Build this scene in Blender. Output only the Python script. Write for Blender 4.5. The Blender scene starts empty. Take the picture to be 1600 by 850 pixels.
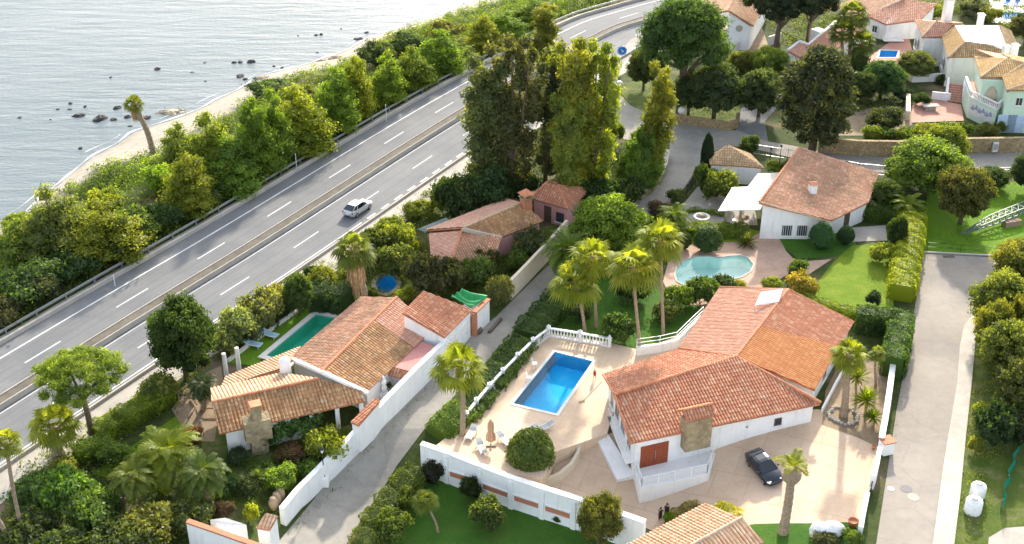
import bpy, bmesh, math, random
import numpy as np
from mathutils import Vector, Matrix

R = math.radians
scene = bpy.context.scene
col = scene.collection
rnd = random.Random(7)
rng = np.random.default_rng(11)

# ------------------------------------------------------------------ camera
CAM_H, PITCH = 72.0, 30.0
FPX = 1160.0 / math.tan(R(30.0))          # focal length for a 1600 px wide picture
cam = bpy.data.objects.new('camera', bpy.data.cameras.new('camera'))
col.objects.link(cam)
cam.location = (0, 0, CAM_H)
cam.rotation_euler = (R(90 - PITCH), 0, 0)
cam.data.sensor_width = 36.0
cam.data.lens = 36.0 * FPX / 1600.0
cam.data.clip_start = 1.0
cam.data.clip_end = 20000.0
scene.camera = cam

# ------------------------------------------------------------------ sky and sun
SUN_EL, SUN_ROT = 25.0, 13.0              # sun behind the scene, a little to the right
world = bpy.data.worlds.new('World')
scene.world = world
world.use_nodes = True
wn = world.node_tree
wn.nodes.clear()
sky = wn.nodes.new('ShaderNodeTexSky')
sky.sky_type = 'NISHITA'
sky.sun_disc = False
sky.sun_elevation = R(SUN_EL)
sky.sun_rotation = R(SUN_ROT)
sky.air_density = 1.0
sky.dust_density = 2.0
sky.ozone_density = 0.6
bg = wn.nodes.new('ShaderNodeBackground')
bg.inputs['Strength'].default_value = 0.15
wo = wn.nodes.new('ShaderNodeOutputWorld')
hs = wn.nodes.new('ShaderNodeHueSaturation')          # hazy, half-veiled sky
hs.inputs['Saturation'].default_value = 0.55
wn.links.new(sky.outputs[0], hs.inputs['Color'])
wn.links.new(hs.outputs[0], bg.inputs['Color'])
wn.links.new(bg.outputs[0], wo.inputs['Surface'])

sl = bpy.data.lights.new('sun', 'SUN')
sl.energy = 2.45
sl.angle = R(1.8)
sl.color = (1.0, 0.91, 0.77)
sun = bpy.data.objects.new('sun', sl)
col.objects.link(sun)
SUN_DIR = Vector((math.cos(R(SUN_EL)) * math.sin(R(SUN_ROT)), math.cos(R(SUN_EL)) * math.cos(R(SUN_ROT)), math.sin(R(SUN_EL))))
sun.location = SUN_DIR * 300
sun.rotation_euler = SUN_DIR.to_track_quat('Z', 'Y').to_euler()

scene.view_settings.view_transform = 'Standard'
scene.view_settings.look = 'None'
scene.view_settings.exposure = 1.86
scene.view_settings.gamma = 1.0
scene.view_settings.use_curve_mapping = False
scene.cycles.max_bounces = 8
scene.cycles.transparent_max_bounces = 12
scene.cycles.use_denoising = True

# ------------------------------------------------------------------ terrain
def catmull(pts, step=2.0, closed=False):
    pts = [np.array(p, float) for p in pts]
    n = len(pts)
    out = []
    rngi = range(n) if closed else range(n - 1)
    for i in rngi:
        if closed:
            a, b, c, d = pts[(i - 1) % n], pts[i], pts[(i + 1) % n], pts[(i + 2) % n]
        else:
            a = pts[i - 1] if i > 0 else 2 * pts[i] - pts[i + 1]
            b, c = pts[i], pts[i + 1]
            d = pts[i + 2] if i + 2 < n else 2 * pts[i + 1] - pts[i]
        m = max(1, int(np.linalg.norm(c - b) / step))
        for k in range(m):
            t = k / m
            out.append(0.5 * ((2 * b) + (c - a) * t + (2 * a - 5 * b + 4 * c - d) * t * t + (3 * b - a - 3 * c + d) * t ** 3))
    if not closed:
        out.append(pts[-1])
    return np.array(out)

ROAD = catmull([(-150, -71), (-90, 29.5), (-43.6, 107.8), (-29.2, 131.6), (-6.7, 170), (13.6, 200.5), (22, 209.3), (36, 219.5), (62, 233), (110, 248), (220, 270), (420, 300)], 2.0)
_seg = np.diff(ROAD, axis=0)
_len = np.linalg.norm(_seg, axis=1)
ROAD_S = np.concatenate([[0], np.cumsum(_len)])
_tan = np.gradient(ROAD, axis=0)
_tan /= np.linalg.norm(_tan, axis=1)[:, None]
ROAD_N = np.stack([_tan[:, 1], -_tan[:, 0]], 1)      # to the right, inland

def road_sd(x, y):
    """station along the highway and signed distance from its median (right = inland = positive)"""
    x = np.asarray(x, float); y = np.asarray(y, float)
    sh = x.shape
    p = np.stack([x.ravel(), y.ravel()], 1)
    s = np.empty(len(p)); d = np.empty(len(p))
    for k in range(0, len(p), 20000):
        q = p[k:k + 20000]
        i = np.argmin(((q[:, None, :] - ROAD[None]) ** 2).sum(2), 1)
        r = q - ROAD[i]
        d[k:k + 20000] = (r * ROAD_N[i]).sum(1)
        s[k:k + 20000] = ROAD_S[i] + (r * _tan[i]).sum(1)
    return s.reshape(sh), d.reshape(sh)

def road_at(s, d, z=0.0):
    c = np.array([np.interp(s, ROAD_S, ROAD[:, k]) for k in (0, 1)])
    n = np.array([np.interp(s, ROAD_S, ROAD_N[:, k]) for k in (0, 1)])
    p = c + n / np.linalg.norm(n) * d
    return Vector((p[0], p[1], z))

_cp, _sp = math.cos(R(PITCH)), math.sin(R(PITCH))
def Q(x, y, z=0.0):
    """where the sight line of photo pixel (x, y) meets height z"""
    u, v = x - 800, y - 425
    k = (CAM_H - z) / (FPX * _sp + v * _cp)
    return Vector((u * k, (FPX * _cp - v * _sp) * k, z))

SEA_Z = -5.0
_sh = [Q(*p, SEA_Z) for p in [(0, 355), (60, 315), (110, 275), (165, 235), (205, 207), (330, 165), (420, 115), (530, 85), (580, 60), (700, 20), (740, 0)]]
_vg = [Q(*p, -3.5) for p in [(0, 368), (60, 322), (160, 258), (245, 240), (290, 212), (340, 182), (440, 127), (510, 102), (560, 92), (600, 58), (720, 18), (770, 2)]]
def _edge(pts):
    s, d = road_sd([p.x for p in pts], [p.y for p in pts])
    o = np.argsort(s)
    return s[o], -d[o]
SH_S, SH_D = _edge(_sh)
VG_S, VG_D = _edge(_vg)

def smooth(t):
    t = np.clip(t, 0, 1)
    return t * t * (3 - 2 * t)

def T(x, y):
    x = np.asarray(x, float); y = np.asarray(y, float)
    s, d = road_sd(x, y)
    D = -d
    wob = 0.7 * np.sin(s * 0.21) + 0.5 * np.sin(s * 0.53 + 1)
    ds = np.interp(s, SH_S, SH_D) + wob * 0.5
    dv = np.minimum(np.interp(s, VG_S, VG_D) + wob * 0.4, ds - 0.8)
    e0 = 9.2
    a = np.clip((D - e0) / np.maximum(dv - e0, 1), 0, 1)
    mound = np.sin(a * math.pi) * (0.5 * np.sin(s * 0.31 + D * 0.4) + 0.35 * np.sin(s * 0.13 - D * 0.7))
    h = -3.5 * a ** 1.3 + mound * 0.9
    b = np.clip((D - dv) / np.maximum(ds - dv, .5), 0, 1)
    h = np.where(D > dv, -3.5 - 1.5 * b, h)
    h = np.where(D > ds, -5 - np.minimum((D - ds) * 0.09, 6), h)
    h = np.where(D < e0, 0, h)
    A = smooth((x + 26) / 12) * (1 - smooth((x - 11) / 17))
    B = 1 - smooth((y - 88) / 10)
    return h + np.where(D < 0, -2.5 * A * B, 0)

def Tz(x, y):
    return float(T(np.array([x]), np.array([y]))[0])

def P(x, y, lift=0.0):
    """the terrain point seen at photo pixel (x, y)"""
    z = 0.0
    for k in range(14):
        p = Q(x, y, z)
        zn = Tz(p.x, p.y)
        if abs(zn - z) < 1e-3:
            break
        z = 0.5 * (z + zn)
    p = Q(x, y, zn)
    return Vector((p.x, p.y, Tz(p.x, p.y) + lift))

def depth(p):
    return p.y * _cp - (p.z - CAM_H) * _sp

def height_to(p, ypx):
    """height above p at which the plumb line over p reaches photo row ypx"""
    lo, hi = 0.0, 60.0
    for k in range(40):
        m = (lo + hi) / 2
        q = Vector((p.x, p.y, p.z + m))
        up = q.y * _sp + (q.z - CAM_H) * _cp
        y = 425 - FPX * up / depth(q)
        if y > ypx: lo = m
        else: hi = m
    return lo

def width_of(p, wpx):
    return wpx * depth(p) / FPX

# ------------------------------------------------------------------ object helpers
ORG = {}
def tag(o, label=None, cat=None, group=None, kind=None):
    if label: o['label'] = label
    if cat: o['category'] = cat
    if group: o['group'] = group
    if kind: o['kind'] = kind
    return o

def empty(name, loc, label=None, cat=None, group=None, rz=0.0):
    o = bpy.data.objects.new(name, None)
    o.empty_display_size = 0.5
    col.objects.link(o)
    o.location = loc
    o.rotation_euler = (0, 0, rz)
    ORG[o.name] = Vector(loc)
    return tag(o, label, cat, group)

def link(name, me, parent=None, loc=(0, 0, 0), mat=None):
    o = bpy.data.objects.new(name, me)
    col.objects.link(o)
    o.location = loc
    if parent: o.parent = parent
    return o

class MB:
    """collects pieces of ONE mesh"""
    def __init__(s): s.v = []; s.f = []; s.m = []; s.mi = 0
    def add(s, vs, fs):
        b = len(s.v)
        s.v += [tuple(v) for v in vs]
        s.f += [tuple(b + i for i in f) for f in fs]
        s.m += [s.mi] * len(fs)
        return s
    def box(s, c, size, rz=0.0, M=None):
        x, y, z = (k / 2 for k in size)
        vs = [Vector((i * x, j * y, k * z)) for k in (-1, 1) for j in (-1, 1) for i in (-1, 1)]
        m = Matrix.Rotation(rz, 3, 'Z') if M is None else M
        vs = [m @ v + Vector(c) for v in vs]
        return s.add(vs, [(0, 2, 3, 1), (4, 5, 7, 6), (0, 1, 5, 4), (2, 6, 7, 3), (0, 4, 6, 2), (1, 3, 7, 5)])
    def bar(s, a, b, w, h, up=(0, 0, 1)):
        a = Vector(a); b = Vector(b); d = b - a; L = d.length
        if L < 1e-6: return s
        x = d / L; y = Vector(up).cross(x)
        if y.length < 1e-4: y = Vector((1, 0, 0)).cross(x)
        y.normalize(); z = x.cross(y)
        M = Matrix((x, y, z)).transposed()
        return s.box((a + b) / 2, (L, w, h), M=M)
    def prism(s, poly, z0, z1):
        n = len(poly)
        z0 = z0 if hasattr(z0, '__len__') else [z0] * n
        z1 = z1 if hasattr(z1, '__len__') else [z1] * n
        vs = [(p[0], p[1], z0[i]) for i, p in enumerate(poly)] + [(p[0], p[1], z1[i]) for i, p in enumerate(poly)]
        fs = [(i, (i + 1) % n, n + (i + 1) % n, n + i) for i in range(n)]
        fs += [tuple(range(n, 2 * n)), tuple(range(n - 1, -1, -1))]
        return s.add(vs, fs)
    def tube(s, pts, rad, n=8, cap=True):
        pts = [Vector(p) for p in pts]
        rad = rad if hasattr(rad, '__len__') else [rad] * len(pts)
        vs = []; fs = []
        for i, p in enumerate(pts):
            t = (pts[min(i + 1, len(pts) - 1)] - pts[max(i - 1, 0)]).normalized()
            a = t.cross(Vector((0, 0, 1)) if abs(t.z) < .95 else Vector((1, 0, 0))).normalized()
            b = t.cross(a)
            for k in range(n):
                w = 2 * math.pi * k / n
                vs.append(p + (a * math.cos(w) + b * math.sin(w)) * rad[i])
        for i in range(len(pts) - 1):
            for k in range(n):
                fs.append((i * n + k, i * n + (k + 1) % n, (i + 1) * n + (k + 1) % n, (i + 1) * n + k))
        if cap:
            fs.append(tuple(range(n - 1, -1, -1)))
            fs.append(tuple((len(pts) - 1) * n + k for k in range(n)))
        return s.add(vs, fs)
    def lathe(s, prof, n=16, c=(0, 0, 0), wob=None, cap=True):
        vs = []; fs = []
        for i, (r, z) in enumerate(prof):
            for k in range(n):
                w = 2 * math.pi * k / n
                q = r * (wob(k, i) if wob else 1)
                vs.append((c[0] + q * math.cos(w), c[1] + q * math.sin(w), c[2] + z))
        for i in range(len(prof) - 1):
            for k in range(n):
                fs.append((i * n + k, i * n + (k + 1) % n, (i + 1) * n + (k + 1) % n, (i + 1) * n + k))
        if cap: fs += [tuple(range(n - 1, -1, -1)), tuple((len(prof) - 1) * n + k for k in range(n))]
        return s.add(vs, fs)
    def ball(s, c, r, nu=12, nv=8, jit=0.0, seed=0):
        g = random.Random(seed)
        r = r if hasattr(r, '__len__') else (r, r, r)
        vs = [(c[0], c[1], c[2] - r[2])]
        for j in range(1, nv):
            a = -math.pi / 2 + math.pi * j / nv
            for i in range(nu):
                w = 2 * math.pi * i / nu; q = 1 + jit * (g.random() - .5) * 2
                vs.append((c[0] + r[0] * math.cos(a) * math.cos(w) * q, c[1] + r[1] * math.cos(a) * math.sin(w) * q, c[2] + r[2] * math.sin(a) * q))
        vs.append((c[0], c[1], c[2] + r[2]))
        fs = [(0, 1 + (i + 1) % nu, 1 + i) for i in range(nu)]
        for j in range(nv - 2):
            for i in range(nu):
                a = 1 + j * nu
                fs.append((a + i, a + (i + 1) % nu, a + nu + (i + 1) % nu, a + nu + i))
        t = len(vs) - 1; a = 1 + (nv - 2) * nu
        fs += [(a + i, a + (i + 1) % nu, t) for i in range(nu)]
        return s.add(vs, fs)
    def mesh(s, name, mats, smooth=False, org=None):
        me = bpy.data.meshes.new(name)
        o = org or Vector((0, 0, 0))
        me.from_pydata([(v[0] - o[0], v[1] - o[1], v[2] - o[2]) for v in s.v], [], s.f)
        for m in (mats if isinstance(mats, (list, tuple)) else [mats]): me.materials.append(m)
        if any(s.m): me.polygons.foreach_set('material_index', s.m)
        if smooth: me.polygons.foreach_set('use_smooth', [True] * len(me.polygons))
        me.validate(); me.update()
        return me
    def build(s, name, mats, parent=None, smooth=False, bevel=0.0, loc=None):
        """links the mesh; vertices are in world space, or local when loc is given"""
        if loc is not None:
            o = link(name, s.mesh(name, mats, smooth), parent, loc)
            ORG[o.name] = Vector(loc)
        else:
            org = ORG.get(parent.name, Vector()) if parent else None
            if parent is None and s.v:
                a = np.array(s.v); org = Vector(((a[:, 0].min() + a[:, 0].max()) / 2, (a[:, 1].min() + a[:, 1].max()) / 2, a[:, 2].min()))
            o = link(name, s.mesh(name, mats, smooth, org), parent, org if parent is None else (0, 0, 0))
            ORG[o.name] = org
        if bevel:
            b = o.modifiers.new('bevel', 'BEVEL'); b.width = bevel; b.segments = 2; b.limit_method = 'ANGLE'
        return o

def np_mesh(name, V, F, mats, tint=None, smooth=False):
    """V (n,3), F (m,4) quads"""
    me = bpy.data.meshes.new(name)
    k = F.shape[1]
    me.vertices.add(len(V)); me.vertices.foreach_set('co', V.astype(np.float32).ravel())
    me.loops.add(F.size); me.loops.foreach_set('vertex_index', F.astype(np.int32).ravel())
    me.polygons.add(len(F)); me.polygons.foreach_set('loop_start', np.arange(0, F.size, k, dtype=np.int32))
    for m in (mats if isinstance(mats, (list, tuple)) else [mats]): me.materials.append(m)
    if tint is not None:
        at = me.attributes.new('tint', 'FLOAT', 'POINT'); at.data.foreach_set('value', tint.astype(np.float32))
    if smooth: me.polygons.foreach_set('use_smooth', np.ones(len(F), bool))
    me.update(); me.validate()
    return me

def inside(poly, x, y):
    c = False; n = len(poly); j = n - 1
    for i in range(n):
        xi, yi = poly[i][0], poly[i][1]; xj, yj = poly[j][0], poly[j][1]
        if (yi > y) != (yj > y) and x < (xj - xi) * (y - yi) / (yj - yi) + xi: c = not c
        j = i
    return c

def cut_hole(bm, poly):
    """cuts the polygon out of a sheet"""
    xs = [p[0] for p in poly]; ys = [p[1] for p in poly]
    n = len(poly)
    for i in range(n):
        a = Vector((poly[i][0], poly[i][1], 0)); b = Vector((poly[(i + 1) % n][0], poly[(i + 1) % n][1], 0))
        d = b - a
        lo = (min(a.x, b.x) - .5, min(a.y, b.y) - .5); hi = (max(a.x, b.x) + .5, max(a.y, b.y) + .5)
        fs = [f for f in bm.faces if min(v.co.x for v in f.verts) < hi[0] and max(v.co.x for v in f.verts) > lo[0] and min(v.co.y for v in f.verts) < hi[1] and max(v.co.y for v in f.verts) > lo[1]]
        g = list({e for f in fs for e in f.edges}) + list({v for f in fs for v in f.verts}) + fs
        bmesh.ops.bisect_plane(bm, geom=g, dist=1e-4, plane_co=a, plane_no=Vector((-d.y, d.x, 0)))
    dead = [f for f in bm.faces if min(xs) < f.calc_center_median().x < max(xs) and min(ys) < f.calc_center_median().y < max(ys) and inside(poly, f.calc_center_median().x, f.calc_center_median().y)]
    bmesh.ops.delete(bm, geom=dead, context='FACES')

def patch(name, pts, mat, lift, step=1.5, holes=(), z=None, kind='structure', label=None, cat=None, drop=0.0):
    """a sheet laid over the terrain (or flat at z), edges in plan given as world points"""
    bm = bmesh.new()
    f = bm.faces.new([bm.verts.new((p[0], p[1], 0)) for p in pts])
    f.normal_update()
    if f.normal.z < 0: f.normal_flip()
    bmesh.ops.triangulate(bm, faces=bm.faces[:])
    xs = [p[0] for p in pts]; ys = [p[1] for p in pts]
    if z is None and step:
        for ax, (lo, hi) in enumerate(((min(xs), max(xs)), (min(ys), max(ys)))):
            k = math.ceil(lo / step)
            while k * step < hi:
                co = [0, 0, 0]; no = [0, 0, 0]; co[ax] = k * step; no[ax] = 1
                bmesh.ops.bisect_plane(bm, geom=bm.faces[:] + bm.edges[:] + bm.verts[:], dist=1e-4, plane_co=co, plane_no=no)
                k += 1
    for h in holes: cut_hole(bm, h)
    zs = T([v.co.x for v in bm.verts], [v.co.y for v in bm.verts]) if z is None else [z] * len(bm.verts)
    for v, q in zip(bm.verts, zs): v.co.z = float(q) + lift
    if drop:
        ed = [e for e in bm.edges if e.is_boundary]
        r = bmesh.ops.extrude_edge_only(bm, edges=ed)
        for v in r['geom']:
            if isinstance(v, bmesh.types.BMVert): v.co.z -= drop
    me = bpy.data.meshes.new(name)
    bm.to_mesh(me); bm.free()
    me.materials.append(mat)
    o = link(name, me)
    ORG[o.name] = Vector()
    return tag(o, label, cat, None, kind)

def pp(*px, lift=0.0):
    return [P(x, y, lift) for x, y in px]
# ------------------------------------------------------------------ materials
class N:
    def __init__(s, name):
        s.m = bpy.data.materials.new(name); s.m.use_nodes = True
        s.t = s.m.node_tree; s.t.nodes.clear()
        s.out = s.t.nodes.new('ShaderNodeOutputMaterial')
    def n(s, typ, **kw):
        o = s.t.nodes.new('ShaderNode' + typ)
        for k, v in kw.items():
            if k in o.inputs.keys(): s.set(o, k, v)
            else: setattr(o, k, v)
        return o
    def set(s, o, k, v):
        if isinstance(v, bpy.types.NodeSocket): s.t.links.new(v, o.inputs[k])
        else:
            if isinstance(v, tuple) and len(v) == 3 and o.inputs[k].type == 'RGBA': v = v + (1,)
            o.inputs[k].default_value = v
    def math(s, op, a, b=0.0):
        o = s.n('Math', operation=op); s.set(o, 0, a); s.set(o, 1, b); return o.outputs[0]
    def mix(s, f, a, b, bt='MIX'):
        o = s.n('Mix', data_type='RGBA', blend_type=bt); s.set(o, 0, f); s.set(o, 6, a); s.set(o, 7, b); return o.outputs[2]
    def noise(s, vec, scale, detail=4.0, rough=0.55, dim=None):
        o = s.n('TexNoise'); s.set(o, 'Vector', vec); s.set(o, 'Scale', scale); s.set(o, 'Detail', detail); s.set(o, 'Roughness', rough)
        return o.outputs['Fac']
    def ramp(s, f, lo, hi, a=0.0, b=1.0):
        o = s.n('MapRange'); s.set(o, 'Value', f); s.set(o, 'From Min', lo); s.set(o, 'From Max', hi); s.set(o, 'To Min', a); s.set(o, 'To Max', b)
        return o.outputs[0]
    def bump(s, h, strength=0.3, dist=0.05):
        o = s.n('Bump'); s.set(o, 'Height', h); s.set(o, 'Strength', strength); s.set(o, 'Distance', dist); return o.outputs[0]
    def pos(s): return s.n('NewGeometry').outputs['Position']
    def done(s, base, rough=0.8, normal=None, metal=0.0, spec=0.3, **kw):
        p = s.n('BsdfPrincipled'); s.set(p, 'Base Color', base); s.set(p, 'Roughness', rough); s.set(p, 'Metallic', metal)
        s.set(p, 'Specular IOR Level', spec)
        for k, v in kw.items(): s.set(p, k.replace('_', ' '), v)
        if normal is not None: s.set(p, 'Normal', normal)
        s.t.links.new(p.outputs[0], s.out.inputs[0])
        return s.m

def plain(name, c, rough=0.6, metal=0.0, var=0.12, scale=3.0, spec=0.4):
    n = N(name); p = n.n('TexCoord').outputs['Object']
    f = n.noise(p, scale)
    c2 = tuple(x * (1 - var) for x in c); c1 = tuple(min(1, x * (1 + var)) for x in c)
    return n.done(n.mix(n.ramp(f, .3, .7), c2, c1), rough, metal=metal, spec=spec)

def plaster(name, c, dirt=(0.42, 0.37, 0.30), amt=0.35):
    n = N(name); p = n.pos()
    f = n.noise(p, 0.7, 5); g = n.noise(p, 3.5, 6)
    base = n.mix(n.ramp(f, .35, .7), c, tuple(x * 0.9 for x in c))
    st = n.n('Mapping'); n.set(st, 'Vector', p); st.inputs['Scale'].default_value = (1.6, 1.6, 0.25)
    d = n.noise(st.outputs[0], 1.4, 6, .65)
    base = n.mix(n.math('MULTIPLY', n.ramp(d, .52, .8), amt), base, dirt)
    return n.done(base, .85, n.bump(g, .15, .02))

def surf(name, c1, c2, s1=.35, s2=3.0, stain=None, stain_amt=0.3, rough=.9, crack=0.0, grain=25.0, bumpd=.01, joint=0.0, tracks=False):
    """roads, paving and bare ground"""
    n = N(name); p = n.pos()
    a = n.noise(p, s1, 5, .6); b = n.noise(p, s2, 6, .65); g = n.noise(p, grain, 3)
    base = n.mix(n.ramp(n.math('ADD', n.math('MULTIPLY', a, .65), n.math('MULTIPLY', b, .35)), .36, .64), c1, c2)
    base = n.mix(n.ramp(g, .3, .7, .0, .22), base, tuple(x * .6 for x in c1))
    if stain:
        q = n.noise(p, s1 * .55 + .05, 6, .7)
        base = n.mix(n.math('MULTIPLY', n.ramp(q, .52, .66), stain_amt), base, stain)
    if crack:
        w = n.n('TexVoronoi', feature='DISTANCE_TO_EDGE'); dist = n.n('VectorMath', operation='ADD')
        nz = n.n('TexNoise'); n.set(nz, 'Vector', p); n.set(nz, 'Scale', .8); n.set(nz, 'Detail', 4.0)
        n.set(dist, 0, p); n.set(dist, 1, nz.outputs['Color'])
        n.set(w, 'Vector', dist.outputs[0]); n.set(w, 'Scale', .16)
        base = n.mix(n.math('MULTIPLY', n.ramp(w.outputs['Distance'], .0, .012, 1, 0), crack), base, tuple(x * .45 for x in c1))
    if joint:
        mp = n.n('Mapping'); n.set(mp, 'Vector', p); mp.inputs['Rotation'].default_value = (0, 0, .42)
        br = n.n('TexBrick'); n.set(br, 'Vector', mp.outputs[0]); n.set(br, 'Scale', joint); n.set(br, 'Mortar Size', .006); n.set(br, 'Brick Width', .5); n.set(br, 'Row Height', .5)
        base = n.mix(n.math('MULTIPLY', br.outputs['Fac'], .4), base, tuple(x * .55 for x in c1))
    if tracks:                                  # tyre-polished wheel paths and the oil line between them
        d = n.n('Attribute', attribute_name='across').outputs['Fac']
        for lane in (-4.98, -2.32, 2.52, 5.6):
            for o, w_, k in ((-.72, .34, .34), (.72, .34, .34), (0, .3, .18)):
                e = n.math('ABSOLUTE', n.math('SUBTRACT', d, lane + o))
                base = n.mix(n.math('MULTIPLY', n.math('MULTIPLY', n.ramp(e, w_, 0, 0, k), n.ramp(b, .3, .6, .4, 1)), 1), base, tuple(x * .62 for x in c1))
    return n.done(base, rough, n.bump(g, .25, bumpd), spec=.25)

def grassmat(name, c1, c2, dry=(0.16, 0.13, 0.05), dry_amt=.3, s=.5):
    n = N(name); p = n.pos()
    a = n.noise(p, s, 5, .6); b = n.noise(p, 4.0, 5, .7); g = n.noise(p, 18.0, 3, .7)
    base = n.mix(n.ramp(n.math('ADD', n.math('MULTIPLY', a, .6), n.math('MULTIPLY', b, .4)), .35, .65), c1, c2)
    base = n.mix(n.math('MULTIPLY', n.ramp(n.noise(p, s * .8 + .1, 6, .7), .5, .7), dry_amt), base, dry)
    base = n.mix(n.ramp(g, .35, .65, 0, .55), base, tuple(x * .45 for x in c1))
    p2 = n.n('BsdfPrincipled'); 
    return n.done(base, .95, n.bump(n.math('ADD', g, b), .8, .12), spec=.15)

def tilemat(name, c1, c2, c3, weather=(0.20, 0.13, 0.07), w_amt=.5, pitch=.30, course=.42, white=.0):
    n = N(name)
    uv = n.n('UVMap').outputs[0]
    sep = n.n('SeparateXYZ'); n.set(sep, 0, uv)
    u = n.math('FLOOR', n.math('DIVIDE', sep.outputs[0], pitch)); v = n.math('FLOOR', n.math('DIVIDE', sep.outputs[1], course))
    cmb = n.n('CombineXYZ'); n.set(cmb, 0, u); n.set(cmb, 1, v)
    wn_ = n.n('TexWhiteNoise', noise_dimensions='2D'); n.set(wn_, 'Vector', cmb.outputs[0])
    r = wn_.outputs['Value']
    base = n.mix(n.ramp(r, 0, .6), c1, c2)
    base = n.mix(n.ramp(r, .62, 1.0), base, c3)
    p = n.pos()
    a = n.noise(p, .45, 6, .65); b = n.noise(p, 2.2, 6, .7)
    k = n.ramp(n.math('ADD', n.math('MULTIPLY', a, .6), n.math('MULTIPLY', b, .4)), .45, .62)
    base = n.mix(n.math('MULTIPLY', k, w_amt), base, weather)
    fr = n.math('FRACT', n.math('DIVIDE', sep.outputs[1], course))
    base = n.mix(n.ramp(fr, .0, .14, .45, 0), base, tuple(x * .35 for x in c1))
    fu = n.math('ABSOLUTE', n.math('SUBTRACT', n.math('FRACT', n.math('DIVIDE', sep.outputs[0], pitch)), .5))
    base = n.mix(n.ramp(fu, .36, .5, 0, .55), base, tuple(x * .30 for x in weather))   # darker along the channels between tile columns
    if white:
        lime = n.n('TexWhiteNoise', noise_dimensions='2D'); sh = n.n('VectorMath', operation='ADD'); n.set(sh, 0, cmb.outputs[0]); sh.inputs[1].default_value = (31.3, 7.7, 0); n.set(lime, 'Vector', sh.outputs[0])
        base = n.mix(n.math('MULTIPLY', n.ramp(lime.outputs['Value'], 1 - white, 1 - white + .02), .5), base, (.55, .44, .35))
    return n.done(base, .85, n.bump(b, .2, .02), spec=.2)

def stonemat(name, c1, c2, mortar, scale=3.0):
    n = N(name); p = n.pos()
    v = n.n('TexVoronoi'); n.set(v, 'Vector', p); n.set(v, 'Scale', scale)
    e = n.n('TexVoronoi', feature='DISTANCE_TO_EDGE'); n.set(e, 'Vector', p); n.set(e, 'Scale', scale)
    s = n.n('SeparateColor'); n.set(s, 0, v.outputs['Color'])
    base = n.mix(s.outputs[0], c1, c2)
    base = n.mix(n.ramp(e.outputs['Distance'], .02, .08, .8, 0), base, mortar)
    base = n.mix(n.ramp(n.noise(p, .9, 5), .45, .7, 0, .4), base, tuple(x * .5 for x in c1))
    return n.done(base, .9, n.bump(n.ramp(e.outputs['Distance'], 0, .15), .6, .05), spec=.2)

def foliage(name, trans=.45):
    n = N(name)
    oi = n.n('ObjectInfo')
    at = n.n('Attribute', attribute_name='tint')
    c = n.mix(1.0, oi.outputs['Color'], n.n('CombineColor').outputs[0], 'MULTIPLY')
    mm = [x for x in n.t.nodes if x.type == 'COMBINE_COLOR'][0]
    for k, w in ((0, 1.25), (1, 1.0), (2, .8)):
        n.set(mm, k, n.math('POWER', at.outputs['Fac'], w))
    d = n.n('BsdfDiffuse'); n.set(d, 'Color', c)
    tl = n.n('BsdfTranslucent'); n.set(tl, 'Color', n.mix(1.0, c, (1.5, 1.5, .42), 'MULTIPLY'))
    mx = n.n('MixShader'); n.set(mx, 0, trans); n.t.links.new(d.outputs[0], mx.inputs[1]); n.t.links.new(tl.outputs[0], mx.inputs[2])
    gl = n.n('BsdfGlossy'); n.set(gl, 'Roughness', .45); n.set(gl, 'Color', (.9, .95, .85))
    m2 = n.n('MixShader'); n.set(m2, 0, .012); n.t.links.new(mx.outputs[0], m2.inputs[1]); n.t.links.new(gl.outputs[0], m2.inputs[2])
    n.t.links.new(m2.outputs[0], n.out.inputs[0])
    return n.m

def watermat(name, tint, wave=6.0, strength=.018):
    n = N(name); p = n.pos()
    nm = n.bump(n.noise(p, wave, 3), strength, .1)
    fr = n.n('Fresnel', IOR=1.22); n.set(fr, 'Normal', nm)
    tr = n.n('BsdfTransparent'); n.set(tr, 'Color', tint)
    gl = n.n('BsdfGlossy'); n.set(gl, 'Roughness', .03); n.set(gl, 'Normal', nm)
    mx = n.n('MixShader'); n.set(mx, 0, n.math('MULTIPLY', fr.outputs[0], .4)); n.t.links.new(tr.outputs[0], mx.inputs[1]); n.t.links.new(gl.outputs[0], mx.inputs[2])
    n.t.links.new(mx.outputs[0], n.out.inputs[0])
    return n.m

def seamat():
    n = N('sea_water'); p = n.pos()
    mp = n.n('Mapping'); n.set(mp, 'Vector', p); mp.inputs['Rotation'].default_value = (0, 0, R(-64)); mp.inputs['Scale'].default_value = (.22, 1.0, 1)
    w1 = n.noise(mp.outputs[0], .55, 6, .62); w2 = n.noise(p, 1.6, 5, .6); w3 = n.noise(mp.outputs[0], .09, 3)
    h = n.math('ADD', n.math('MULTIPLY', w1, .75), n.math('ADD', n.math('MULTIPLY', w2, .16), n.math('MULTIPLY', w3, .4)))
    nm = n.bump(h, .32, 1.0)
    c = n.mix(n.ramp(n.noise(p, .03, 4), .35, .65), (.125, .155, .165), (.155, .18, .19))
    # sandy shallows show through near the shore
    return n.done(c, .2, nm, spec=.06, IOR=1.33)

def brickpave(name, c1, c2, mortar, scale=3.0):
    n = N(name); p = n.pos()
    b = n.n('TexBrick'); n.set(b, 'Vector', p); n.set(b, 'Scale', scale); n.set(b, 'Color1', c1 + (1,)); n.set(b, 'Color2', c2 + (1,)); n.set(b, 'Mortar', mortar + (1,)); n.set(b, 'Mortar Size', .03)
    base = n.mix(n.ramp(n.noise(p, .5, 6, .65), .4, .7, 0, .5), b.outputs['Color'], tuple(x * .65 for x in c1))
    base = n.mix(n.ramp(n.noise(p, 5, 4), .4, .7, 0, .25), base, c2)
    return n.done(base, .85, spec=.25)

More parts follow.
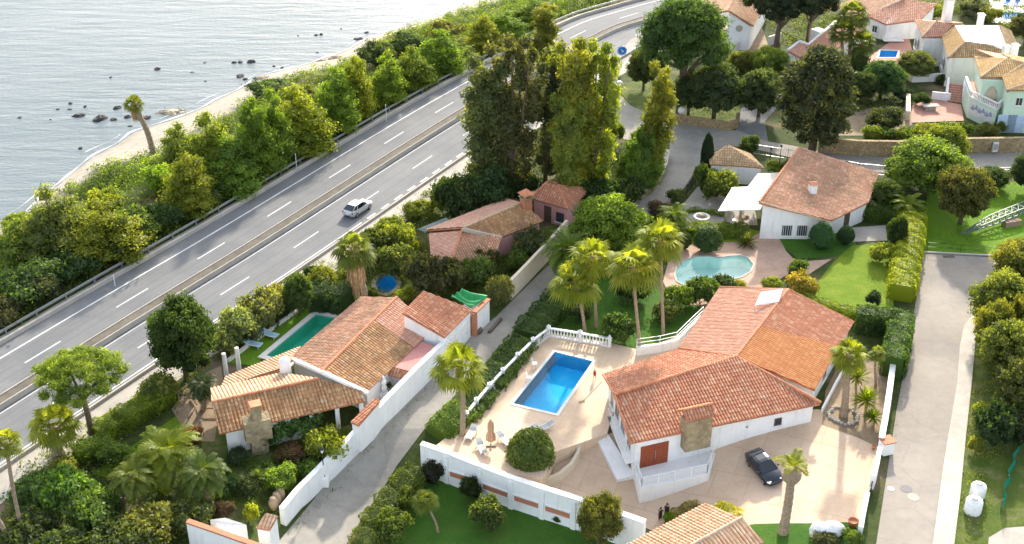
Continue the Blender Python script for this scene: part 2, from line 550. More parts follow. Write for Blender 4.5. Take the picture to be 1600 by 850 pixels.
def groundmat():
    n = N('ground_soil'); p = n.pos()
    s = n.n('SeparateXYZ'); n.set(s, 0, p); z = s.outputs[2]
    a = n.noise(p, .12, 6, .6); b = n.noise(p, 1.1, 6, .7); g = n.noise(p, 9, 4, .7)
    green = n.mix(n.ramp(b, .35, .65), (.030, .046, .012), (.060, .080, .018))
    earth = n.mix(n.ramp(g, .3, .7), (.13, .095, .055), (.20, .155, .095))
    base = n.mix(n.ramp(a, .52, .64), green, earth)
    sand = n.mix(n.ramp(b, .35, .65), (.26, .23, .185), (.35, .31, .255))
    sand = n.mix(n.ramp(z, -5.25, -4.8), (.17, .15, .115), sand)
    f = n.ramp(n.math('ADD', z, n.math('MULTIPLY', n.math('SUBTRACT', b, .5), .5)), -3.1, -3.5)
    return n.done(n.mix(f, base, sand), .95, n.bump(g, .5, .06), spec=.15)

M = {}
M['ground'] = groundmat()
M['asphalt'] = surf('road_asphalt', (.132, .136, .140), (.185, .186, .184), .16, 2.2, stain=(.105, .107, .11), stain_amt=.35, grain=14, bumpd=.008, tracks=True)
M['asphalt_light'] = surf('lane_asphalt', (.22, .205, .175), (.33, .305, .262), .22, 1.6, stain=(.16, .155, .15), stain_amt=.5, crack=.22, grain=10)
M['asphalt_old'] = surf('street_asphalt', (.235, .205, .172), (.335, .297, .252), .12, 1.2, stain=(.19, .18, .175), stain_amt=.55, crack=.22, grain=10)
M['asphalt_patch'] = surf('street_asphalt_patch', (.17, .16, .155), (.215, .205, .195), .25, 2.0, crack=.3, grain=12)
M['concrete'] = surf('old_concrete', (.30, .275, .235), (.42, .385, .33), .3, 2.5, stain=(.2, .18, .15), stain_amt=.4)
M['kerb'] = surf('kerb_concrete', (.36, .33, .28), (.48, .44, .38), .5, 3)
M['median'] = surf('median_fill', (.085, .073, .056), (.15, .13, .10), .7, 3.5, stain=(.05, .052, .03), stain_amt=.5)
M['paint'] = surf('road_paint', (.55, .55, .53), (.74, .74, .72), .8, 6, grain=20, stain=(.35, .35, .34), stain_amt=.4)
M['deck'] = surf('deck_paving', (.58, .42, .285), (.68, .52, .375), .18, 1.2, stain=(.45, .33, .22), stain_amt=.4, grain=5, joint=.28)
M['drive'] = surf('drive_paving', (.52, .375, .255), (.63, .475, .345), .15, 1.1, stain=(.40, .29, .20), stain_amt=.5, crack=.0, grain=6, joint=.16)
M['coping'] = plaster('pool_coping', (.72, .68, .62))
M['brick_patio'] = brickpave('brick_patio', (.40, .22, .15), (.50, .32, .22), (.45, .38, .30), 2.2)
M['red_tile'] = brickpave('terrace_tile', (.44, .19, .13), (.50, .25, .18), (.42, .30, .24), 1.4)
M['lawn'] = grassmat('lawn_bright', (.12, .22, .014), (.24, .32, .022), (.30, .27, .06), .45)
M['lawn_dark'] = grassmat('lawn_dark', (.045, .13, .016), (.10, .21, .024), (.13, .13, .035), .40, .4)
M['meadow'] = grassmat('meadow', (.11, .25, .014), (.19, .33, .02), (.18, .17, .05), .35, .25)
M['rough_grass'] = grassmat('rough_grass', (.060, .11, .016), (.15, .185, .03), (.30, .25, .13), .8, .45)
M['dirt'] = surf('bare_earth', (.20, .145, .09), (.33, .25, .165), .5, 3, stain=(.12, .10, .05), stain_amt=.5, grain=8, bumpd=.04)
M['white'] = plaster('white_plaster', (.80, .79, .77), amt=.42)
M['white_old'] = plaster('weathered_white_plaster', (.74, .72, .68), amt=.6)
M['cream'] = plaster('cream_plaster', (.66, .56, .42), amt=.5)
M['pink'] = plaster('pink_plaster', (.58, .30, .27), amt=.4)
M['mint'] = plaster('mint_plaster', (.56, .70, .56), amt=.25)
M['grey_wall'] = plaster('grey_plaster', (.42, .36, .29), amt=.5)
M['pink_roof'] = plaster('pink_roof_coat', (.50, .22, .19), dirt=(.34, .15, .12), amt=.6)
M['tile_red'] = tilemat('tile_red', (.42, .165, .092), (.50, .22, .125), (.56, .32, .195), (.28, .125, .075), .4, white=.02)
M['tile_orange'] = tilemat('tile_orange', (.50, .20, .075), (.56, .25, .10), (.58, .29, .125), (.38, .15, .06), .35)
M['tile_brown'] = tilemat('tile_brown', (.37, .18, .085), (.46, .25, .12), (.54, .35, .185), (.19, .12, .06), .7, white=.02)
M['tile_old'] = tilemat('tile_old', (.42, .20, .125), (.50, .265, .165), (.56, .35, .225), (.24, .16, .09), .8, white=.02)
M['tile_sunlit_pink'] = tilemat('tile_sunlit_pink', (.56, .29, .205), (.61, .34, .24), (.64, .40, .29), (.42, .23, .14), .55)  # paler pink: sunlight put into the colour where tall trees shade the roof
M['tile_ochre'] = tilemat('tile_ochre', (.50, .30, .12), (.58, .38, .17), (.60, .44, .24), (.34, .21, .09), .45)
M['tile_straw'] = tilemat('tile_straw', (.36, .235, .12), (.46, .31, .17), (.52, .38, .23), (.22, .15, .08), .7)
M['tile_pale'] = tilemat('tile_pale', (.52, .29, .17), (.60, .38, .24), (.64, .46, .32), (.38, .25, .14), .5)
M['tile_rose'] = tilemat('tile_rose', (.50, .25, .165), (.56, .31, .21), (.62, .37, .26), (.42, .22, .15), .4)
M['ridge'] = plain('ridge_tile', (.50, .20, .10), .85, var=.25, scale=2)
M['ridge_pale'] = plain('ridge_tile_pale', (.50, .36, .24), .85, var=.25, scale=2)
M['stone'] = stonemat('rubble_stone', (.26, .20, .115), (.40, .32, .19), (.30, .25, .17), 2.6)
M['stone_wall'] = stonemat('dry_stone', (.30, .215, .115), (.42, .32, .185), (.15, .11, .055), 3.0)
M['rock'] = stonemat('shore_rock', (.045, .042, .04), (.10, .09, .08), (.05, .045, .04), .6)
M['sand_rock'] = stonemat('sand_rock', (.36, .28, .19), (.48, .39, .28), (.24, .18, .12), .7)
M['wood'] = plain('stained_wood', (.27, .060, .022), .5, var=.25, scale=6)
M['grey_wood'] = plain('weathered_wood', (.24, .17, .11), .85, var=.3, scale=4)
M['bark'] = plain('tree_bark', (.13, .095, .065), .9, var=.35, scale=5)
M['palm_bark'] = plain('palm_bark', (.27, .20, .135), .9, var=.3, scale=6)
M['dead_frond'] = plain('dead_frond', (.42, .26, .13), .9, var=.35, scale=4)
M['leaf'] = foliage('foliage', .54)
M['leaf_dense'] = foliage('foliage_dense', .25)
M['glass'] = plain('window_glass', (.035, .045, .055), .06, var=.2, spec=.6)
M['frame'] = plain('window_frame', (.62, .61, .58), .5)
M['dark_frame'] = plain('dark_frame', (.10, .07, .05), .6)
M['black'] = plain('black_metal', (.02, .02, .022), .45)
M['steel'] = plain('galvanised_steel', (.42, .43, .43), .45, metal=.6)
M['green_steel'] = plain('painted_lattice_steel', (.10, .145, .125), .55)
M['rail_white'] = plain('white_railing', (.72, .72, .70), .5)
M['basin'] = brickpave('pool_mosaic', (.03, .50, .86), (.035, .54, .88), (.05, .58, .90), 6)
M['basin_green'] = brickpave('pool_mosaic_green', (.13, .50, .38), (.16, .54, .42), (.20, .58, .45), 6)
M['basin_pale'] = brickpave('pool_mosaic_pale', (.56, .74, .70), (.60, .77, .73), (.64, .80, .76), 6)
M['water'] = watermat('pool_water', (.80, .95, .99))
M['water_green'] = watermat('green_pool_water', (.52, .90, .80), 3, .02)
M['water_pale'] = watermat('pale_pool_water', (.86, .97, .95), 2.5, .012)
M['sea'] = seamat()
M['foam'] = plain('foam', (.42, .43, .42), .9, var=.1)
M['tarp'] = plain('green_tarpaulin', (.015, .26, .065), .6, var=.3)
M['frieze_blue'] = plain('faded_blue_paint', (.22, .29, .42), .7)
M['net'] = plain('green_net', (.01, .19, .13), .8, var=.3)
M['umbrella'] = plain('beige_canvas', (.46, .27, .16), .9)
M['lounger_blue'] = plain('pale_blue_plastic', (.32, .52, .60), .5)
M['lounger_grey'] = plain('grey_sling', (.36, .37, .36), .8)
M['blue_cloth'] = plain('blue_cloth', (.05, .16, .40), .8)
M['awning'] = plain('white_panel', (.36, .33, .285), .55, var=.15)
M['terracotta'] = plain('terracotta', (.42, .17, .09), .85)
M['tank'] = plain('white_tank', (.74, .73, .71), .7, var=.1)
M['solar'] = plain('solar_panel_cover', (.70, .72, .76), .35, var=.05)
M['silver'] = plain('silver_paint', (.50, .52, .54), .28, metal=.35, var=.03)
M['navy'] = plain('black_car_paint', (.010, .016, .022), .12, var=.05, spec=.7)
M['tyre'] = plain('tyre', (.02, .02, .02), .85)
M['rim'] = plain('alloy', (.45, .45, .46), .35, metal=.7)
M['car_glass'] = plain('car_glass', (.012, .016, .02), .05, var=.1, spec=.8)
M['lamp_red'] = plain('red_lens', (.35, .02, .02), .2)
M['lamp_clear'] = plain('clear_lens', (.70, .72, .74), .15)
M['sign_blue'] = plain('sign_blue', (.015, .17, .55), .4)
M['sign_white'] = plain('sign_white', (.78, .78, .78), .4)
M['skin'] = plain('skin', (.45, .25, .17), .6)
M['cloth_black'] = plain('black_clothes', (.016, .014, .018), .9)
M['cloth_red'] = plain('red_clothes', (.33, .03, .03), .9)
M['hair'] = plain('dark_hair', (.02, .013, .01), .7)
M['garage_blue'] = plain('garage_door_paint', (.40, .52, .66), .5)
M['magenta'] = plain('flowers', (.45, .06, .16), .8)
# ------------------------------------------------------------------ pools (outlines first: the ground is cut round them)
POOL_V = [Q(*p) for p in [(867, 551.5), (926, 566), (869.5, 648), (802, 632)]]
POOL_L = [Q(*p) for p in [(494, 491), (527, 497), (452, 566), (416, 556)]]
_k = [(775, 455), (785, 420), (820, 388), (870, 369), (930, 366), (985, 374), (1030, 366), (1080, 363), (1120, 376), (1142, 405), (1130, 435), (1090, 462), (1020, 480), (940, 492), (870, 500), (820, 503), (785, 485)]
POOL_K = [Vector((p[0], p[1], 0)) for p in catmull([Q(800 + x / 3.035, 280 + y / 3.035)[:2] for x, y in _k], 1.2, closed=True)]
POOL_S = [Vector((p[0], p[1], 0)) for p in catmull([Q(*p)[:2] for p in [(588, 440), (600, 430), (614, 432), (620, 446), (604, 458), (590, 452)]], .45, closed=True)]
POOL_F = [Q(*p) for p in [(1376, 79), (1403, 80), (1400, 90), (1373, 90)]]
POOL_E = [Q(*p) for p in [(1565, 19), (1640, 22), (1640, 34), (1566, 30)]]
POOLS = [POOL_V, POOL_L, POOL_K, POOL_S, POOL_F, POOL_E]

# ------------------------------------------------------------------ one ground sheet to the horizon (land, shore and sea bed)
def axis(lo, hi, step):
    a = list(np.arange(lo, hi + 1e-6, step)); s = step
    left = []; x = lo
    while x > -6000:
        s *= 1.5; x -= s; left.append(x)
    right = []; x = hi; s = step
    while x < 6000:
        s *= 1.5; x += s; right.append(x)
    return np.array(left[::-1] + a + right)
gx, gy = axis(-92, 102, 1.45), axis(60, 262, 1.45)
GX, GY = np.meshgrid(gx, gy)
GZ = T(GX, GY)
nx, ny = len(gx), len(gy)
V = np.stack([GX, GY, GZ - 0.03], 2).reshape(-1, 3)
ii = (np.arange(ny - 1)[:, None] * nx + np.arange(nx - 1)[None]).ravel()
F = np.stack([ii, ii + 1, ii + 1 + nx, ii + nx], 1)
me = np_mesh('ground', V, F, M['ground'], smooth=True)
bm = bmesh.new(); bm.from_mesh(me)
for h in POOLS: cut_hole(bm, h)
bm.to_mesh(me); bm.free()
tag(link('ground', me), kind='structure')

# sea: one sheet with its own shore line well under the beach
m = MB()
sx = [-6000, -900, -300, -90, 40, 300, 6000]; sy = [-2000, 60, 130, 200, 260, 700, 8000]
for j, y in enumerate(sy):
    for i, x in enumerate(sx): m.v.append((x, y, SEA_Z))
for j in range(6):
    for i in range(6):
        a = j * 7 + i; m.f.append((a, a + 1, a + 8, a + 7)); m.m.append(0)
tag(link('sea', m.mesh('sea', M['sea'])), kind='structure')
# foam lines where the swell meets the sand
m = MB()
ss = np.arange(SH_S[0] - 30, SH_S[-1] + 40, 1.0)
for row, (off, w, ph) in enumerate(((.25, .30, 0.0), (1.7, .12, 2.0))):
    for a, b in zip(ss[:-1], ss[1:]):
        if row and math.sin(a * .37 + ph) + .6 * math.sin(a * .13 + ph * 2) < -.15: continue
        q = []
        for s_ in (a, b):
            D = float(np.interp(s_, SH_S, SH_D)) + .35 * math.sin(s_ * .21) + .25 * math.sin(s_ * .53 + 1) + off + .35 * math.sin(s_ * .3 + ph) * (row > 0)
            ww = w * (1 + .7 * math.sin(s_ * .83 + ph * 3))
            q += [road_at(s_, -D, SEA_Z + .012), road_at(s_, -D - ww, SEA_Z + .012)]
        m.add(q, [(0, 1, 3, 2)])
tag(m.build('surf_foam', M['foam']), kind='structure')

# ------------------------------------------------------------------ highway
S0, S1 = ROAD_S[int(np.argmin(abs(ROAD[:, 1] - 20)))], float(ROAD_S[-1] - 60)
STN = np.arange(S0, S1, 2.0)
def strip(mb, d0, d1, z, s0=S0, s1=S1, z1=None):
    st = [s for s in STN if s0 < s < s1]
    st = [s0] + st + [s1]
    vs = []
    for s_ in st: vs += [road_at(s_, d0, z), road_at(s_, d1, z if z1 is None else z1)]
    mb.add(vs, [(2 * i, 2 * i + 2, 2 * i + 3, 2 * i + 1) for i in range(len(st) - 1)])
def wallstrip(mb, d0, d1, z0, z1, s0=S0, s1=S1, ch=.04):
    st = [s0] + [s for s in STN if s0 < s < s1] + [s1]
    pr = [(d0, z0), (d0 + ch * .3, z1 - ch), (d0 + ch, z1), (d1 - ch, z1), (d1 - ch * .3, z1 - ch), (d1, z0)]
    vs = []
    for s_ in st: vs += [road_at(s_, d, z) for d, z in pr]
    n = len(pr); fs = []
    for i in range(len(st) - 1):
        for k in range(n - 1): fs.append((i * n + k, (i + 1) * n + k, (i + 1) * n + k + 1, i * n + k + 1))
    fs += [tuple(range(n)), tuple((len(st) - 1) * n + n - 1 - k for k in range(n))]
    mb.add(vs, fs)
m = MB(); strip(m, -8.3, 7.8, .012)
hw = m.build('highway', M['asphalt']); at = hw.data.attributes.new('across', 'FLOAT', 'POINT'); at.data.foreach_set('value', [(-8.3, 7.8)[i % 2] for i in range(len(m.v))])
tag(hw, kind='structure')
m = MB(); strip(m, 8.05, 11.6, .016)
tag(m.build('service_road', M['concrete']), kind='structure')
m = MB()
strip(m, -6.52, -6.33, .022); strip(m, -1.12, -1.0, .022); strip(m, .98, 1.16, .022); 
s_off, _ = road_sd(-47.4, 108.5); s_offr, _ = road_sd(*Q(365, 446)[:2])
k = -8
while float(s_off) + k * 12.3 < S1 - 8:
    a = float(s_off) + k * 12.3
    if a > S0 + 4: strip(m, -3.72, -3.58, .022, a - 2.3, a + 2.3)
    a = float(s_offr) + k * 12.3
    if S0 + 4 < a < S1 - 8: strip(m, 4.0, 4.14, .022, a - 2.3, a + 2.3)
    k += 1
# right edge: solid, then the short broad dashes of the exit lane
se, _ = road_sd(*Q(565, 348)[:2]); se = float(se)
strip(m, 7.08, 7.24, .022, S0, se)
a = se + 1.2
while a < se + 75:
    strip(m, 7.02, 7.3, .022, a, a + 1.6); a += 2.9
tag(m.build('road_marking', M['paint']), kind='structure')

med = empty('median_barrier', road_at(float(s_off), 0), 'long low stone-filled median barrier between the two highway carriageways', 'barrier')
m = MB(); wallstrip(m, -.55, .55, .0, .52); m.build('fill', M['median'], med)
for d in (-.72, .55):
    m = MB(); wallstrip(m, d, d + .17, .0, .62); m.build('kerb', M['kerb'], med)
par = empty('parapet_wall', road_at(float(s_off), -8.4), 'low pale concrete parapet along the seaward edge of the highway', 'wall')
m = MB(); wallstrip(m, -8.62, -8.3, -.3, .5); m.build('wall', M['kerb'], par)
m = MB(); strip(m, -9.6, -8.62, .03); m.build('footing', M['concrete'], par)
gr = empty('guard_rail', road_at(float(s_off), -9.3), 'thin steel guard rail on short posts behind the seaward parapet', 'guard rail')
m = MB(); wallstrip(m, -9.42, -9.36, .55, .85, ch=.02); m.build('rail', M['steel'], gr)
m = MB()
for a in np.arange(S0 + 1, S1 - 2, 4.0): m.prism([road_at(a - .06, -9.36), road_at(a - .06, -9.26), road_at(a + .06, -9.26), road_at(a + .06, -9.36)], -.6, .88)
o = m.build('post', M['steel'], gr); o['kind'] = 'stuff'
kb = empty('roadside_kerb', road_at(float(s_off), 7.9), 'low concrete kerb wall between highway and service road', 'kerb')
m = MB(); wallstrip(m, 7.8, 8.05, 0, .34); m.build('wall', M['kerb'], kb)

# ------------------------------------------------------------------ lanes and streets
LANE_L = [(395, 905), (430, 852), (505, 760), (560, 700), (610, 645), (660, 590), (705, 545), (745, 518), (775, 495), (805, 465), (840, 430), (868, 405), (900, 378), (950, 345), (1000, 310), (1030, 288), (1042, 262), (1046, 235), (1047, 200), (1050, 192)]
LANE_R = [(1180, 232), (1140, 228), (1105, 240), (1088, 265), (1070, 292), (1045, 320), (1010, 348), (950, 388), (905, 420), (872, 452), (835, 490), (800, 525), (765, 560), (725, 600), (690, 642), (650, 688), (620, 728), (575, 795), (540, 852), (505, 905)]
patch('lane', pp(*LANE_L) + pp((1100, 198), (1150, 204), (1185, 216)) + pp(*LANE_R), M['asphalt_light'], .010, step=2.0)
patch('upper_road', pp((1150, 203), (1200, 221), (1240, 228), (1300, 241), (1400, 246), (1500, 240), (1620, 238), (1800, 236), (1800, 268), (1620, 268), (1500, 272), (1380, 270), (1290, 258), (1230, 245), (1180, 233), (1120, 222)), M['asphalt_light'], .016, step=0, z=0)
patch('slip_road', pp((1022, 44), (1000, 62), (978, 92), (968, 112), (962, 140), (985, 165), (1047, 192), (1046, 215), (1000, 222), (960, 215), (936, 170), (938, 130), (952, 100), (985, 62)), M['asphalt_light'], .019, step=0, z=0)
patch('side_road', pp((1150, 203), (1158, 170), (1180, 150), (1215, 140), (1222, 160), (1195, 190), (1200, 221)), M['asphalt'], .022, step=0, z=0)
ST_L = [(1440, 396), (1431, 470), (1416, 560), (1401, 640), (1386, 740), (1369, 850), (1350, 960)]
ST_K = [(1553, 402), (1550, 440), (1544, 484), (1516, 497), (1506, 510), (1499, 543), (1495, 600), (1485, 659), (1473, 732), (1459, 835), (1440, 960)]
ST_O = [(1560, 402), (1558, 445), (1552, 488), (1532, 502), (1526, 513), (1523, 543), (1518, 600), (1509, 682), (1500, 776), (1491, 850), (1476, 960)]
patch('street', pp(*ST_L) + pp(*ST_K[::-1]), M['asphalt_old'], .012, step=0, z=0)
# raised pavement with a kerb
bmk = MB()
kk = pp(*ST_K); oo = pp(*ST_O)
vs = []
for a, b in zip(kk, oo):
    d = (b - a).normalized()
    vs += [a + Vector((0, 0, .0)), a + d * .02 + Vector((0, 0, .14)), a + d * .22 + Vector((0, 0, .15)), b + Vector((0, 0, .15)), b - d * -.03 + Vector((0, 0, -.2))]
n = 5
for i in range(len(kk) - 1):
    for k in range(n - 1): bmk.add([vs[i * n + k], vs[(i + 1) * n + k], vs[(i + 1) * n + k + 1], vs[i * n + k + 1]], [(0, 1, 2, 3)])
tag(bmk.build('pavement', M['kerb']), kind='structure')
# pale kerb at the street's head
m = MB()
a, b = P(1440, 396), P(1560, 402)
m.bar(a + Vector((0, .25, .06)), b + Vector((0, .25, .06)), .3, .14)
tag(m.build('street_end_kerb', M['kerb']), kind='structure')
for (x, y), mat_, nm in (((1416, 764), 'asphalt_patch', 'a'), ((1427, 777), 'concrete', 'b')):
    m = MB(); p = P(x, y); m.lathe([(0.0, .0), (.52, .0), (.50, .006)], 20, (p.x, p.y, .022))
    tag(m.build('manhole_cover', M[mat_]), 'dark round manhole cover in the street near the gate wall' if nm == 'a' else 'paler brown manhole cover just below the dark one in the street', 'manhole cover')
m = MB(); p = P(1392, 764); m.lathe([(0.0, 0), (.30, .0), (.28, .012)], 16, (p.x, p.y, .03)); tag(m.build('access_cover', M['coping']), 'small pale round access cover beside the white gate wall', 'access cover')
m = MB(); p = P(1482, 401); m.box((p.x, p.y, .03), (1.3, .5, .03)); tag(m.build('drain_grate', M['dark_frame']), 'rusty drain grate at the closed head of the street', 'drain')

# ------------------------------------------------------------------ lawns, paving, earth
def flat(name, px, mat, lift, holes=(), drop=0.0):
    return patch(name, [Q(*p) for p in px], M[mat], lift, step=0, z=0, holes=holes, drop=drop)
def drape(name, px, mat, lift, step=1.5):
    return patch(name, pp(*px), M[mat], lift, step=step)
DECK = [(857, 521), (955, 537), (1000, 548), (1075, 520), (1100, 560), (990, 600), (960, 640), (948, 679), (868, 707), (848, 748), (800, 742), (741, 724), (679, 699), (688, 692), (735, 655)]
flat('pool_terrace', DECK, 'deck', .10, holes=[POOL_V], drop=2.9)
drape('driveway', [(868, 707), (948, 679), (1100, 640), (1282, 640), (1300, 655), (1340, 684), (1378, 700), (1367, 740), (1347, 817), (1260, 818), (1180, 819), (1035, 836), (960, 802), (900, 782), (848, 752)], 'drive', .02)
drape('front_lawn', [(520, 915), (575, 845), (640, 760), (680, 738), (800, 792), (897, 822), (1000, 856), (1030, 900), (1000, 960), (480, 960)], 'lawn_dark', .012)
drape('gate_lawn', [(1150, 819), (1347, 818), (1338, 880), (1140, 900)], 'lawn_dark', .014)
flat('side_bed', [(1284, 664), (1290, 610), (1318, 556), (1400, 570), (1392, 640), (1378, 702), (1340, 684)], 'dirt', .026)
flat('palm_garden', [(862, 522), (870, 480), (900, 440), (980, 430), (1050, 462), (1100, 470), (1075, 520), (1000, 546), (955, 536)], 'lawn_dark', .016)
flat('brick_patio', [(1036, 440), (1045, 405), (1062, 386), (1090, 379), (1160, 378), (1186, 364), (1214, 366), (1228, 392), (1240, 405), (1262, 408), (1300, 405), (1262, 430), (1232, 428), (1210, 442), (1165, 462), (1090, 478), (1050, 470)], 'brick_patio', .02, holes=[POOL_K])
flat('garden_lawn', [(1330, 384), (1396, 378), (1396, 486), (1330, 486), (1262, 462), (1300, 412)], 'lawn', .024)
flat('shaded_lawn', [(1212, 367), (1290, 352), (1340, 372), (1332, 400), (1300, 402), (1246, 404), (1226, 388)], 'lawn_dark', .018)  # darker grass colour stands in for shade from house and bushes
flat('hedge_garden', [(1050, 372), (1160, 355), (1190, 362), (1160, 378), (1090, 380), (1060, 386)], 'lawn', .02)
flat('front_yard', [(1050, 340), (1090, 292), (1120, 288), (1140, 300), (1180, 330), (1184, 352), (1100, 352), (1060, 350)], 'concrete', .014)
flat('garden_path', [(1328, 356), (1384, 352), (1386, 376), (1332, 378)], 'concrete', .028)
flat('meadow', [(1442, 396), (1440, 360), (1450, 300), (1530, 280), (1600, 286), (1800, 290), (1800, 420), (1640, 420), (1562, 400)], 'meadow', .008)
flat('verge', [(1562, 402), (1640, 420), (1800, 420), (1800, 960), (1476, 960), (1491, 850), (1500, 776), (1509, 682), (1518, 600), (1523, 543), (1526, 513), (1552, 488)], 'rough_grass', .006)
flat('gravel_patch', [(1545, 840), (1570, 825), (1640, 820), (1650, 960), (1535, 960)], 'concrete', .012)
flat('pool_lawn', [(350, 566), (372, 540), (474, 478), (490, 488), (412, 556), (400, 572)], 'meadow', .016)
flat('hidden_lawn', [(140, 742), (290, 640), (305, 655), (262, 690), (190, 750)], 'lawn', .016)
flat('red_terrace', [(1424, 166), (1455, 154), (1502, 164), (1506, 189), (1424, 192)], 'red_tile', .05)
flat('far_patio', [(1340, 104), (1368, 82), (1392, 64), (1420, 58), (1425, 78), (1400, 100), (1365, 100)], 'red_tile', .03, holes=[POOL_F])
flat('far_pool_terrace', [(1545, -6), (1660, -6), (1660, 40), (1548, 36)], 'coping', .03, holes=[POOL_E])
flat('brown_slope', [(1285, 212), (1330, 175), (1380, 165), (1425, 168), (1425, 195), (1400, 212)], 'dirt', .014)
flat('white_lot', [(1130, 60), (1190, 40), (1200, 70), (1140, 100)], 'dirt', .012)
flat('roadside_bank', [(966, 140), (1000, 120), (1048, 150), (1046, 192), (985, 165)], 'rough_grass', .03)
flat('terrace_bank', [(1048, 180), (1060, 140), (1150, 140), (1156, 175), (1150, 200)], 'rough_grass', .03)
drape('kitchen_garden', [(320, 720), (300, 640), (345, 600), (430, 690), (560, 660), (500, 735), (430, 800), (330, 790)], 'rough_grass', .01, step=2)
flat('wood_yard', [(268, 640), (300, 592), (345, 572), (350, 600), (335, 690), (300, 690)], 'dirt', .02)
flat('neighbour_bed', [(560, 470), (600, 400), (680, 330), (800, 360), (880, 350), (800, 470), (700, 460), (640, 470)], 'rough_grass', .004, holes=[POOL_S])

# ------------------------------------------------------------------ pools
def offset(poly, d):
    n = len(poly); out = []
    A = sum(poly[i][0] * poly[(i + 1) % n][1] - poly[(i + 1) % n][0] * poly[i][1] for i in range(n))
    sg = 1 if A > 0 else -1
    for i in range(n):
        a, b, c = (Vector((poly[k][0], poly[k][1])) for k in ((i - 1) % n, i, (i + 1) % n))
        n1 = Vector(((b - a).y, -(b - a).x)).normalized() * sg; n2 = Vector(((c - b).y, -(c - b).x)).normalized() * sg
        q = (n1 + n2)
        q = q / max(.3, q.dot(n1)) if q.length > 1e-6 else n1
        out.append(Vector((b.x + q.x * d, b.y + q.y * d, 0)))
    return out
def pool(label, poly, top, basin, water, coping, cw=.35, deep=1.5, level=.16):
    if sum(poly[i][0] * poly[i - 1][1] - poly[i - 1][0] * poly[i][1] for i in range(len(poly))) > 0: poly = poly[::-1]
    c = sum((Vector(p) for p in poly), Vector()) / len(poly)
    r = empty('swimming_pool', (c.x, c.y, top), label, 'pool')
    n = len(poly)
    m = MB()
    vs = [(p[0], p[1], top - deep) for p in poly] + [(p[0], p[1], top) for p in poly]
    m.add(vs, [tuple(range(n))] + [(i, (i + 1) % n, n + (i + 1) % n, n + i) for i in range(n)])
    m.build('basin', M[basin], r)
    m = MB(); q = offset(poly, -.003); m.add([(p[0], p[1], top - level) for p in q], [tuple(range(n))])
    m.build('water', M[water], r)
    if coping:
        m = MB(); o = offset(poly, cw)
        for i in range(n):
            j = (i + 1) % n
            a, b, e, f = poly[i], poly[j], o[j], o[i]
            m.add([(a[0], a[1], top + .05), (b[0], b[1], top + .05), (e[0], e[1], top + .05), (f[0], f[1], top + .05),
                   (a[0], a[1], top - .1), (b[0], b[1], top - .1), (e[0], e[1], top - .05), (f[0], f[1], top - .05)],
                  [(0, 1, 2, 3), (4, 5, 1, 0), (3, 2, 6, 7)])
        m.build('coping', M[coping], r)
    return r
pool('bright blue rectangular pool in the pale paved terrace of the villa', POOL_V, .10, 'basin', 'water', 'coping', .3)
pool('long green-watered pool with white edge on the lawn with blue loungers', POOL_L, .02, 'basin_green', 'water_green', 'coping', .6)
pool('kidney-shaped pale turquoise pool in the brick patio', POOL_K, .03, 'basin_pale', 'water_pale', 'kerb', .22)
pool('small round blue pool hidden among shrubs behind the thick palm', POOL_S, .02, 'basin', 'water', 'stone', .5)
pool('tiny blue pool on a pink patio in front of the grey-white villa', POOL_F, .03, 'basin', 'water', 'coping', .3)
pool('blue pool by two blue loungers beyond the flat white roof', POOL_E, .03, 'basin', 'water', 'coping', .3)
# ------------------------------------------------------------------ building helpers
def ccw(poly):
    A = sum(poly[i][0] * poly[(i + 1) % len(poly)][1] - poly[(i + 1) % len(poly)][0] * poly[i][1] for i in range(len(poly)))
    return poly if A > 0 else poly[::-1]

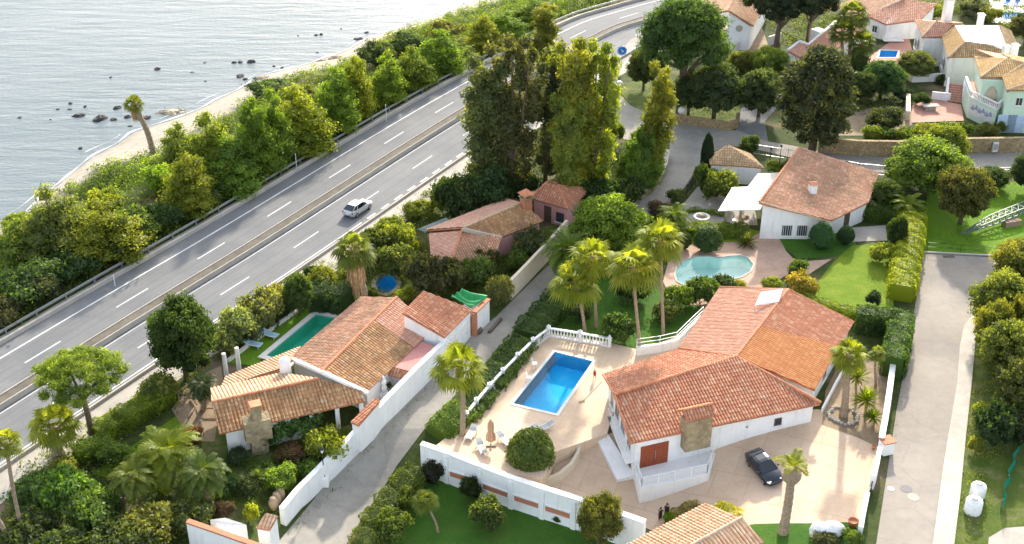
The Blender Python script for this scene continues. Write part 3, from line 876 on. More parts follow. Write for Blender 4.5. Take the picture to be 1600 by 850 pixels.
def tile_roof(parent, pts, e0, e1, mat, pitch=.30, course=.42, amp=.105, thick=.14, slab='ridge', name='roof'):
    """corrugated clay tiles on the plane polygon pts (world); e0-e1 is its eave edge"""
    pts = [Vector(p) for p in pts]
    c = sum(pts, Vector()) / len(pts)
    nrm = Vector()
    for i in range(len(pts)):
        a, b = pts[i], pts[(i + 1) % len(pts)]
        nrm += (a - c).cross(b - c)
    nrm.normalize()
    if nrm.z < 0: nrm = -nrm; pts = pts[::-1]
    u = (pts and (Vector(e1) - Vector(e0))); u = (u - nrm * u.dot(nrm)).normalized()
    v = nrm.cross(u)
    loc = [Vector(((p - c).dot(u), (p - c).dot(v), (p - c).dot(nrm))) for p in pts]
    u0, u1 = min(p.x for p in loc), max(p.x for p in loc); v0, v1 = min(p.y for p in loc), max(p.y for p in loc)
    k0 = math.floor(u0 / pitch); k1 = math.ceil(u1 / pitch)
    prof = [(0, 0), (.14, .55), (.32, .93), (.5, 1), (.68, .93), (.86, .55)]
    us = np.array([(k + f) * pitch for k in range(k0, k1 + 1) for f, _ in prof]); hs = np.array([h * amp for k in range(k0, k1 + 1) for _, h in prof])
    r0 = math.floor(v0 / course); r1 = math.ceil(v1 / course)
    rows = []
    for r in range(r0, r1 + 1): rows += [(r * course + .002, .028), ((r + 1) * course - .002, .0)]
    nu, nv = len(us), len(rows)
    g = np.random.default_rng(len(us) * 7 + nv)
    jit = g.normal(0, .006, (nv // 2 + 1, nu // len(prof) + 1))
    VV = np.zeros((nv, nu, 3))
    VV[:, :, 0] = us[None]
    for j, (vv, lift) in enumerate(rows):
        VV[j, :, 1] = vv
        VV[j, :, 2] = hs + lift + np.repeat(jit[j // 2], len(prof))[:nu]
    idx = (np.arange(nv - 1)[:, None] * nu + np.arange(nu - 1)[None]).ravel()
    FF = np.stack([idx, idx + 1, idx + 1 + nu, idx + nu], 1)
    me = np_mesh(name, VV.reshape(-1, 3), FF, M[mat])
    bm = bmesh.new(); bm.from_mesh(me)
    n = len(loc)
    for i in range(n):
        a, b = loc[i], loc[(i + 1) % n]; d = b - a
        if d.length < 1e-4: continue
        no = Vector((d.y, -d.x, 0)).normalized()
        bmesh.ops.bisect_plane(bm, geom=bm.faces[:] + bm.edges[:] + bm.verts[:], dist=1e-4, plane_co=a, plane_no=no, clear_outer=True)
    uvl = bm.loops.layers.uv.new('UVMap')
    for f in bm.faces:
        f.smooth = False
        for l in f.loops: l[uvl].uv = (l.vert.co.x, l.vert.co.y)
    # underside slab
    org = ORG[parent.name]
    mat4 = Matrix((u, v, nrm)).transposed()
    for w in bm.verts: w.co = mat4 @ w.co + c - org
    bm.to_mesh(me); bm.free()
    o = link(name, me, parent); ORG[o.name] = org
    m = MB()
    lo = [p - nrm * ((p - c).dot(nrm) + .012) for p in pts]; hi = [p - nrm * thick for p in lo]
    m.add(lo + hi, [tuple(range(n)), tuple(range(2 * n - 1, n - 1, -1))] + [(i + n, (i + 1) % n + n, (i + 1) % n, i) for i in range(n)])
    s = m.build('roof_deck', M[slab], parent)
    return o

def caps(parent, a, b, mat='ridge', r=.15, name='ridge_cap'):
    m = MB(); a = Vector(a); b = Vector(b)
    L = (b - a).length; k = max(1, int(L / .45)); d = (b - a) / k
    for i in range(k):
        p = a + d * i; q = p + d * 1.06
        m.tube([p + Vector((0, 0, .07)), q + Vector((0, 0, .055))], [r, r * .86], 8)
    return m.build(name, M[mat], parent)

def walls(parent, poly, z0, z1, mat='white', name='wall', inset=0.0):
    """solid body; z1 a list of top heights, one per corner"""
    z1 = list(z1) if hasattr(z1, '__len__') else [z1] * len(poly)
    A = sum(poly[i][0] * poly[(i + 1) % len(poly)][1] - poly[(i + 1) % len(poly)][0] * poly[i][1] for i in range(len(poly)))
    if A < 0: poly = poly[::-1]; z1 = z1[::-1]
    if inset: poly = offset(poly, -inset)
    return MB().prism([(p[0], p[1]) for p in poly], z0, z1).build(name, M[mat], parent)

def window(parent, a, b, t, zc, w, h, pane='glass', frame='frame', name='window', bars=1, sill=True, depth_=.06):
    """on the wall running a -> b (outside on the right-hand side of a -> b)"""
    a = Vector((a[0], a[1], 0)); b = Vector((b[0], b[1], 0)); d = (b - a).normalized(); n = Vector((d.y, -d.x, 0))
    c = a + (b - a) * t; c.z = zc
    rz = math.atan2(d.y, d.x)
    m = MB(); e = .09
    for s in (-1, 1):
        m.box(c + d * s * (w / 2 - e / 2) + n * depth_ / 2, (e, depth_, h), rz)
        m.box(c + Vector((0, 0, s * (h / 2 - e / 2))) + n * depth_ / 2, (w - 2 * e, depth_, e), rz)
    for k in range(bars):
        x = -w / 2 + w * (k + 1) / (bars + 1)
        m.box(c + d * x + n * depth_ * .4, (.05, depth_ * .7, h - 2 * e), rz)
    f = m.build(name, M[frame], parent)
    m = MB(); m.box(c + n * .012, (w - .02, .024, h - .02), rz); m.build('pane', M[pane], f)
    if sill:
        m = MB(); m.box(c + Vector((0, 0, -h / 2 - .045)) + n * .08, (w + .2, .16, .08), rz); m.build('sill', M['white'], f)
    return f

def door(parent, a, b, t, z0, w, h, mat='wood', split=True, name='door'):
    a = Vector((a[0], a[1], 0)); b = Vector((b[0], b[1], 0)); d = (b - a).normalized(); n = Vector((d.y, -d.x, 0))
    c = a + (b - a) * t; c.z = z0 + h / 2; rz = math.atan2(d.y, d.x)
    m = MB()
    k = 2 if split else 1
    for i in range(k):
        x = (-w / 2 + w * (i + .5) / k)
        m.box(c + d * x + n * .03, (w / k - .03, .06, h), rz)
        for j in range(int(h / .22)):
            m.box(c + d * x + n * .066 + Vector((0, 0, -h / 2 + .14 + j * .22)), (w / k - .14, .02, .17), rz)
    o = m.build(name, M[mat], parent)
    m = MB(); m.box(c + n * .11 + d * (.06 if split else w * .38), (.03, .05, .9 if split else .15), rz); m.build('handle', M['steel'], o)
    return o

def block_chimney(parent, p, w, d, z0, z1, rz, mat='white', cap='ridge', hood=True):
    m = MB(); m.box((p[0], p[1], (z0 + z1) / 2), (w, d, z1 - z0), rz)
    o = m.build('chimney', M[mat], parent, bevel=.03)
    if hood:
        m = MB()
        for s in (-1, 1):
            for k in (-1, 1):
                q = Vector((p[0], p[1], z1 + .12)) + Matrix.Rotation(rz, 3, 'Z') @ Vector((s * (w / 2 - .08), k * (d / 2 - .08), 0))
                m.box(q, (.12, .12, .24), rz)
        m.build('cap_post', M[mat], o)
        m = MB(); q = Matrix.Rotation(rz, 3, 'Z')
        vs = [q @ Vector((sx * (w / 2 + .12), sy * (d / 2 + .12), z1 + .24)) for sx, sy in ((-1, -1), (1, -1), (1, 1), (-1, 1))]
        vs += [q @ Vector((-w / 2 - .1, 0, z1 + .24 + w * .3)), q @ Vector((w / 2 + .1, 0, z1 + .24 + w * .3))]
        vs = [v + Vector((p[0], p[1], 0)) for v in vs]
        m.add(vs, [(0, 1, 5, 4), (2, 3, 4, 5), (0, 4, 3), (1, 2, 5), (3, 2, 1, 0)])
        m.build('cap', M[cap], o)
    return o
def ang(a, b): return math.atan2(b[1] - a[1], b[0] - a[0])
def up(p, z): return Vector((p[0], p[1], z))
# ------------------------------------------------------------------ the white villa with its pool
E_, RZ = 2.5, 4.5
FL, FR, RL = Q(985, 695, E_), Q(1282, 630, E_), Q(942, 586, E_)
G1, G2, BG1 = Q(960, 617, RZ), Q(1150, 558, RZ), Q(1231, 453, RZ)
BL0, BL1, BR0, BR1 = Q(1061, 545, E_), Q(1124, 449, E_), Q(1273, 610, E_), Q(1334, 504, E_)
villa = empty('villa', Q(1100, 650), 'white villa with red tiled roof, orange patch and stone chimney beside the blue pool', 'house')
tile_roof(villa, [FL, FR, G2, G1], FL, FR, 'tile_red')
tile_roof(villa, [RL, G1, G2, BL0], BL0, RL, 'tile_red')
tile_roof(villa, [BL0, G2, BG1, BL1], BL1, BL0, 'tile_rose')
t = .44
mr, me_ = G2.lerp(BG1, t), BR0.lerp(BR1, t + .18)
tile_roof(villa, [G2, BR0, me_, mr], BR0, me_, 'tile_orange')
tile_roof(villa, [mr, me_, BR1, BG1], me_, BR1, 'tile_red')
for a, b, mt in ((G1, G2, 'ridge'), (G2, BG1, 'ridge'), (G2, FR, 'tile_cap'), (BL0, G2, 'tile_cap')):
    caps(villa, a, b, 'ridge', .17)
for a, b in ((FL, G1), (G1, RL), (BG1, BL1), (BG1, BR1)): caps(villa, a, b, 'ridge', .12, 'verge_tile')
fl, fr, rl = FL.lerp(FR, .03) + Vector((0, .45, 0)), FR + Vector((-.5, .5, 0)), RL + Vector((.55, -.3, 0))
bl0 = BL0 + Vector((.2, -.5, 0))
g1 = (fl + rl) / 2
mid2 = (FR + BL0) / 2
walls(villa, [fl, fr, mid2, bl0, rl, g1], -3.2, [E_ - .12, E_ - .12, RZ - .45, E_ - .12, E_ - .12, RZ - .4])
c2 = (BL0 + BL1 + BR0 + BR1) / 4
w2 = [p.lerp(c2, .05) for p in (BL0, BR0, BR1, BL1)]
gm0, gm1 = (w2[0] + w2[1]) / 2, (w2[2] + w2[3]) / 2
walls(villa, [w2[0], gm0, w2[1], w2[2], gm1, w2[3]], -.4, [E_ - .14, RZ - .5, E_ - .14, E_ - .14, RZ - .45, E_ - .14], name='rear_wall')
# front terrace
TF = .0 - .72
tp = [P(999, 787), P(1107, 751), P(1117, 712)]
tb = fl.lerp(fr, .46)
m = MB(); m.prism([(p[0], p[1]) for p in (up(fl, 0) + Vector((.05, -.02, 0)), tp[0], tp[1], tp[2], tb + Vector((0, .1, 0)))], -3.2, TF); m.build('terrace', M['white'], villa)
m = MB()
rp = [up(fl, TF) + Vector((.15, -.1, 0)), up(tp[0], TF) + Vector((.12, .15, 0)), up(tp[1], TF) + Vector((-.15, .15, 0)), up(tp[2], TF) + Vector((-.12, .05, 0))]
for a, b in zip(rp[:-1], rp[1:]):
    m.bar(a + Vector((0, 0, 1.0)), b + Vector((0, 0, 1.0)), .06, .05)
    k = max(2, int((b - a).length / 1.35))
    for i in range(k + 1):
        q = a.lerp(b, i / k); m.bar(q, q + Vector((0, 0, 1.0)), .05, .05)
rl_ = m.build('terrace_railing', M['rail_white'], villa)
gm = N('railing_glass'); g_t = gm.n('BsdfTransparent'); g_g = gm.n('BsdfPrincipled'); gm.set(g_g, 'Base Color', (.75, .77, .76)); gm.set(g_g, 'Roughness', .1)
mx = gm.n('MixShader'); gm.set(mx, 0, .45); gm.t.links.new(g_t.outputs[0], mx.inputs[1]); gm.t.links.new(g_g.outputs[0], mx.inputs[2]); gm.t.links.new(mx.outputs[0], gm.out.inputs[0])
m = MB()
for a, b in zip(rp[:-1], rp[1:]): m.bar(a.lerp(b, .01) + Vector((0, 0, .52)), a.lerp(b, .99) + Vector((0, 0, .52)), .012, .8)
m.build('glass_panel', gm.m, rl_)
door(villa, fl, fr, .105, TF, 2.75, 2.35, 'wood', True, 'shutter_door')
window(villa, fl, fr, .80, .95, .75, .8, 'glass', 'dark_frame', bars=0)
m = MB(); q = fl.lerp(fr, .62); m.box((q.x, q.y - .06, 1.2), (.22, .12, .16)); m.build('wall_lamp', M['grey_wall'], villa)
# stone chimney breast with a tiled hood on the front wall
q = fl.lerp(fr, .318); rz = ang(fl, fr); dn = Vector((math.sin(rz), -math.cos(rz), 0))
m = MB(); c = q + dn * .30; m.box((c.x, c.y, 2.30), (2.55, 1.35, 3.3), rz)
ch = m.build('chimney', M['stone'], villa, bevel=.05)
m = MB(); RM = Matrix.Rotation(rz, 3, 'Z')
for sx in (-1.0, 0, 1.0):
    for sy in (-.5, .5): m.box(Vector((c.x, c.y, 4.1)) + RM @ Vector((sx, sy, 0)), (.22, .2, .34), rz)
m.build('hood_post', M['stone'], ch)
hz = 4.27
hp = [Vector((c.x, c.y, hz + (0 if abs(y) > .5 else .62))) + RM @ Vector((x, y, 0)) for x, y in ((-1.5, -.95), (1.5, -.95), (1.5, 0), (-1.5, 0), (1.5, .95), (-1.5, .95))]
tile_roof(villa, [hp[0], hp[1], hp[2], hp[3]], hp[0], hp[1], 'tile_red', thick=.08, name='chimney_hood')
tile_roof(villa, [hp[3], hp[2], hp[4], hp[5]], hp[4], hp[5], 'tile_orange', thick=.08, name='chimney_hood')
caps(villa, hp[3], hp[2], 'ridge', .12)
# gable side towards the pool: tall glazed doors with a white balcony rail
for t, w, h, zc in ((.17, 1.2, 2.1, 1.2), (.36, 1.5, 2.2, 1.3), (.58, 1.5, 2.2, 1.3), (.80, 1.3, 2.1, 1.2)):
    window(villa, rl, fl, t, zc, w, h, 'pale_glass' if 'pale_glass' in M else 'glass', 'frame', bars=1)
for t, w in ((.63, 1.3), (.86, 1.1)): window(villa, rl, fl, t, -1.2, w, 1.5, 'glass', 'frame', bars=1)
d = (fl - rl).normalized(); nn = Vector((d.y, -d.x, 0))
m = MB(); a, b = rl.lerp(fl, .3), rl.lerp(fl, .985)
m.prism([(p[0], p[1]) for p in (a, a + nn * .8, b + nn * .8, b)], -.12, .1); m.build('balcony', M['white'], villa)
m = MB(); a0, b0 = up(a + nn * .74, .1), up(b + nn * .74, .1)
m.bar(a0 + Vector((0, 0, 1)), b0 + Vector((0, 0, 1)), .06, .05)
for i in range(17): q = a0.lerp(b0, i / 16); m.bar(q, q + Vector((0, 0, 1)), .035, .035)
m.build('balcony_railing', M['rail_white'], villa)
m = MB(); st_ = [P(931, 687), P(950, 683), P(992, 748), P(964, 754)]
m.prism([(p[0], p[1]) for p in st_], -3.2, [p.z + .35 for p in st_]); m.build('plinth', M['white'], villa)
# downpipe and low parapet on the right
m = MB(); q = w2[1] + Vector((.12, -.1, 0)); m.tube([(q.x, q.y, 0), (q.x, q.y, 2.3)], .06, 6); m.build('downpipe', M['rail_white'], villa)
window(villa, w2[1], w2[2], .35, 1.2, 1.3, 1.2, bars=1); window(villa, w2[1], w2[2], .72, 1.2, 1.3, 1.2, bars=1)
window(villa, w2[3], w2[0], .45, 1.3, 1.8, 1.3, bars=1)

# solar panel that rests on the rear roof
sp = [Q(1180, 476, 4.75), Q(1217, 471, 4.75), Q(1223, 451, 5.25), Q(1189, 456, 5.25)]
solar = empty('solar_panel', sum(sp, Vector()) / 4, 'white solar water panel tilted on the rear roof of the pool villa', 'solar panel')
m = MB(); nz = Vector((0, 0, -.12)); m.add(sp + [p + nz for p in sp], [(0, 1, 2, 3), (7, 6, 5, 4), (0, 4, 5, 1), (1, 5, 6, 2), (2, 6, 7, 3), (3, 7, 4, 0)]); m.build('panel', M['solar'], solar)
m = MB()
for p in sp: m.bar(p + nz, Vector((p.x, p.y, 3.2)), .06, .06)
m.build('stand', M['steel'], solar)

# ------------------------------------------------------------------ long brown-roofed house left of the lane
h1 = empty('long_house', Q(520, 600), 'long low house of mottled brown tiles with white gable band beside the lane wall', 'house')
A, B = Q(620, 465, 4.4), Q(503, 581, 4.4)
LA, LB, RB = Q(565, 465, 2.6), Q(452, 559, 2.6), Q(573, 613, 2.6)
RA = Vector((2 * A.x - LA.x, 2 * A.y - LA.y, 2.6))
mA = A.lerp(B, .33); mR = RA.lerp(RB, .33)
tile_roof(h1, [A, B, LB, LA], LA, LB, 'tile_old', pitch=.30, amp=.095)
tile_roof(h1, [A, mA, mR, RA], mR, RA, 'tile_rose', pitch=.30, amp=.09)
tile_roof(h1, [mA, B, RB, mR], RB, mR, 'tile_brown', pitch=.30, amp=.10)
caps(h1, A, B, 'ridge', .16)
m = MB()
for a, b in ((LB, B), (B, RB)):
    m.bar(a + Vector((.12, -.18, .05)), b + Vector((.12, -.18, .05)), .34, .30)
m.build('gable_band', M['white'], h1)
cc = (LA + LB + RA + RB) / 4
wl = [p.lerp(cc, .05) for p in (LA, LB, RB, RA)]
walls(h1, [wl[0], wl[1], (wl[1] + wl[2]) / 2, wl[2], wl[3], (wl[3] + wl[0]) / 2], -.6, [2.45, 2.45, 4.0, 2.45, 2.45, 4.0])
for t in (.2, .45, .7): window(h1, wl[0], wl[1], t, 1.2, 1.5, 1.5, bars=1)
# front wing
WA, WB = Q(331, 629, 4.0), Q(497, 592, 4.0)
WC, WD = Q(343, 679, 2.5), Q(571, 626, 2.5)
WE = RB.lerp(B, .12); WE.z = 2.75
tile_roof(h1, [WC, WD, WE, WB, WA], WC, WD, 'tile_brown', pitch=.34, amp=.11)
WF, WG = Q(329, 607, 3.1), Q(440, 583, 3.1)
tile_roof(h1, [WA, WB, WG, WF], WG, WF, 'tile_pale', pitch=.34, amp=.10)
caps(h1, WA, WB, 'ridge', .15)
wd = WD.lerp(WC, .03) + Vector((0, .8, 0)); wc = WC + Vector((.45, .45, 0)); wa = WA + Vector((.5, 1.9, 0))
m = MB(); m.prism([(p[0], p[1]) for p in (wc, WC.lerp(WD, .52) + Vector((0, .5, 0)), B.lerp(WB, .3) + Vector((0, .4, 0)), wa)], -.8, [2.4, 2.4, 3.2, 2.9]); m.build('wing_wall', M['white'], h1)
m = MB()
for t in (.62, .8, .97):
    q = WC.lerp(WD, t) + Vector((-.1, .5, 0)); m.box((q.x, q.y, .9), (.35, .35, 3.0))
m.build('porch_post', M['white'], h1)
# stone chimney stack standing before the wing
rz = ang(WC, WD); q0 = WC.lerp(WD, .245) + Vector((.1, -.1, 0)); RM = Matrix.Rotation(rz, 3, 'Z')
m = MB(); m.prism([(p.x, p.y) for p in (q0 + RM @ Vector(k) for k in ((-.75, -.4, 0), (.75, -.4, 0), (.75, .5, 0), (-.75, .5, 0)))], -1.0, 1.2)
m.prism([(p.x, p.y) for p in (q0 + RM @ Vector(k) for k in ((-1.2, -.46, 0), (1.2, -.46, 0), (1.2, .55, 0), (-1.2, .55, 0)))], 1.203, [3.3, 3.3, 3.6, 3.6])
chs = m.build('chimney', M['stone'], h1)
m = MB(); m.box((q0.x, q0.y + .2, 4.0), (.8, .8, 1.6), rz); m.build('stack', M['stone'], chs)
m = MB(); m.box((q0.x, q0.y + .2, 4.87), (1.05, 1.0, .12), rz); m.build('cap', M['ridge'], chs)
# pale porch roof towards the green pool
pa, pb, pc, pd = Q(352, 590, 2.5), Q(470, 541, 2.5), Q(449, 574, 3.1), Q(345, 606, 3.0)
tile_roof(h1, [pa, pb, pc, pd], pb, pa, 'tile_pale', pitch=.34, amp=.10, name='porch_roof')
q = Q(446, 578, 3.4)
m = MB(); m.lathe([(.52, -1.4), (.55, 0), (.52, 1.15), (.30, 1.35), (.05, 1.4)], 14, (q.x, q.y, q.z)); m.build('chimney', M['white'], h1, smooth=True)
for px in ((354, 592), (374, 583)):
    q = P(px[0], px[1] - 4); m = MB(); m.tube([(q.x, q.y, 0), (q.x, q.y, 2.7)], [.24, .2], 10)
    m.build('pillar', M['white_old'], h1)
# courtyard: flat pink roof, tiled strip, raised garage
fa, fb, fc, fd = Q(637, 526, 2.55), Q(683, 543, 2.55), Q(641, 581, 2.55), Q(598, 570, 2.55)
m = MB(); m.prism([(p[0], p[1]) for p in (fa, fd, fc, fb)], -.4, 2.5); o = m.build('courtyard_wall', M['white'], h1)
m = MB(); m.prism([(p[0], p[1]) for p in (fa, fd, fc, fb)], 2.503, 2.58); m.build('flat_roof', M['pink_roof'], h1)
sa, sb = Q(634, 594, 2.0), Q(586, 581, 2.0)
tile_roof(h1, [sb, sa, up(fc, 2.6), up(fd, 2.6)], sb, sa, 'tile_red', pitch=.34, amp=.1, name='strip_roof')
ga, gb, gc, gd = Q(661, 455, 5.2), Q(628, 489, 5.2), Q(695, 528, 3.2), Q(738, 484, 3.2)
garage = empty('garage', Q(690, 520), 'white garage under a single red tiled slope at the upper end of the lane wall', 'garage')
tile_roof(garage, [ga, gb, gc, gd], gc, gd, 'tile_red', pitch=.30, amp=.10)
gcn = (ga + gb + gc + gd) / 4
gw = [p.lerp(gcn, .06) for p in (ga, gb, gc, gd)]
walls(garage, gw, -.4, [4.95, 4.95, 2.98, 2.98])
for t, w in ((.62, 2.6), (.22, 1.0)): door(garage, gw[2], gw[3], t, .02, w, 2.3, 'rail_white', False, 'garage_door')
ea, eb, ec = Q(738, 486, 3.0), Q(763, 464, 3.0), Q(742, 462, 3.0)
ext = empty('tarp_shelter', Q(752, 500), 'small white walled yard shelter with brick pillar and terracotta coping', 'shelter')
e0, e1 = gw[3] + Vector((.4, .3, 0)), up(eb, 0)
m = MB(); m.bar(up(e0, 1.25), up(e1, 1.25), .25, 2.9); m.build('wall', M['white'], ext)
m = MB(); m.bar(up(e0, 2.78), up(e1, 2.78), .55, .14); m.build('coping', M['terracotta'], ext)
m = MB(); m.box((e0.x, e0.y, 1.3), (.45, .45, 2.9), .6); m.build('pillar', M['terracotta'], ext)
m = MB(); m.bar(up(e1, 1.2), up(e1, 1.2) + Vector((-2.6, 1.6, 0)), .2, 2.7); m.build('side_wall', M['white'], ext)
tg = [Q(705, 467, 2.9), Q(736, 484, 2.75), Q(762, 467, 2.9), Q(722, 455, 2.9)]
n = 14; vs = []
for j in range(n + 1):
    for i in range(n + 1):
        a = tg[0].lerp(tg[1], i / n).lerp(tg[3].lerp(tg[2], i / n), j / n)
        a.z += .16 * math.sin(j / n * 15 + math.sin(i / n * 4)) - .45 * math.sin(math.pi * i / n) * math.sin(math.pi * j / n) + .25; vs.append(a)
m = MB(); m.add(vs, [(j * (n + 1) + i, j * (n + 1) + i + 1, (j + 1) * (n + 1) + i + 1, (j + 1) * (n + 1) + i) for j in range(n) for i in range(n)])
o = m.build('tarpaulin', M['tarp'], None, smooth=True); sd = o.modifiers.new('thickness', 'SOLIDIFY'); sd.thickness = .03
tag(o, 'sagging green tarpaulin stretched behind the red-roofed garage', 'tarpaulin')

# ------------------------------------------------------------------ house with pink slopes by the highway
h2 = empty('pink_roof_house', Q(740, 400), 'house with pale pink and brown tiled slopes between highway and lane', 'house')
a, b = Q(724, 356, 4.3), Q(815, 317, 4.3)
tile_roof(h2, [a, b, Q(791, 311, 2.6), Q(665, 359, 2.6)], Q(791, 311, 2.6), Q(665, 359, 2.6), 'tile_sunlit_pink')
tile_roof(h2, [a, b, Q(849, 345, 2.6), Q(783, 371, 2.6)], Q(783, 371, 2.6), Q(849, 345, 2.6), 'tile_brown')
caps(h2, a, b, 'ridge_pale', .15)
k0, k1, k2, k3, k4 = Q(671, 367, 2.7), Q(722, 359.5, 4.0), Q(783, 372.5, 2.75), Q(774, 400, 2.2), Q(703, 418, 2.2)
tile_roof(h2, [k0, k1, k4, Q(673, 402, 2.2)], Q(673, 402, 2.2), k4, 'tile_sunlit_pink')
tile_roof(h2, [k1, k2, k3, k4], k4, k3, 'tile_old')
caps(h2, k1, k4, 'ridge', .13)
m = MB(); m.bar(a + Vector((-.1, -.25, -.05)), Q(784, 371, 2.62) + Vector((0, -.1, 0)), .35, .35); m.build('verge_band', M['grey_wall'], h2)
ctr = Q(760, 352, 3)
ft = [Q(665, 359, 2.6), k0, Q(673, 402, 2.2), k4, k3, Q(783, 371, 2.6), Q(849, 345, 2.6), Q(791, 311, 2.6)]
ft = [p.lerp(up(ctr, p.z), .07) for p in ft]
walls(h2, ft, -.4, [2.3, 2.3, 1.9, 1.9, 1.9, 2.3, 2.3, 2.3], 'pink')
window(h2, ft[4], ft[3], .4, 1.0, 1.4, 1.0); 
q = Q(822, 318, 4.4); m = MB(); m.box((q.x, q.y, 3.4), (1.0, 1.0, 3.6), .55); o = m.build('chimney', M['terracotta'], h2)
m = MB(); m.box((q.x, q.y, 5.25), (1.35, 1.35, .12), .55); RM = Matrix.Rotation(.55, 3, 'Z')
for sx in (-.4, .4):
    for sy in (-.4, .4): m.box(Vector((q.x, q.y, 5.5)) + RM @ Vector((sx, sy, 0)), (.18, .18, .4), .55)
m.build('cap', M['stone'], o)
m = MB(); tp_ = Vector((q.x, q.y, 6.35)); cs = [Vector((q.x, q.y, 5.7)) + RM @ Vector((x, y, 0)) for x, y in ((-.75, -.75), (.75, -.75), (.75, .75), (-.75, .75))]
m.add(cs + [tp_], [(0, 1, 4), (1, 2, 4), (2, 3, 4), (3, 0, 4), (3, 2, 1, 0)]); m.build('hood', M['ridge'], o)
sh_ = empty('lean_to', Q(690, 350), 'green corrugated lean-to roof against the pink-roofed house', 'lean-to')
ga_, gb_, gc_, gd_ = Q(652, 358, 2.3), Q(696, 340, 2.3), Q(702, 344, 2.5), Q(664, 363, 2.5)
vs = []; fs = []
for i in range(61):
    t = i / 60; z = Vector((0, 0, .05 * math.sin(i * 1.6))); vs += [ga_.lerp(gb_, t) + z, gd_.lerp(gc_, t) + z]
m = MB(); m.add(vs, [(2 * i, 2 * i + 2, 2 * i + 3, 2 * i + 1) for i in range(60)]); m.build('roof', M['green_steel'], sh_)
m = MB()
for p in (ga_, gb_, gc_, gd_): m.bar(Vector((p.x, p.y, 0)), p, .1, .1)
m.build('post', M['grey_wood'], sh_)

# small hip-roofed pink annex
an = empty('pink_annex', Q(870, 345), 'small pink hip-roofed annex with dark door beside the brick chimney', 'house')
ap = Q(854, 285, 4.3); ap2 = Q(872, 290, 4.3)
e = [Q(829, 310, 2.7), Q(887, 327, 2.7), Q(926, 296, 2.7)]
e3 = e[0] + e[2] - e[1]
tile_roof(an, [e[0], e[1], ap2, ap], e[0], e[1], 'tile_red'); tile_roof(an, [e[1], e[2], ap2], e[1], e[2], 'tile_red')
tile_roof(an, [e[2], e3, ap, ap2], e[2], e3, 'tile_rose'); tile_roof(an, [e3, e[0], ap], e3, e[0], 'tile_rose')
for x in (e[0], e3): caps(an, ap, x, 'ridge', .12)
for x in (e[1], e[2]): caps(an, ap2, x, 'ridge', .12)
ec_ = (e[0] + e[2]) / 2; aw = [p.lerp(ec_, .12) for p in (e[0], e[1], e[2], e3)]
walls(an, aw, -.3, 2.6, 'pink')
door(an, aw[0], aw[1], .42, .02, 1.0, 2.1, 'dark_frame', False)
window(an, aw[0], aw[1], .80, 1.1, 1.1, 1.3, 'glass', 'dark_frame', bars=2)

# ------------------------------------------------------------------ white house with a mossy single-slope roof
h3 = empty('mossy_roof_house', Q(1270, 340), 'white house under a broad weathered single-slope tiled roof with barred window', 'house')
r = [Q(1249, 231, 5.0), Q(1373, 271, 2.7), Q(1358, 314, 2.7), Q(1298, 348, 2.75), Q(1186, 316, 5.0)]
tile_roof(h3, [r[0], r[1], r[2], r[3], r[4]], r[2], r[1], 'tile_old', pitch=.30, amp=.10)
caps(h3, r[4], r[0], 'ridge', .15); caps(h3, r[4], r[3], 'ridge_pale', .11, 'verge_tile')
l1_ = r[0].lerp(r[4], .5)
rc = sum(r, Vector()) / 5
w3 = [p.lerp(up(rc, p.z), .06) for p in (r[4], r[3], r[2], r[1], r[0], l1_)]
w3[1] = w3[1] + Vector((-.5, .6, 0))
walls(h3, w3, -.4, [4.75, 2.5, 2.5, 2.5, 4.75, 4.75])
window(h3, w3[0], w3[1], .42, 1.15, 1.3, 1.5, 'glass', 'frame', bars=4); window(h3, w3[0], w3[1], .66, 1.15, 1.3, 1.5, 'glass', 'frame', bars=4)
door(h3, w3[1], w3[2], .55, .0, 1.0, 2.1, 'dark_frame', False); 
q = Q(1269, 300, 4.0); block_chimney(h3, q, .8, .8, 3.2, 4.9, .3, 'white', 'tile_cap' if 'tile_cap' in M else 'ridge')
pg = empty('pergola', Q(1160, 345), 'white translucent panel awning on posts against the mossy-roofed house', 'pergola')
q = [Q(1143.6, 294, 2.75), Q(1122.4, 329, 2.6), Q(1188, 327, 2.75), Q(1222, 270, 2.95), Q(1184, 272, 2.95), Q(1168, 293, 2.8)]
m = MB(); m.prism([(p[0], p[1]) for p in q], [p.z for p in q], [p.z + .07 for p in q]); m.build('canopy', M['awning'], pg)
m = MB()
for t in np.linspace(.04, .96, 5):
    a, b = q[1].lerp(q[2], t), (q[0].lerp(q[5], min(1, t * 2)) if t < .5 else q[5].lerp(q[3], (t - .5) * 2)); m.bar(a + Vector((0, 0, .09)), b + Vector((0, 0, .09)), .09, .06)
m.bar(q[1], q[2], .12, .16); m.bar(q[0], q[5], .12, .16); m.build('rafter', M['rail_white'], pg)
m = MB()
for p in (q[1].lerp(q[2], .2), q[1].lerp(q[2], .55), q[0]): m.box((p.x, p.y + .15, p.z / 2), (.28, .28, p.z))
m.build('post', M['stone'], pg)
sd_ = empty('straw_roof_shed', Q(1150, 270), 'small white shed with low straw-coloured hipped roof by the lane gate', 'shed')
s = [Q(1109, 257, 2.5), Q(1161, 260, 2.5), Q(1194, 263, 2.5), Q(1172, 240, 2.5), Q(1107, 244, 2.5)]
ap = Q(1137, 227, 3.9)
for i, j in ((0, 1), (1, 2), (2, 3), (3, 4), (4, 0)): tile_roof(sd_, [s[i], s[j], ap], s[i], s[j], 'tile_straw', amp=.06)
sc_ = sum(s, Vector()) / 5
walls(sd_, [p.lerp(sc_, .1) for p in s], -.3, 2.4)

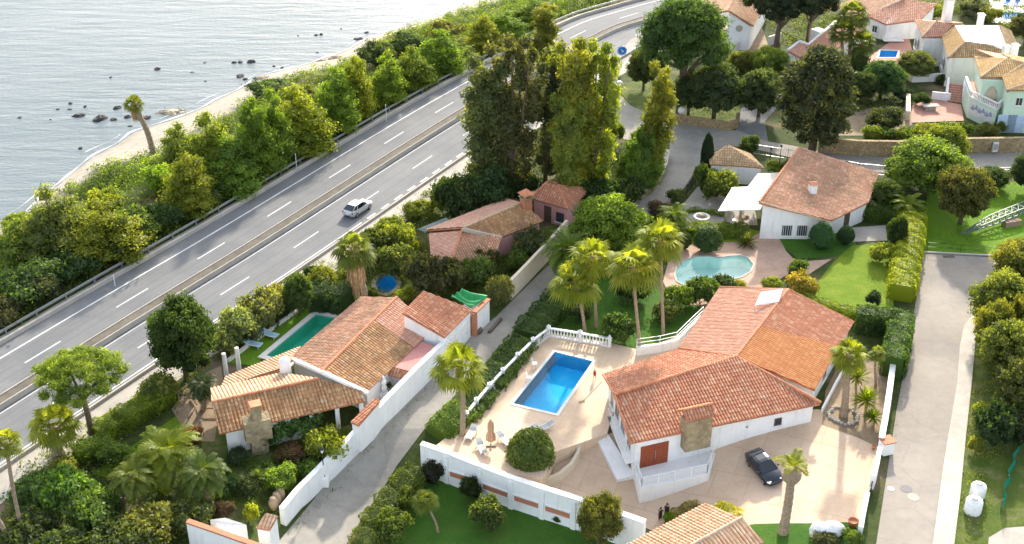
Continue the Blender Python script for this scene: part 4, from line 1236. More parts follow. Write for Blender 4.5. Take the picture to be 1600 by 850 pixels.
# ------------------------------------------------------------------ roof at the bottom edge
h4 = empty('gatehouse', Q(1080, 850), 'low building at the gate showing only its ribbed orange-brown roof', 'house')
a, b, c_ = Q(1101, 786, 1.0), Q(1194, 846, 1.0), Q(968, 856, 1.0)
d = b + c_ - a
rd = (b - a).normalized()
mid1, mid0 = (a + b) / 2, (c_ + d) / 2
for p in (a, b, c_, d): p.z = .9
r0, r1 = a.lerp(b, .62), c_.lerp(d, .62); r0.z = r1.z = 1.9
tile_roof(h4, [a, r0, r1, c_], c_, a, 'tile_pale', pitch=.36, amp=.12)
tile_roof(h4, [r0, b, d, r1], b, d, 'tile_pale', pitch=.36, amp=.12)
caps(h4, r0, r1, 'ridge_pale', .15)
ce = (a + d) / 2; walls(h4, [p.lerp(ce, .07) for p in (a, b, d, c_)], -3.4, .8)

# ------------------------------------------------------------------ far houses on the hillside
f1 = empty('orange_roof_house', Q(1160, 60), 'white gabled house with pale orange roof and round gable vent beside the dark pines', 'house')
a, b = Q(1138, 17, 6.5), Q(1178, 41, 4.2)
up_ = Vector((5.5, 17.0, 0))
tile_roof(f1, [a, b, b + up_, a + up_], b, b + up_, 'tile_pale')
la = a + Vector((-5, 2.0, -1.8)); tile_roof(f1, [a, la, la + up_, a + up_], la, la + up_, 'tile_pale')
fw = [a + Vector((.2, .4, 0)), b + Vector((-.4, .5, 0)), b + up_ * .97, a + up_ * .97]
walls(f1, fw, -.2, [6.2, 3.95, 3.95, 6.2])
m = MB(); q = fw[0].lerp(fw[1], .5); m.lathe([(.0, 0), (.55, 0), (.5, .05), (0.0, .05)], 16); 
o = m.build('vent', M['grey_wall'], f1, loc=(q.x - ORG[f1.name].x, q.y - .06 - ORG[f1.name].y, 3.6)); o.rotation_euler = (R(90), 0, ang(fw[0], fw[1]))
wy = empty('white_yard_wall', Q(1160, 75), 'low white yard wall below the orange-roofed gable', 'wall')
m = MB(); m.bar(Q(1142, 79, .7), Q(1174, 60, .7), .25, 1.6); m.build('wall', M['white_old'], wy)

f2 = empty('pink_tile_house', Q(1270, 85), 'long rose-tiled house with white parapets beside the tall palms', 'house')
a, b, c_, d = Q(1231, 80, 3.2), Q(1249, 66, 3.6), Q(1263, 71, 3.4), Q(1306, 35, 3.6)
e_, g_ = Q(1348, 45, 2.6), Q(1275, 104, 2.6)
tile_roof(f2, [a, b, c_, g_], a, g_, 'tile_rose'); tile_roof(f2, [c_, d, e_, g_], g_, e_, 'tile_rose')
m = MB()
for x, y in ((a, b), (b, c_), (c_, d)): m.bar(x + Vector((0, 0, .12)), y + Vector((0, 0, .12)), .3, .4)
m.build('parapet', M['white'], f2)
walls(f2, [p.lerp(up((a + e_) / 2, p.z), .04) for p in (a, g_, e_, d, c_, b)], -.2, [3.0, 2.4, 2.4, 3.3, 3.2, 3.4])
m = MB(); q = Q(1284, 58, 2.5); m.box((q.x, q.y + 2.0, 1.5), (1.6, 2.2, 3.0), .6); m.build('tower_room', M['white'], f2)
window(f2, a, g_, .25, 1.5, .9, 1.0)

f3 = empty('broad_roof_house', Q(1380, 50), 'white house with broad faded salmon roof at the top of the hill', 'house')
a, b, c_, d = Q(1353, 27, 3.0), Q(1413, -2, 5.0), Q(1464, 6, 4.6), Q(1438, 33, 3.0)
e_ = Q(1385, 36, 3.0)
tile_roof(f3, [a, e_, d, c_, b], a, d, 'tile_rose'); b2 = b + Vector((-8, 4, -1.8)); a2 = a + Vector((-2, 6, 0))
tile_roof(f3, [b, a, a2 + Vector((-3, 0, -.4)), b2], a, a2, 'tile_pale')
caps(f3, a, b, 'ridge_pale', .2)
walls(f3, [p.lerp(up((a + c_) / 2, p.z), .06) for p in (a, e_, d, c_, b)], -.2, [2.8, 2.8, 2.8, 4.3, 4.7])
window(f3, a, e_, .5, 1.5, 1.0, 1.2)

f4 = empty('flat_top_house', Q(1510, 110), 'grey-white villa whose brown hipped roof surrounds a white flat terrace', 'house')
p_ = lambda x, y, z: Q(x, y, z)
a, b, c_, d = p_(1441, 58, 4.6), p_(1472, 58, 4.6), p_(1429, 32, 4.6), p_(1505, 35, 4.6)
ra, rb = p_(1463, 34, 6.2), p_(1488, 38, 6.2)
tile_roof(f4, [a, b, rb, ra], a, b, 'tile_rose'); tile_roof(f4, [c_, a, ra], c_, a, 'tile_pale'); tile_roof(f4, [d, c_, ra, rb], d, c_, 'tile_pale')
s_, t_, u_, v_ = p_(1481, 90, 4.6), p_(1574, 88, 4.6), p_(1508, 66, 6.2), p_(1572, 72, 6.2)
w_, x_, y_ = p_(1492, 40, 6.2), p_(1560, 40, 6.2), p_(1596, 71, 4.6)
z_ = p_(1578, 50, 4.8)
tile_roof(f4, [s_, t_, v_, u_], s_, t_, 'tile_straw'); tile_roof(f4, [b, s_, u_, w_], b, s_, 'tile_ochre'); tile_roof(f4, [t_, y_, z_, x_, v_], t_, y_, 'tile_straw')
caps(f4, u_, s_, 'ridge_pale', .14); caps(f4, ra, a, 'ridge_pale', .14)
m = MB(); m.prism([(q.x, q.y) for q in (u_, v_, x_, w_)], 5.4, 6.25); m.build('flat_terrace', M['white'], f4)
cf = (s_ + x_) / 2
walls(f4, [q.lerp(up(cf, q.z), .05) for q in (s_, t_, y_, z_, x_ + Vector((0, 2, -1.5)), d, c_, a, b)], -.3, 4.4, 'white_old')
q = p_(1480, 22, 6); m = MB(); m.box((q.x, q.y, 6.2), (1.2, 1.2, 4.6), .1); o = m.build('chimney', M['white'], f4); m = MB(); m.lathe([(1.0, 0), (.9, .25), (.2, .7)], 10, (q.x, q.y, 8.55)); m.build('cap', M['ridge_pale'], o)
for px in ((1532, 32), (1585, 80), (1571, 82)):
    q = p_(px[0], px[1], 6); m = MB(); m.box((q.x, q.y, 5.6), (.8, .8, 2.6), .1); o = m.build('chimney', M['white'], f4); m = MB(); m.box((q.x, q.y, 7.0), (1.0, 1.0, .16), .1); m.build('cap', M['white_old'], o)
window(f4, b, s_, .55, 2.4, 1.4, 1.4); window(f4, a, b, .4, 2.0, .9, 1.4, bars=0); window(f4, c_, a, .5, 2.2, 1.5, 1.6)

f5 = empty('mint_house', Q(1560, 180), 'pale green two-storey house with ochre roof, arched veranda and painted boat frieze', 'house')
k = [p_(1522, 88, 6.4), p_(1532, 121, 6.4), p_(1566, 122, 6.4), p_(1573, 141, 6.4), p_(1650, 143, 6.4), p_(1640, 85, 6.4)]
r1_, r2_ = p_(1573, 92, 7.9), p_(1602, 99, 7.9)
r3_ = p_(1640, 120, 7.6)
tile_roof(f5, [k[0], k[1], r1_], k[0], k[1], 'tile_ochre'); tile_roof(f5, [k[1], k[2], r2_, r1_], k[1], k[2], 'tile_ochre')
tile_roof(f5, [k[2], k[3], r3_, r2_], k[2], k[3], 'tile_ochre'); tile_roof(f5, [k[3], k[4], r3_], k[3], k[4], 'tile_ochre'); tile_roof(f5, [k[0], r1_, r2_, r3_, k[4], k[5]], k[0], k[5], 'tile_ochre')
for a, b in ((r1_, k[1]), (r2_, k[2]), (r3_, k[3]), (r1_, r2_)): caps(f5, a, b, 'ridge_pale', .15)
kc = p_(1600, 115, 6.4)
kw = [p.lerp(kc, .08) for p in k]
walls(f5, kw, -.3, 6.2, 'mint')
# veranda storey with an arched opening
v0, v1 = up(k[1], 0) + Vector((.3, -.05, 0)), up(k[2], 0) + Vector((.2, -.05, 0))
m = MB(); n = 14; z0, z1 = 3.1, 6.2; arc = []
W_ = (v1 - v0).length; dv = (v1 - v0) / W_; nv = Vector((dv.y, -dv.x, 0))
for i in range(n + 1):
    t = i / n; ax = W_ * (.16 + .68 * t); az = z0 + .5 + 1.75 * math.sin(math.pi * t) ** .6; arc.append((ax, az))
pl = []
for i in range(n):
    (x0, a0), (x1, a1) = arc[i], arc[i + 1]; pl.append([(x0, a0), (x1, a1), (x1, z1), (x0, z1)])
pl.append([(0, z0), (arc[0][0], z0), (arc[0][0], z1), (0, z1)]); pl.append([(arc[-1][0], z0), (W_, z0), (W_, z1), (arc[-1][0], z1)])
for q in pl:
    vs = [v0 + dv * x + nv * o_ + Vector((0, 0, z)) for o_ in (.45, .2) for x, z in q]
    m.add(vs, [(0, 1, 2, 3), (7, 6, 5, 4), (0, 4, 5, 1), (2, 6, 7, 3), (1, 5, 6, 2), (3, 7, 4, 0)])
m.build('arch', M['mint'], f5)
m = MB(); c0 = v0.lerp(v1, .5); m.box(c0 + nv * .05 + Vector((0, 0, 4.5)), (W_ * .7, .1, 2.4), math.atan2(dv.y, dv.x)); m.build('veranda_wall', M['cream'], f5)
tb_ = [p_(1508, 130, 3.0), p_(1516, 152, 3.0), p_(1558, 172, 3.0), p_(1573, 158, 3.0)]
pol = [kw[0]] + tb_ + [kw[2]]
m = MB(); m.prism([(p[0], p[1]) for p in pol], -.3, 3.0); m.build('terrace', M['mint'], f5)
m = MB(); m.prism([(p[0], p[1]) for p in offset(ccw([Vector((p[0], p[1], 0)) for p in pol]), -.1)], 3.003, 3.06); m.build('terrace_floor', M['red_tile'], f5)
m = MB()
for a, b in zip(tb_[:-1], tb_[1:]):
    m.bar(up(a, 3.95), up(b, 3.95), .28, .14); m.bar(up(a, 3.1), up(b, 3.1), .26, .2)
    k_ = int((b - a).length / .32)
    for i in range(k_ + 1): q = a.lerp(b, i / k_); m.lathe([(.07, 0), (.11, .25), (.05, .55), (.09, .72)], 6, (q.x, q.y, 3.18))
m.build('balustrade', M['rail_white'], f5)
# frieze of small boats painted on the lower wall
fm = M['garage_blue']; m = MB()
a, b = up(tb_[1], 0), up(tb_[2], 0); d = (b - a).normalized(); nn = Vector((d.y, -d.x, 0)); L = (b - a).length
m.box((a + b) / 2 + nn * .02 + Vector((0, 0, 1.55)), (L * .84, .05, 1.7), math.atan2(d.y, d.x)); fr_ = m.build('frieze', M['frame'], f5)
m = MB()
for i in range(6):
    x = L * (.16 + i * .13); z = 1.5 + (.35 if i % 2 else .1)
    for pts in ([(-.42, .1), (-.28, -.15), (.28, -.15), (.42, .1)], [(-.25, .14), (.02, .14), (.02, .62)], [(.06, .14), (.3, .14), (.06, .5)]):
        vs = [a + d * (x + px) + nn * o_ + Vector((0, 0, z + pz)) for o_ in (.06, .045) for px, pz in pts]; k_ = len(pts)
        m.add(vs, [tuple(range(k_)), tuple(range(2 * k_ - 1, k_ - 1, -1))])
m.build('painted_boats', M['frieze_blue'], fr_)
door(f5, kw[3], kw[4], .12, .02, 2.6, 2.6, 'garage_blue', False, 'garage_door'); door(f5, kw[3], kw[4], .32, .02, 2.4, 2.6, 'garage_blue', False, 'garage_door')
window(f5, kw[3], kw[4], .3, 4.6, 1.0, 1.2)
# red steps up from the terrace
stp = empty('garden_stairs', Q(1490, 160), 'red-tiled garden steps between white cheek walls beside the mint house', 'stairs')
a, b = Q(1491, 160), Q(1491, 134); d = (b - a); d.z = 0; L = 4.2; d.normalize(); s_ = Vector((d.y, -d.x, 0)); rz = math.atan2(d.y, d.x)
m = MB()
for i in range(8): m.box(a + d * (.25 + i * .42) + Vector((0, 0, (i + 1) * .1)), (.44, 1.9, (i + 1) * .2), rz)
m.build('step', M['red_tile'], stp)
for k_ in (-1, 1):
    m = MB(); m.prism([(q.x, q.y) for q in (a + s_ * k_ * 1.0, a + s_ * k_ * 1.3, a + s_ * k_ * 1.3 + d * 3.8, a + s_ * k_ * 1.0 + d * 3.8)], -.1, [.7, .7, 2.3, 2.3]); m.build('cheek_wall', M['white'], stp)
# ------------------------------------------------------------------ garden walls, fences, balustrade
def run_wall(name, label, px, h, mat, th=.25, z0=None, cap=None, world_pts=None, cat='wall', cap_h=.10):
    pts = world_pts or [P(*p) for p in px]
    r = empty(name, pts[0], label, cat)
    m = MB()
    hs = h if hasattr(h, '__len__') else [h] * len(pts)
    n = len(pts)
    L = []; Rr = []
    for i, p in enumerate(pts):
        t = (pts[min(i + 1, n - 1)] - pts[max(i - 1, 0)]); t.z = 0; t.normalize(); s = Vector((t.y, -t.x, 0)) * th / 2
        L.append(p - s); Rr.append(p + s)
    vs = []
    for i in range(n):
        zb = (pts[i].z if z0 is None else z0) - .4; zt = (pts[i].z if z0 is None else z0) + hs[i]
        vs += [up(L[i], zb), up(L[i], zt), up(Rr[i], zt), up(Rr[i], zb)]
    for i in range(n - 1):
        a, b = i * 4, i * 4 + 4
        m.add([vs[a], vs[a + 1], vs[a + 2], vs[a + 3], vs[b], vs[b + 1], vs[b + 2], vs[b + 3]],
              ([(0, 1, 2, 3)] if i == 0 else []) + ([(7, 6, 5, 4)] if i == n - 2 else []) + [(0, 4, 5, 1), (1, 5, 6, 2), (2, 6, 7, 3)])
    m.build('wall', M[mat], r)
    if cap:
        m = MB()
        for i in range(n - 1):
            a = up(pts[i], vs[i * 4 + 1].z + cap_h / 2 + .002); b = up(pts[i + 1], vs[i * 4 + 5].z + cap_h / 2 + .002)
            m.bar(a, b, th + .14, cap_h)
        m.build('coping', M[cap], r)
    return r
W1 = run_wall('boundary_wall', 'white terrace wall with sunken brown panels above the front lawn', [(660, 738), (700, 752), (752, 773), (800, 792), (848, 808), (897, 824), (960, 846), (1005, 862)], 3.25, 'white', .45, cap='white_old')
# sunken panels with brown slats in its outer face
wp = [P(*p) for p in [(700, 752), (752, 773), (800, 792), (848, 808), (897, 824), (960, 846)]]
for i in range(5):
    a, b = wp[i], wp[i + 1]; d = b - a; d.z = 0; L = d.length; d.normalize(); n_ = Vector((d.y, -d.x, 0)); rz = math.atan2(d.y, d.x)
    c = (a + b) / 2 + n_ * .24; c.z = (a.z + b.z) / 2 + 1.35
    m = MB(); m.box(c, (L - .7, .05, .55), rz); pnl = m.build('panel', M['terracotta'], W1)
    m = MB()
    for s in (-1, 1): m.box(c + Vector((0, 0, s * .36)) + n_ * .03, (L - .5, .12, .12), rz)
    m.build('panel_trim', M['white'], W1)
    q = a + n_ * .28; m = MB(); m.box((q.x, q.y, a.z + 1.5), (.45, .16, 3.0), rz); m.build('buttress', M['white'], W1)
W2 = run_wall('lane_wall', 'long tall white wall between the lane and the brown-roofed house', [(700, 563), (682, 580), (650, 612), (617, 645), (579, 684), (539, 724), (503, 758), (467, 792), (443, 820)], [2.7, 2.7, 2.7, 2.6, 2.5, 2.3, 2.2, 2.0, 1.9], 'white', .5)
W3 = run_wall('beige_wall', 'rough beige wall on the upper left side of the lane', [(797, 468), (822, 442), (845, 417), (868, 392), (885, 372)], 2.4, 'cream', .35)
W4 = run_wall('street_wall', 'white wall with ledge between the villa garden and the street', [(1392, 588), (1387, 625), (1380, 672), (1374, 705)], 1.5, 'white', .4, cap='white_old')
W4b = run_wall('gate_wall', 'stepped white gate wall at the driveway mouth on the street', [(1371, 722), (1366, 748), (1361, 764)], [1.7, 1.6, 1.5], 'white', .4)
W4c = run_wall('gate_pier_wall', 'lower white pier wall by the flower pots at the street', [(1352, 790), (1347, 812), (1342, 842)], [1.5, 1.4, 1.3], 'white', .4)
m = MB(); a = P(1371, 715); m.box((a.x + .9, a.y + .8, .65), (1.0, 1.0, 1.3), .3); mb = m.build('meter_box', M['white'], None); tag(mb, 'small white meter hut with tiled lid on the street wall', 'meter box')
m = MB(); m.box((0, 0, .06), (1.2, 1.2, .12), .3); o = m.build('lid', M['terracotta'], mb, loc=(0, 0, 1.31)); 
sg = run_wall('sliding_gate', 'long dark low gate rail across the driveway mouth', [(1361, 766), (1352, 789)], 1.0, 'black', .08, cat='gate')
W5 = run_wall('retaining_wall', 'white retaining wall with tube railing between palm garden and rear roof', [(994, 556), (1030, 551), (1056, 545), (1076, 525), (1097, 505)], 1.1, 'white', .3)
m = MB(); rp = [P(*p) + Vector((0, 0, 1.1)) for p in [(994, 556), (1030, 551), (1056, 545), (1076, 525), (1097, 505)]]
for a, b in zip(rp[:-1], rp[1:]):
    for z in (.45, .9): m.bar(a + Vector((0, 0, z)), b + Vector((0, 0, z)), .05, .05)
for p in rp: m.bar(p, p + Vector((0, 0, .92)), .06, .06)
m.build('railing', M['rail_white'], W5)
W6 = run_wall('stone_terrace_wall', 'low dry-stone wall under the umbrella pine along the junction', [(1047, 190), (1075, 194), (1110, 199), (1140, 203), (1150, 199), (1153, 188)], 1.2, 'stone_wall', .5)
W7 = run_wall('long_stone_wall', 'long tan rubble wall behind the upper road', [(1278, 236), (1300, 239), (1340, 242), (1400, 243), (1460, 239), (1520, 238), (1600, 237), (1720, 236)], 2.1, 'stone_wall', .5)
W8 = run_wall('curved_lane_wall', 'curved stone-topped wall on the left bend of the upper lane', [(1000, 312), (1018, 300), (1031, 285), (1039, 265), (1042, 245)], 1.0, 'stone', .5, cap='kerb')
W9 = run_wall('garden_edging', 'long pale concrete edging along the pool lawn', [(356, 566), (400, 533), (440, 505), (476, 480)], .35, 'coping', .3)
W10 = run_wall('planter_kerb', 'curved tan planter kerb beside the clipped bush', [(906, 700), (903, 718), (892, 736), (874, 751), (852, 760)], .9, 'cream', .3)
W11 = run_wall('corner_wall', 'white wall with terracotta coping at the lower left gate', [(300, 858), (340, 872), (385, 888), (420, 900)], 2.9, 'white', .35, cap='terracotta', cap_h=.16)
W12 = run_wall('white_garden_wall', 'white wall below the grey-white villa with steps', [(1424, 128), (1455, 127), (1482, 126), (1520, 112)], 1.2, 'white', .3)
W12b = run_wall('terrace_screen', 'white screen wall at the head of the red terrace', [(1455, 155), (1484, 158)], 1.2, 'white', .25)
W13 = run_wall('terrace_pillar_wall', 'narrow pale wall end between brown slope and red terrace', [(1417, 188), (1417, 160)], 1.4, 'cream', .6)
W14 = run_wall('alley_wall', 'white wall glimpsed under the dark pines', [(1200, 72), (1219, 66)], 1.6, 'white', .25)
# gate hut of the lower left corner
gh = empty('gate_canopy', P(380, 860), 'white rounded garden shelter with tiled coping beside the lower lane gate', 'shelter')
q = [Q(328, 812, 1.9), Q(352, 809, 2.2), Q(385, 820, 1.9), Q(360, 832, 1.7)]
m = MB(); m.prism([(p.x, p.y) for p in q], -2, [p.z for p in q]); m.build('shelter', M['white_old'], gh)
a, b, c, d = Q(416, 802, 2.3), Q(434, 806, 2.3), Q(421, 829, 1.7), Q(400, 825, 1.7)
tile_roof(gh, [a, b, c, d], d, c, 'tile_pale', pitch=.32, amp=.1, name='gate_roof')
ce = (a + c) / 2; walls(gh, [p.lerp(up(ce, p.z), .1) for p in (a, b, c, d)], -2.0, [2.1, 2.1, 1.5, 1.5], name='gate_pier')
cl = empty('wall_coping', Q(575, 650), 'sloping red-tiled coping where the porch meets the lane wall', 'coping')
a, b, c, d = Q(585, 622, 2.9), Q(594, 627, 2.9), Q(560, 665, 2.5), Q(548, 660, 2.4)
tile_roof(cl, [a, b, c, d], d, c, 'tile_red', pitch=.30, amp=.09)
walls(cl, [p.lerp(up((a + c) / 2, p.z), .08) for p in (a, b, c, d)], -.6, [2.7, 2.7, 2.3, 2.2])

# balustrade round the pool terrace: every post, rail and baluster
bal = empty('balustrade', Q(857, 522, .1), 'white turned balustrade round two sides of the villa pool terrace', 'balustrade')
bp = [Q(729, 660, .1), Q(745, 639, .1), Q(765, 615, .1), Q(786, 592, .1), Q(809, 568, .1), Q(833, 544, .1), Q(857, 525, .1), Q(906, 533, .1), Q(952, 541, .1)]
m0 = MB(); m0.box((0, 0, .55), (.34, .34, 1.1)); m0.box((0, 0, 1.14), (.44, .44, .09)); m0.ball((0, 0, 1.26), .13, 8, 6)
post_me = m0.mesh('post', M['rail_white'])
m0 = MB(); m0.lathe([(.10, 0), (.10, .06), (.055, .1), (.11, .28), (.10, .34), (.05, .55), (.09, .70), (.09, .74)], 8)
bal_me = m0.mesh('baluster', M['rail_white'], True)
m = MB(); m2 = MB()
for a, b in zip(bp[:-1], bp[1:]):
    m.bar(a + Vector((0, 0, .97)), b + Vector((0, 0, .97)), .26, .13); m2.bar(a + Vector((0, 0, .07)), b + Vector((0, 0, .07)), .28, .14)
    k = max(3, int((b - a).length / .31))
    for i in range(1, k):
        q = a.lerp(b, i / k) - ORG[bal.name]; link('baluster', bal_me, bal, (q.x, q.y, q.z + .14))
for p in bp: link('post', post_me, bal, p - ORG[bal.name])
m.build('rail', M['rail_white'], bal); m2.build('plinth', M['rail_white'], bal)

# metal railing along the upper road and the lane gate
def post_fence(name, label, px, h, mat, gap, rails=(.2, 1.0), cat='fence', bars=0, w=.05):
    pts = [P(*p) for p in px]; r = empty(name, pts[0], label, cat)
    m = MB(); mp = MB()
    for a, b in zip(pts[:-1], pts[1:]):
        for z in rails: m.bar(a + Vector((0, 0, z * h)), b + Vector((0, 0, z * h)), w * .8, w * .8)
        k = max(1, int((b - a).length / gap))
        for i in range(k + 1): q = a.lerp(b, i / k); mp.bar(q, q + Vector((0, 0, h * 1.06)), w, w)
        if bars:
            k = max(1, int((b - a).length / bars))
            for i in range(k): q = a.lerp(b, i / k); m.bar(q + Vector((0, 0, rails[0] * h)), q + Vector((0, 0, h * rails[-1])), w * .5, w * .5)
    m.build('rail', M[mat], r); o = mp.build('post', M[mat], r); o['kind'] = 'stuff'
    return r
post_fence('road_railing', 'pale bar railing along the upper road behind the mossy-roofed house', [(1178, 243), (1230, 251), (1290, 263), (1340, 273), (1382, 277)], 1.6, 'steel', 2.4, bars=.3)
post_fence('road_fence', 'pale low railing of the upper road beyond the bright bushes', [(1505, 276), (1560, 273), (1640, 270)], 1.0, 'steel', 1.8, (.35, .7, 1.0))
post_fence('lane_gate', 'dark iron bar gate standing open beside the upper lane', [(1072, 308), (1080, 297), (1086, 289)], 1.7, 'black', 1.2, bars=.18, cat='gate', w=.07)
post_fence('garden_fence', 'dark wire fence at the head of the street', [(1448, 392), (1500, 396), (1558, 400)], 1.1, 'black', 3.2, (.5, 1.0), w=.04)
nf = empty('net_fence', P(1572, 780), 'sagging green net fence crossing the rough grass', 'fence')
fp = [P(1563, 800), P(1572, 762), P(1582, 728), P(1592, 695), P(1606, 655), P(1640, 600)]
m = MB(); vs = []; n = 0
for i in range(len(fp) - 1):
    for k in range(6):
        q = fp[i].lerp(fp[i + 1], k / 6); s = .25 * math.sin(i * 2.1 + k); vs += [q + Vector((s * .3, 0, .0)), q + Vector((s * .6 + .1, 0, .55)), q + Vector((s, 0, 1.25 - .25 * math.sin(k / 6 * math.pi)))]; n += 1
m.add(vs, [(3 * i + j, 3 * i + 3 + j, 3 * i + 4 + j, 3 * i + 1 + j) for i in range(n - 1) for j in range(2)])
nt = N('net_cloth'); a_ = nt.n('BsdfTransparent'); b_ = nt.n('BsdfDiffuse'); nt.set(b_, 'Color', (.01, .22, .15)); mx = nt.n('MixShader'); nt.set(mx, 0, .72); nt.t.links.new(a_.outputs[0], mx.inputs[1]); nt.t.links.new(b_.outputs[0], mx.inputs[2]); nt.t.links.new(mx.outputs[0], nt.out.inputs[0])
m.build('net', nt.m, nf, smooth=True)
m = MB()
for p in fp: m.tube([p, p + Vector((0, 0, 1.4))], .04, 6)
m.build('post', M['dark_frame'], nf)
run_wall('side_kerb', 'thin white kerb rail along the right flank of the villa', [(1320, 577), (1302, 610), (1284, 645)], .55, 'white', .18)
m = MB(); q = P(1318, 650); g = random.Random(9)
for k in range(26):
    a = k / 26 * 6.283; r_ = 1.35 + g.uniform(-.15, .15); m.ball((q.x + r_ * math.cos(a), q.y + r_ * math.sin(a), .12), (.2, .17, .16), 6, 5, .25, k)
tag(m.build('stone_ring', M['kerb'], None), 'ring of rough pale stones round the stout palm trunk', 'stone edging')
# ------------------------------------------------------------------ foliage geometry
def YEL(c): return (min(c[0] * 1.18, max(c[0], .92 * c[1])), c[1], c[2])
def leafs(C, Nrm, size, asp=.5, g=rng):
    """diamond leaves at C (n,3) facing roughly Nrm"""
    n = len(C)
    Nn = Nrm + g.normal(0, .55, (n, 3)); Nn /= np.linalg.norm(Nn, axis=1)[:, None] + 1e-9
    t = g.normal(0, 1, (n, 3)); t -= Nn * (t * Nn).sum(1)[:, None]; t /= np.linalg.norm(t, axis=1)[:, None] + 1e-9
    b = np.cross(Nn, t)
    L = (size * g.uniform(.6, 1.45, n))[:, None] * .5; W = L * asp * g.uniform(.7, 1.3, n)[:, None]
    V = np.stack([C + t * L, C + b * W, C - t * L, C - b * W], 1).reshape(-1, 3)
    F = np.arange(4 * n).reshape(n, 4)
    return V, F

def ico(sub=1):
    bm = bmesh.new(); bmesh.ops.create_icosphere(bm, subdivisions=sub, radius=1)
    V = np.array([v.co[:] for v in bm.verts]); F = np.array([[v.index for v in f.verts] for f in bm.faces]); bm.free()
    return V, F
ICO1, ICO2 = ico(1), ico(2)

def crown(name, blobs, n, size, seed, core=.62, rmin=.55, asp=.5, mat='leaf', droop=0.0, rough=.22, upb=.15):
    """leaf clumps spread through ellipsoids (cx,cy,cz,rx,ry,rz)"""
    g = np.random.default_rng(seed)
    B = np.array(blobs, float)
    w = (B[:, 3] * B[:, 4] + B[:, 4] * B[:, 5] + B[:, 3] * B[:, 5]); w /= w.sum()
    k = g.choice(len(B), n, p=w)
    d = g.normal(0, 1, (n, 3)); d /= np.linalg.norm(d, axis=1)[:, None]
    d[:, 2] = np.where(d[:, 2] < -.35, -d[:, 2] * .8, d[:, 2])
    r = rmin + (1 - rmin) * g.uniform(0, 1, n) ** .55
    # twiggy outline: sprays of leaves along a few dozen directions stick out
    ph = g.uniform(0, 6.28, (len(B), 3)); fq = g.uniform(3, 6, (len(B), 3))
    lump = np.sin(d[:, 0] * fq[k, 0] + ph[k, 0]) * np.sin(d[:, 1] * fq[k, 1] + ph[k, 1]) + .6 * np.sin(d[:, 2] * fq[k, 2] * 1.4 + ph[k, 2])
    r = r * (1 + rough * lump * .6 + g.normal(0, rough * .3, n))
    C = B[k, :3] + d * B[k, 3:6] * r[:, None]
    C[:, 2] -= droop * r ** 3
    nr = d * .9; nr[:, 2] += upb
    V, F = leafs(C, nr, size, asp, g)
    bt = g.uniform(.72, 1.28, len(B))
    tl = np.repeat(np.clip(bt[k] * g.normal(1, .11, n), .45, 1.7), 4)
    me = np_mesh(name, V, F, M[mat], tl)
    if core:
        iv, fi = ICO1
        bm = bmesh.new(); bm.from_mesh(me)
        lay = bm.verts.layers.float['tint']
        for q, b in enumerate(B):
            jit = 1 + g.normal(0, .12, len(iv))
            vs = [bm.verts.new(b[:3] + v * b[3:6] * core * j) for v, j in zip(iv, jit)]
            for v in vs: v[lay] = bt[q] * .9
            for f in fi: bm.faces.new([vs[i] for i in f])
        bm.to_mesh(me); bm.free()
    return me

def limbs(name, base_r, pts_list, mat='bark', n=7):
    m = MB()
    for pts, r0, r1 in pts_list:
        k = len(pts); m.tube(pts, [r0 + (r1 - r0) * i / (k - 1) for i in range(k)], n)
    return m.mesh(name, M[mat], True)

# every kind is built about 1 unit of its own real size; a tree's Empty is scaled to the size in the photo
KIND = {}
def reg(kind, W, H, crown_me, trunk_me): KIND.setdefault(kind, []).append((W, H, crown_me, trunk_me))

for s in range(4):                        # coastal acacia: several pointed leaders, leafy to the ground
    g = np.random.default_rng(100 + s); bl = []
    for q in range(5):
        a0 = q * 2.4 + g.uniform(-.4, .4); off = 0 if q == 0 else g.uniform(.8, 1.5); H_ = 6.6 if q == 0 else g.uniform(3.6, 5.8); cx, cy = off * math.cos(a0), off * math.sin(a0)
        for k in range(10):
            t = (k + .5) / 10; sp = math.sin(math.pi * (.24 + .70 * t)) ** .8; a = k * 2.4 + q
            bl.append((cx * (1 - .2 * t) + .72 * sp * math.cos(a), cy * (1 - .2 * t) + .72 * sp * math.sin(a), .35 + (H_ - .7) * t, .30 + .72 * sp, .30 + .72 * sp, .55 + .32 * g.random()))
    reg('coast', 5.0, 7.1, crown('crown', bl, 13500, .22, 200 + s, .58, .48, .42, rough=.46), limbs('trunk', .2, [([(0, 0, -.5), (.1, 0, 2.5), (0, .1, 5.5)], .2, .06), ([(0, 0, .6), (.6, .3, 2), (1.0, .5, 3.4)], .1, .03), ([(0, 0, .8), (-.5, -.4, 2.4), (-.9, -.6, 3.8)], .1, .03)]))
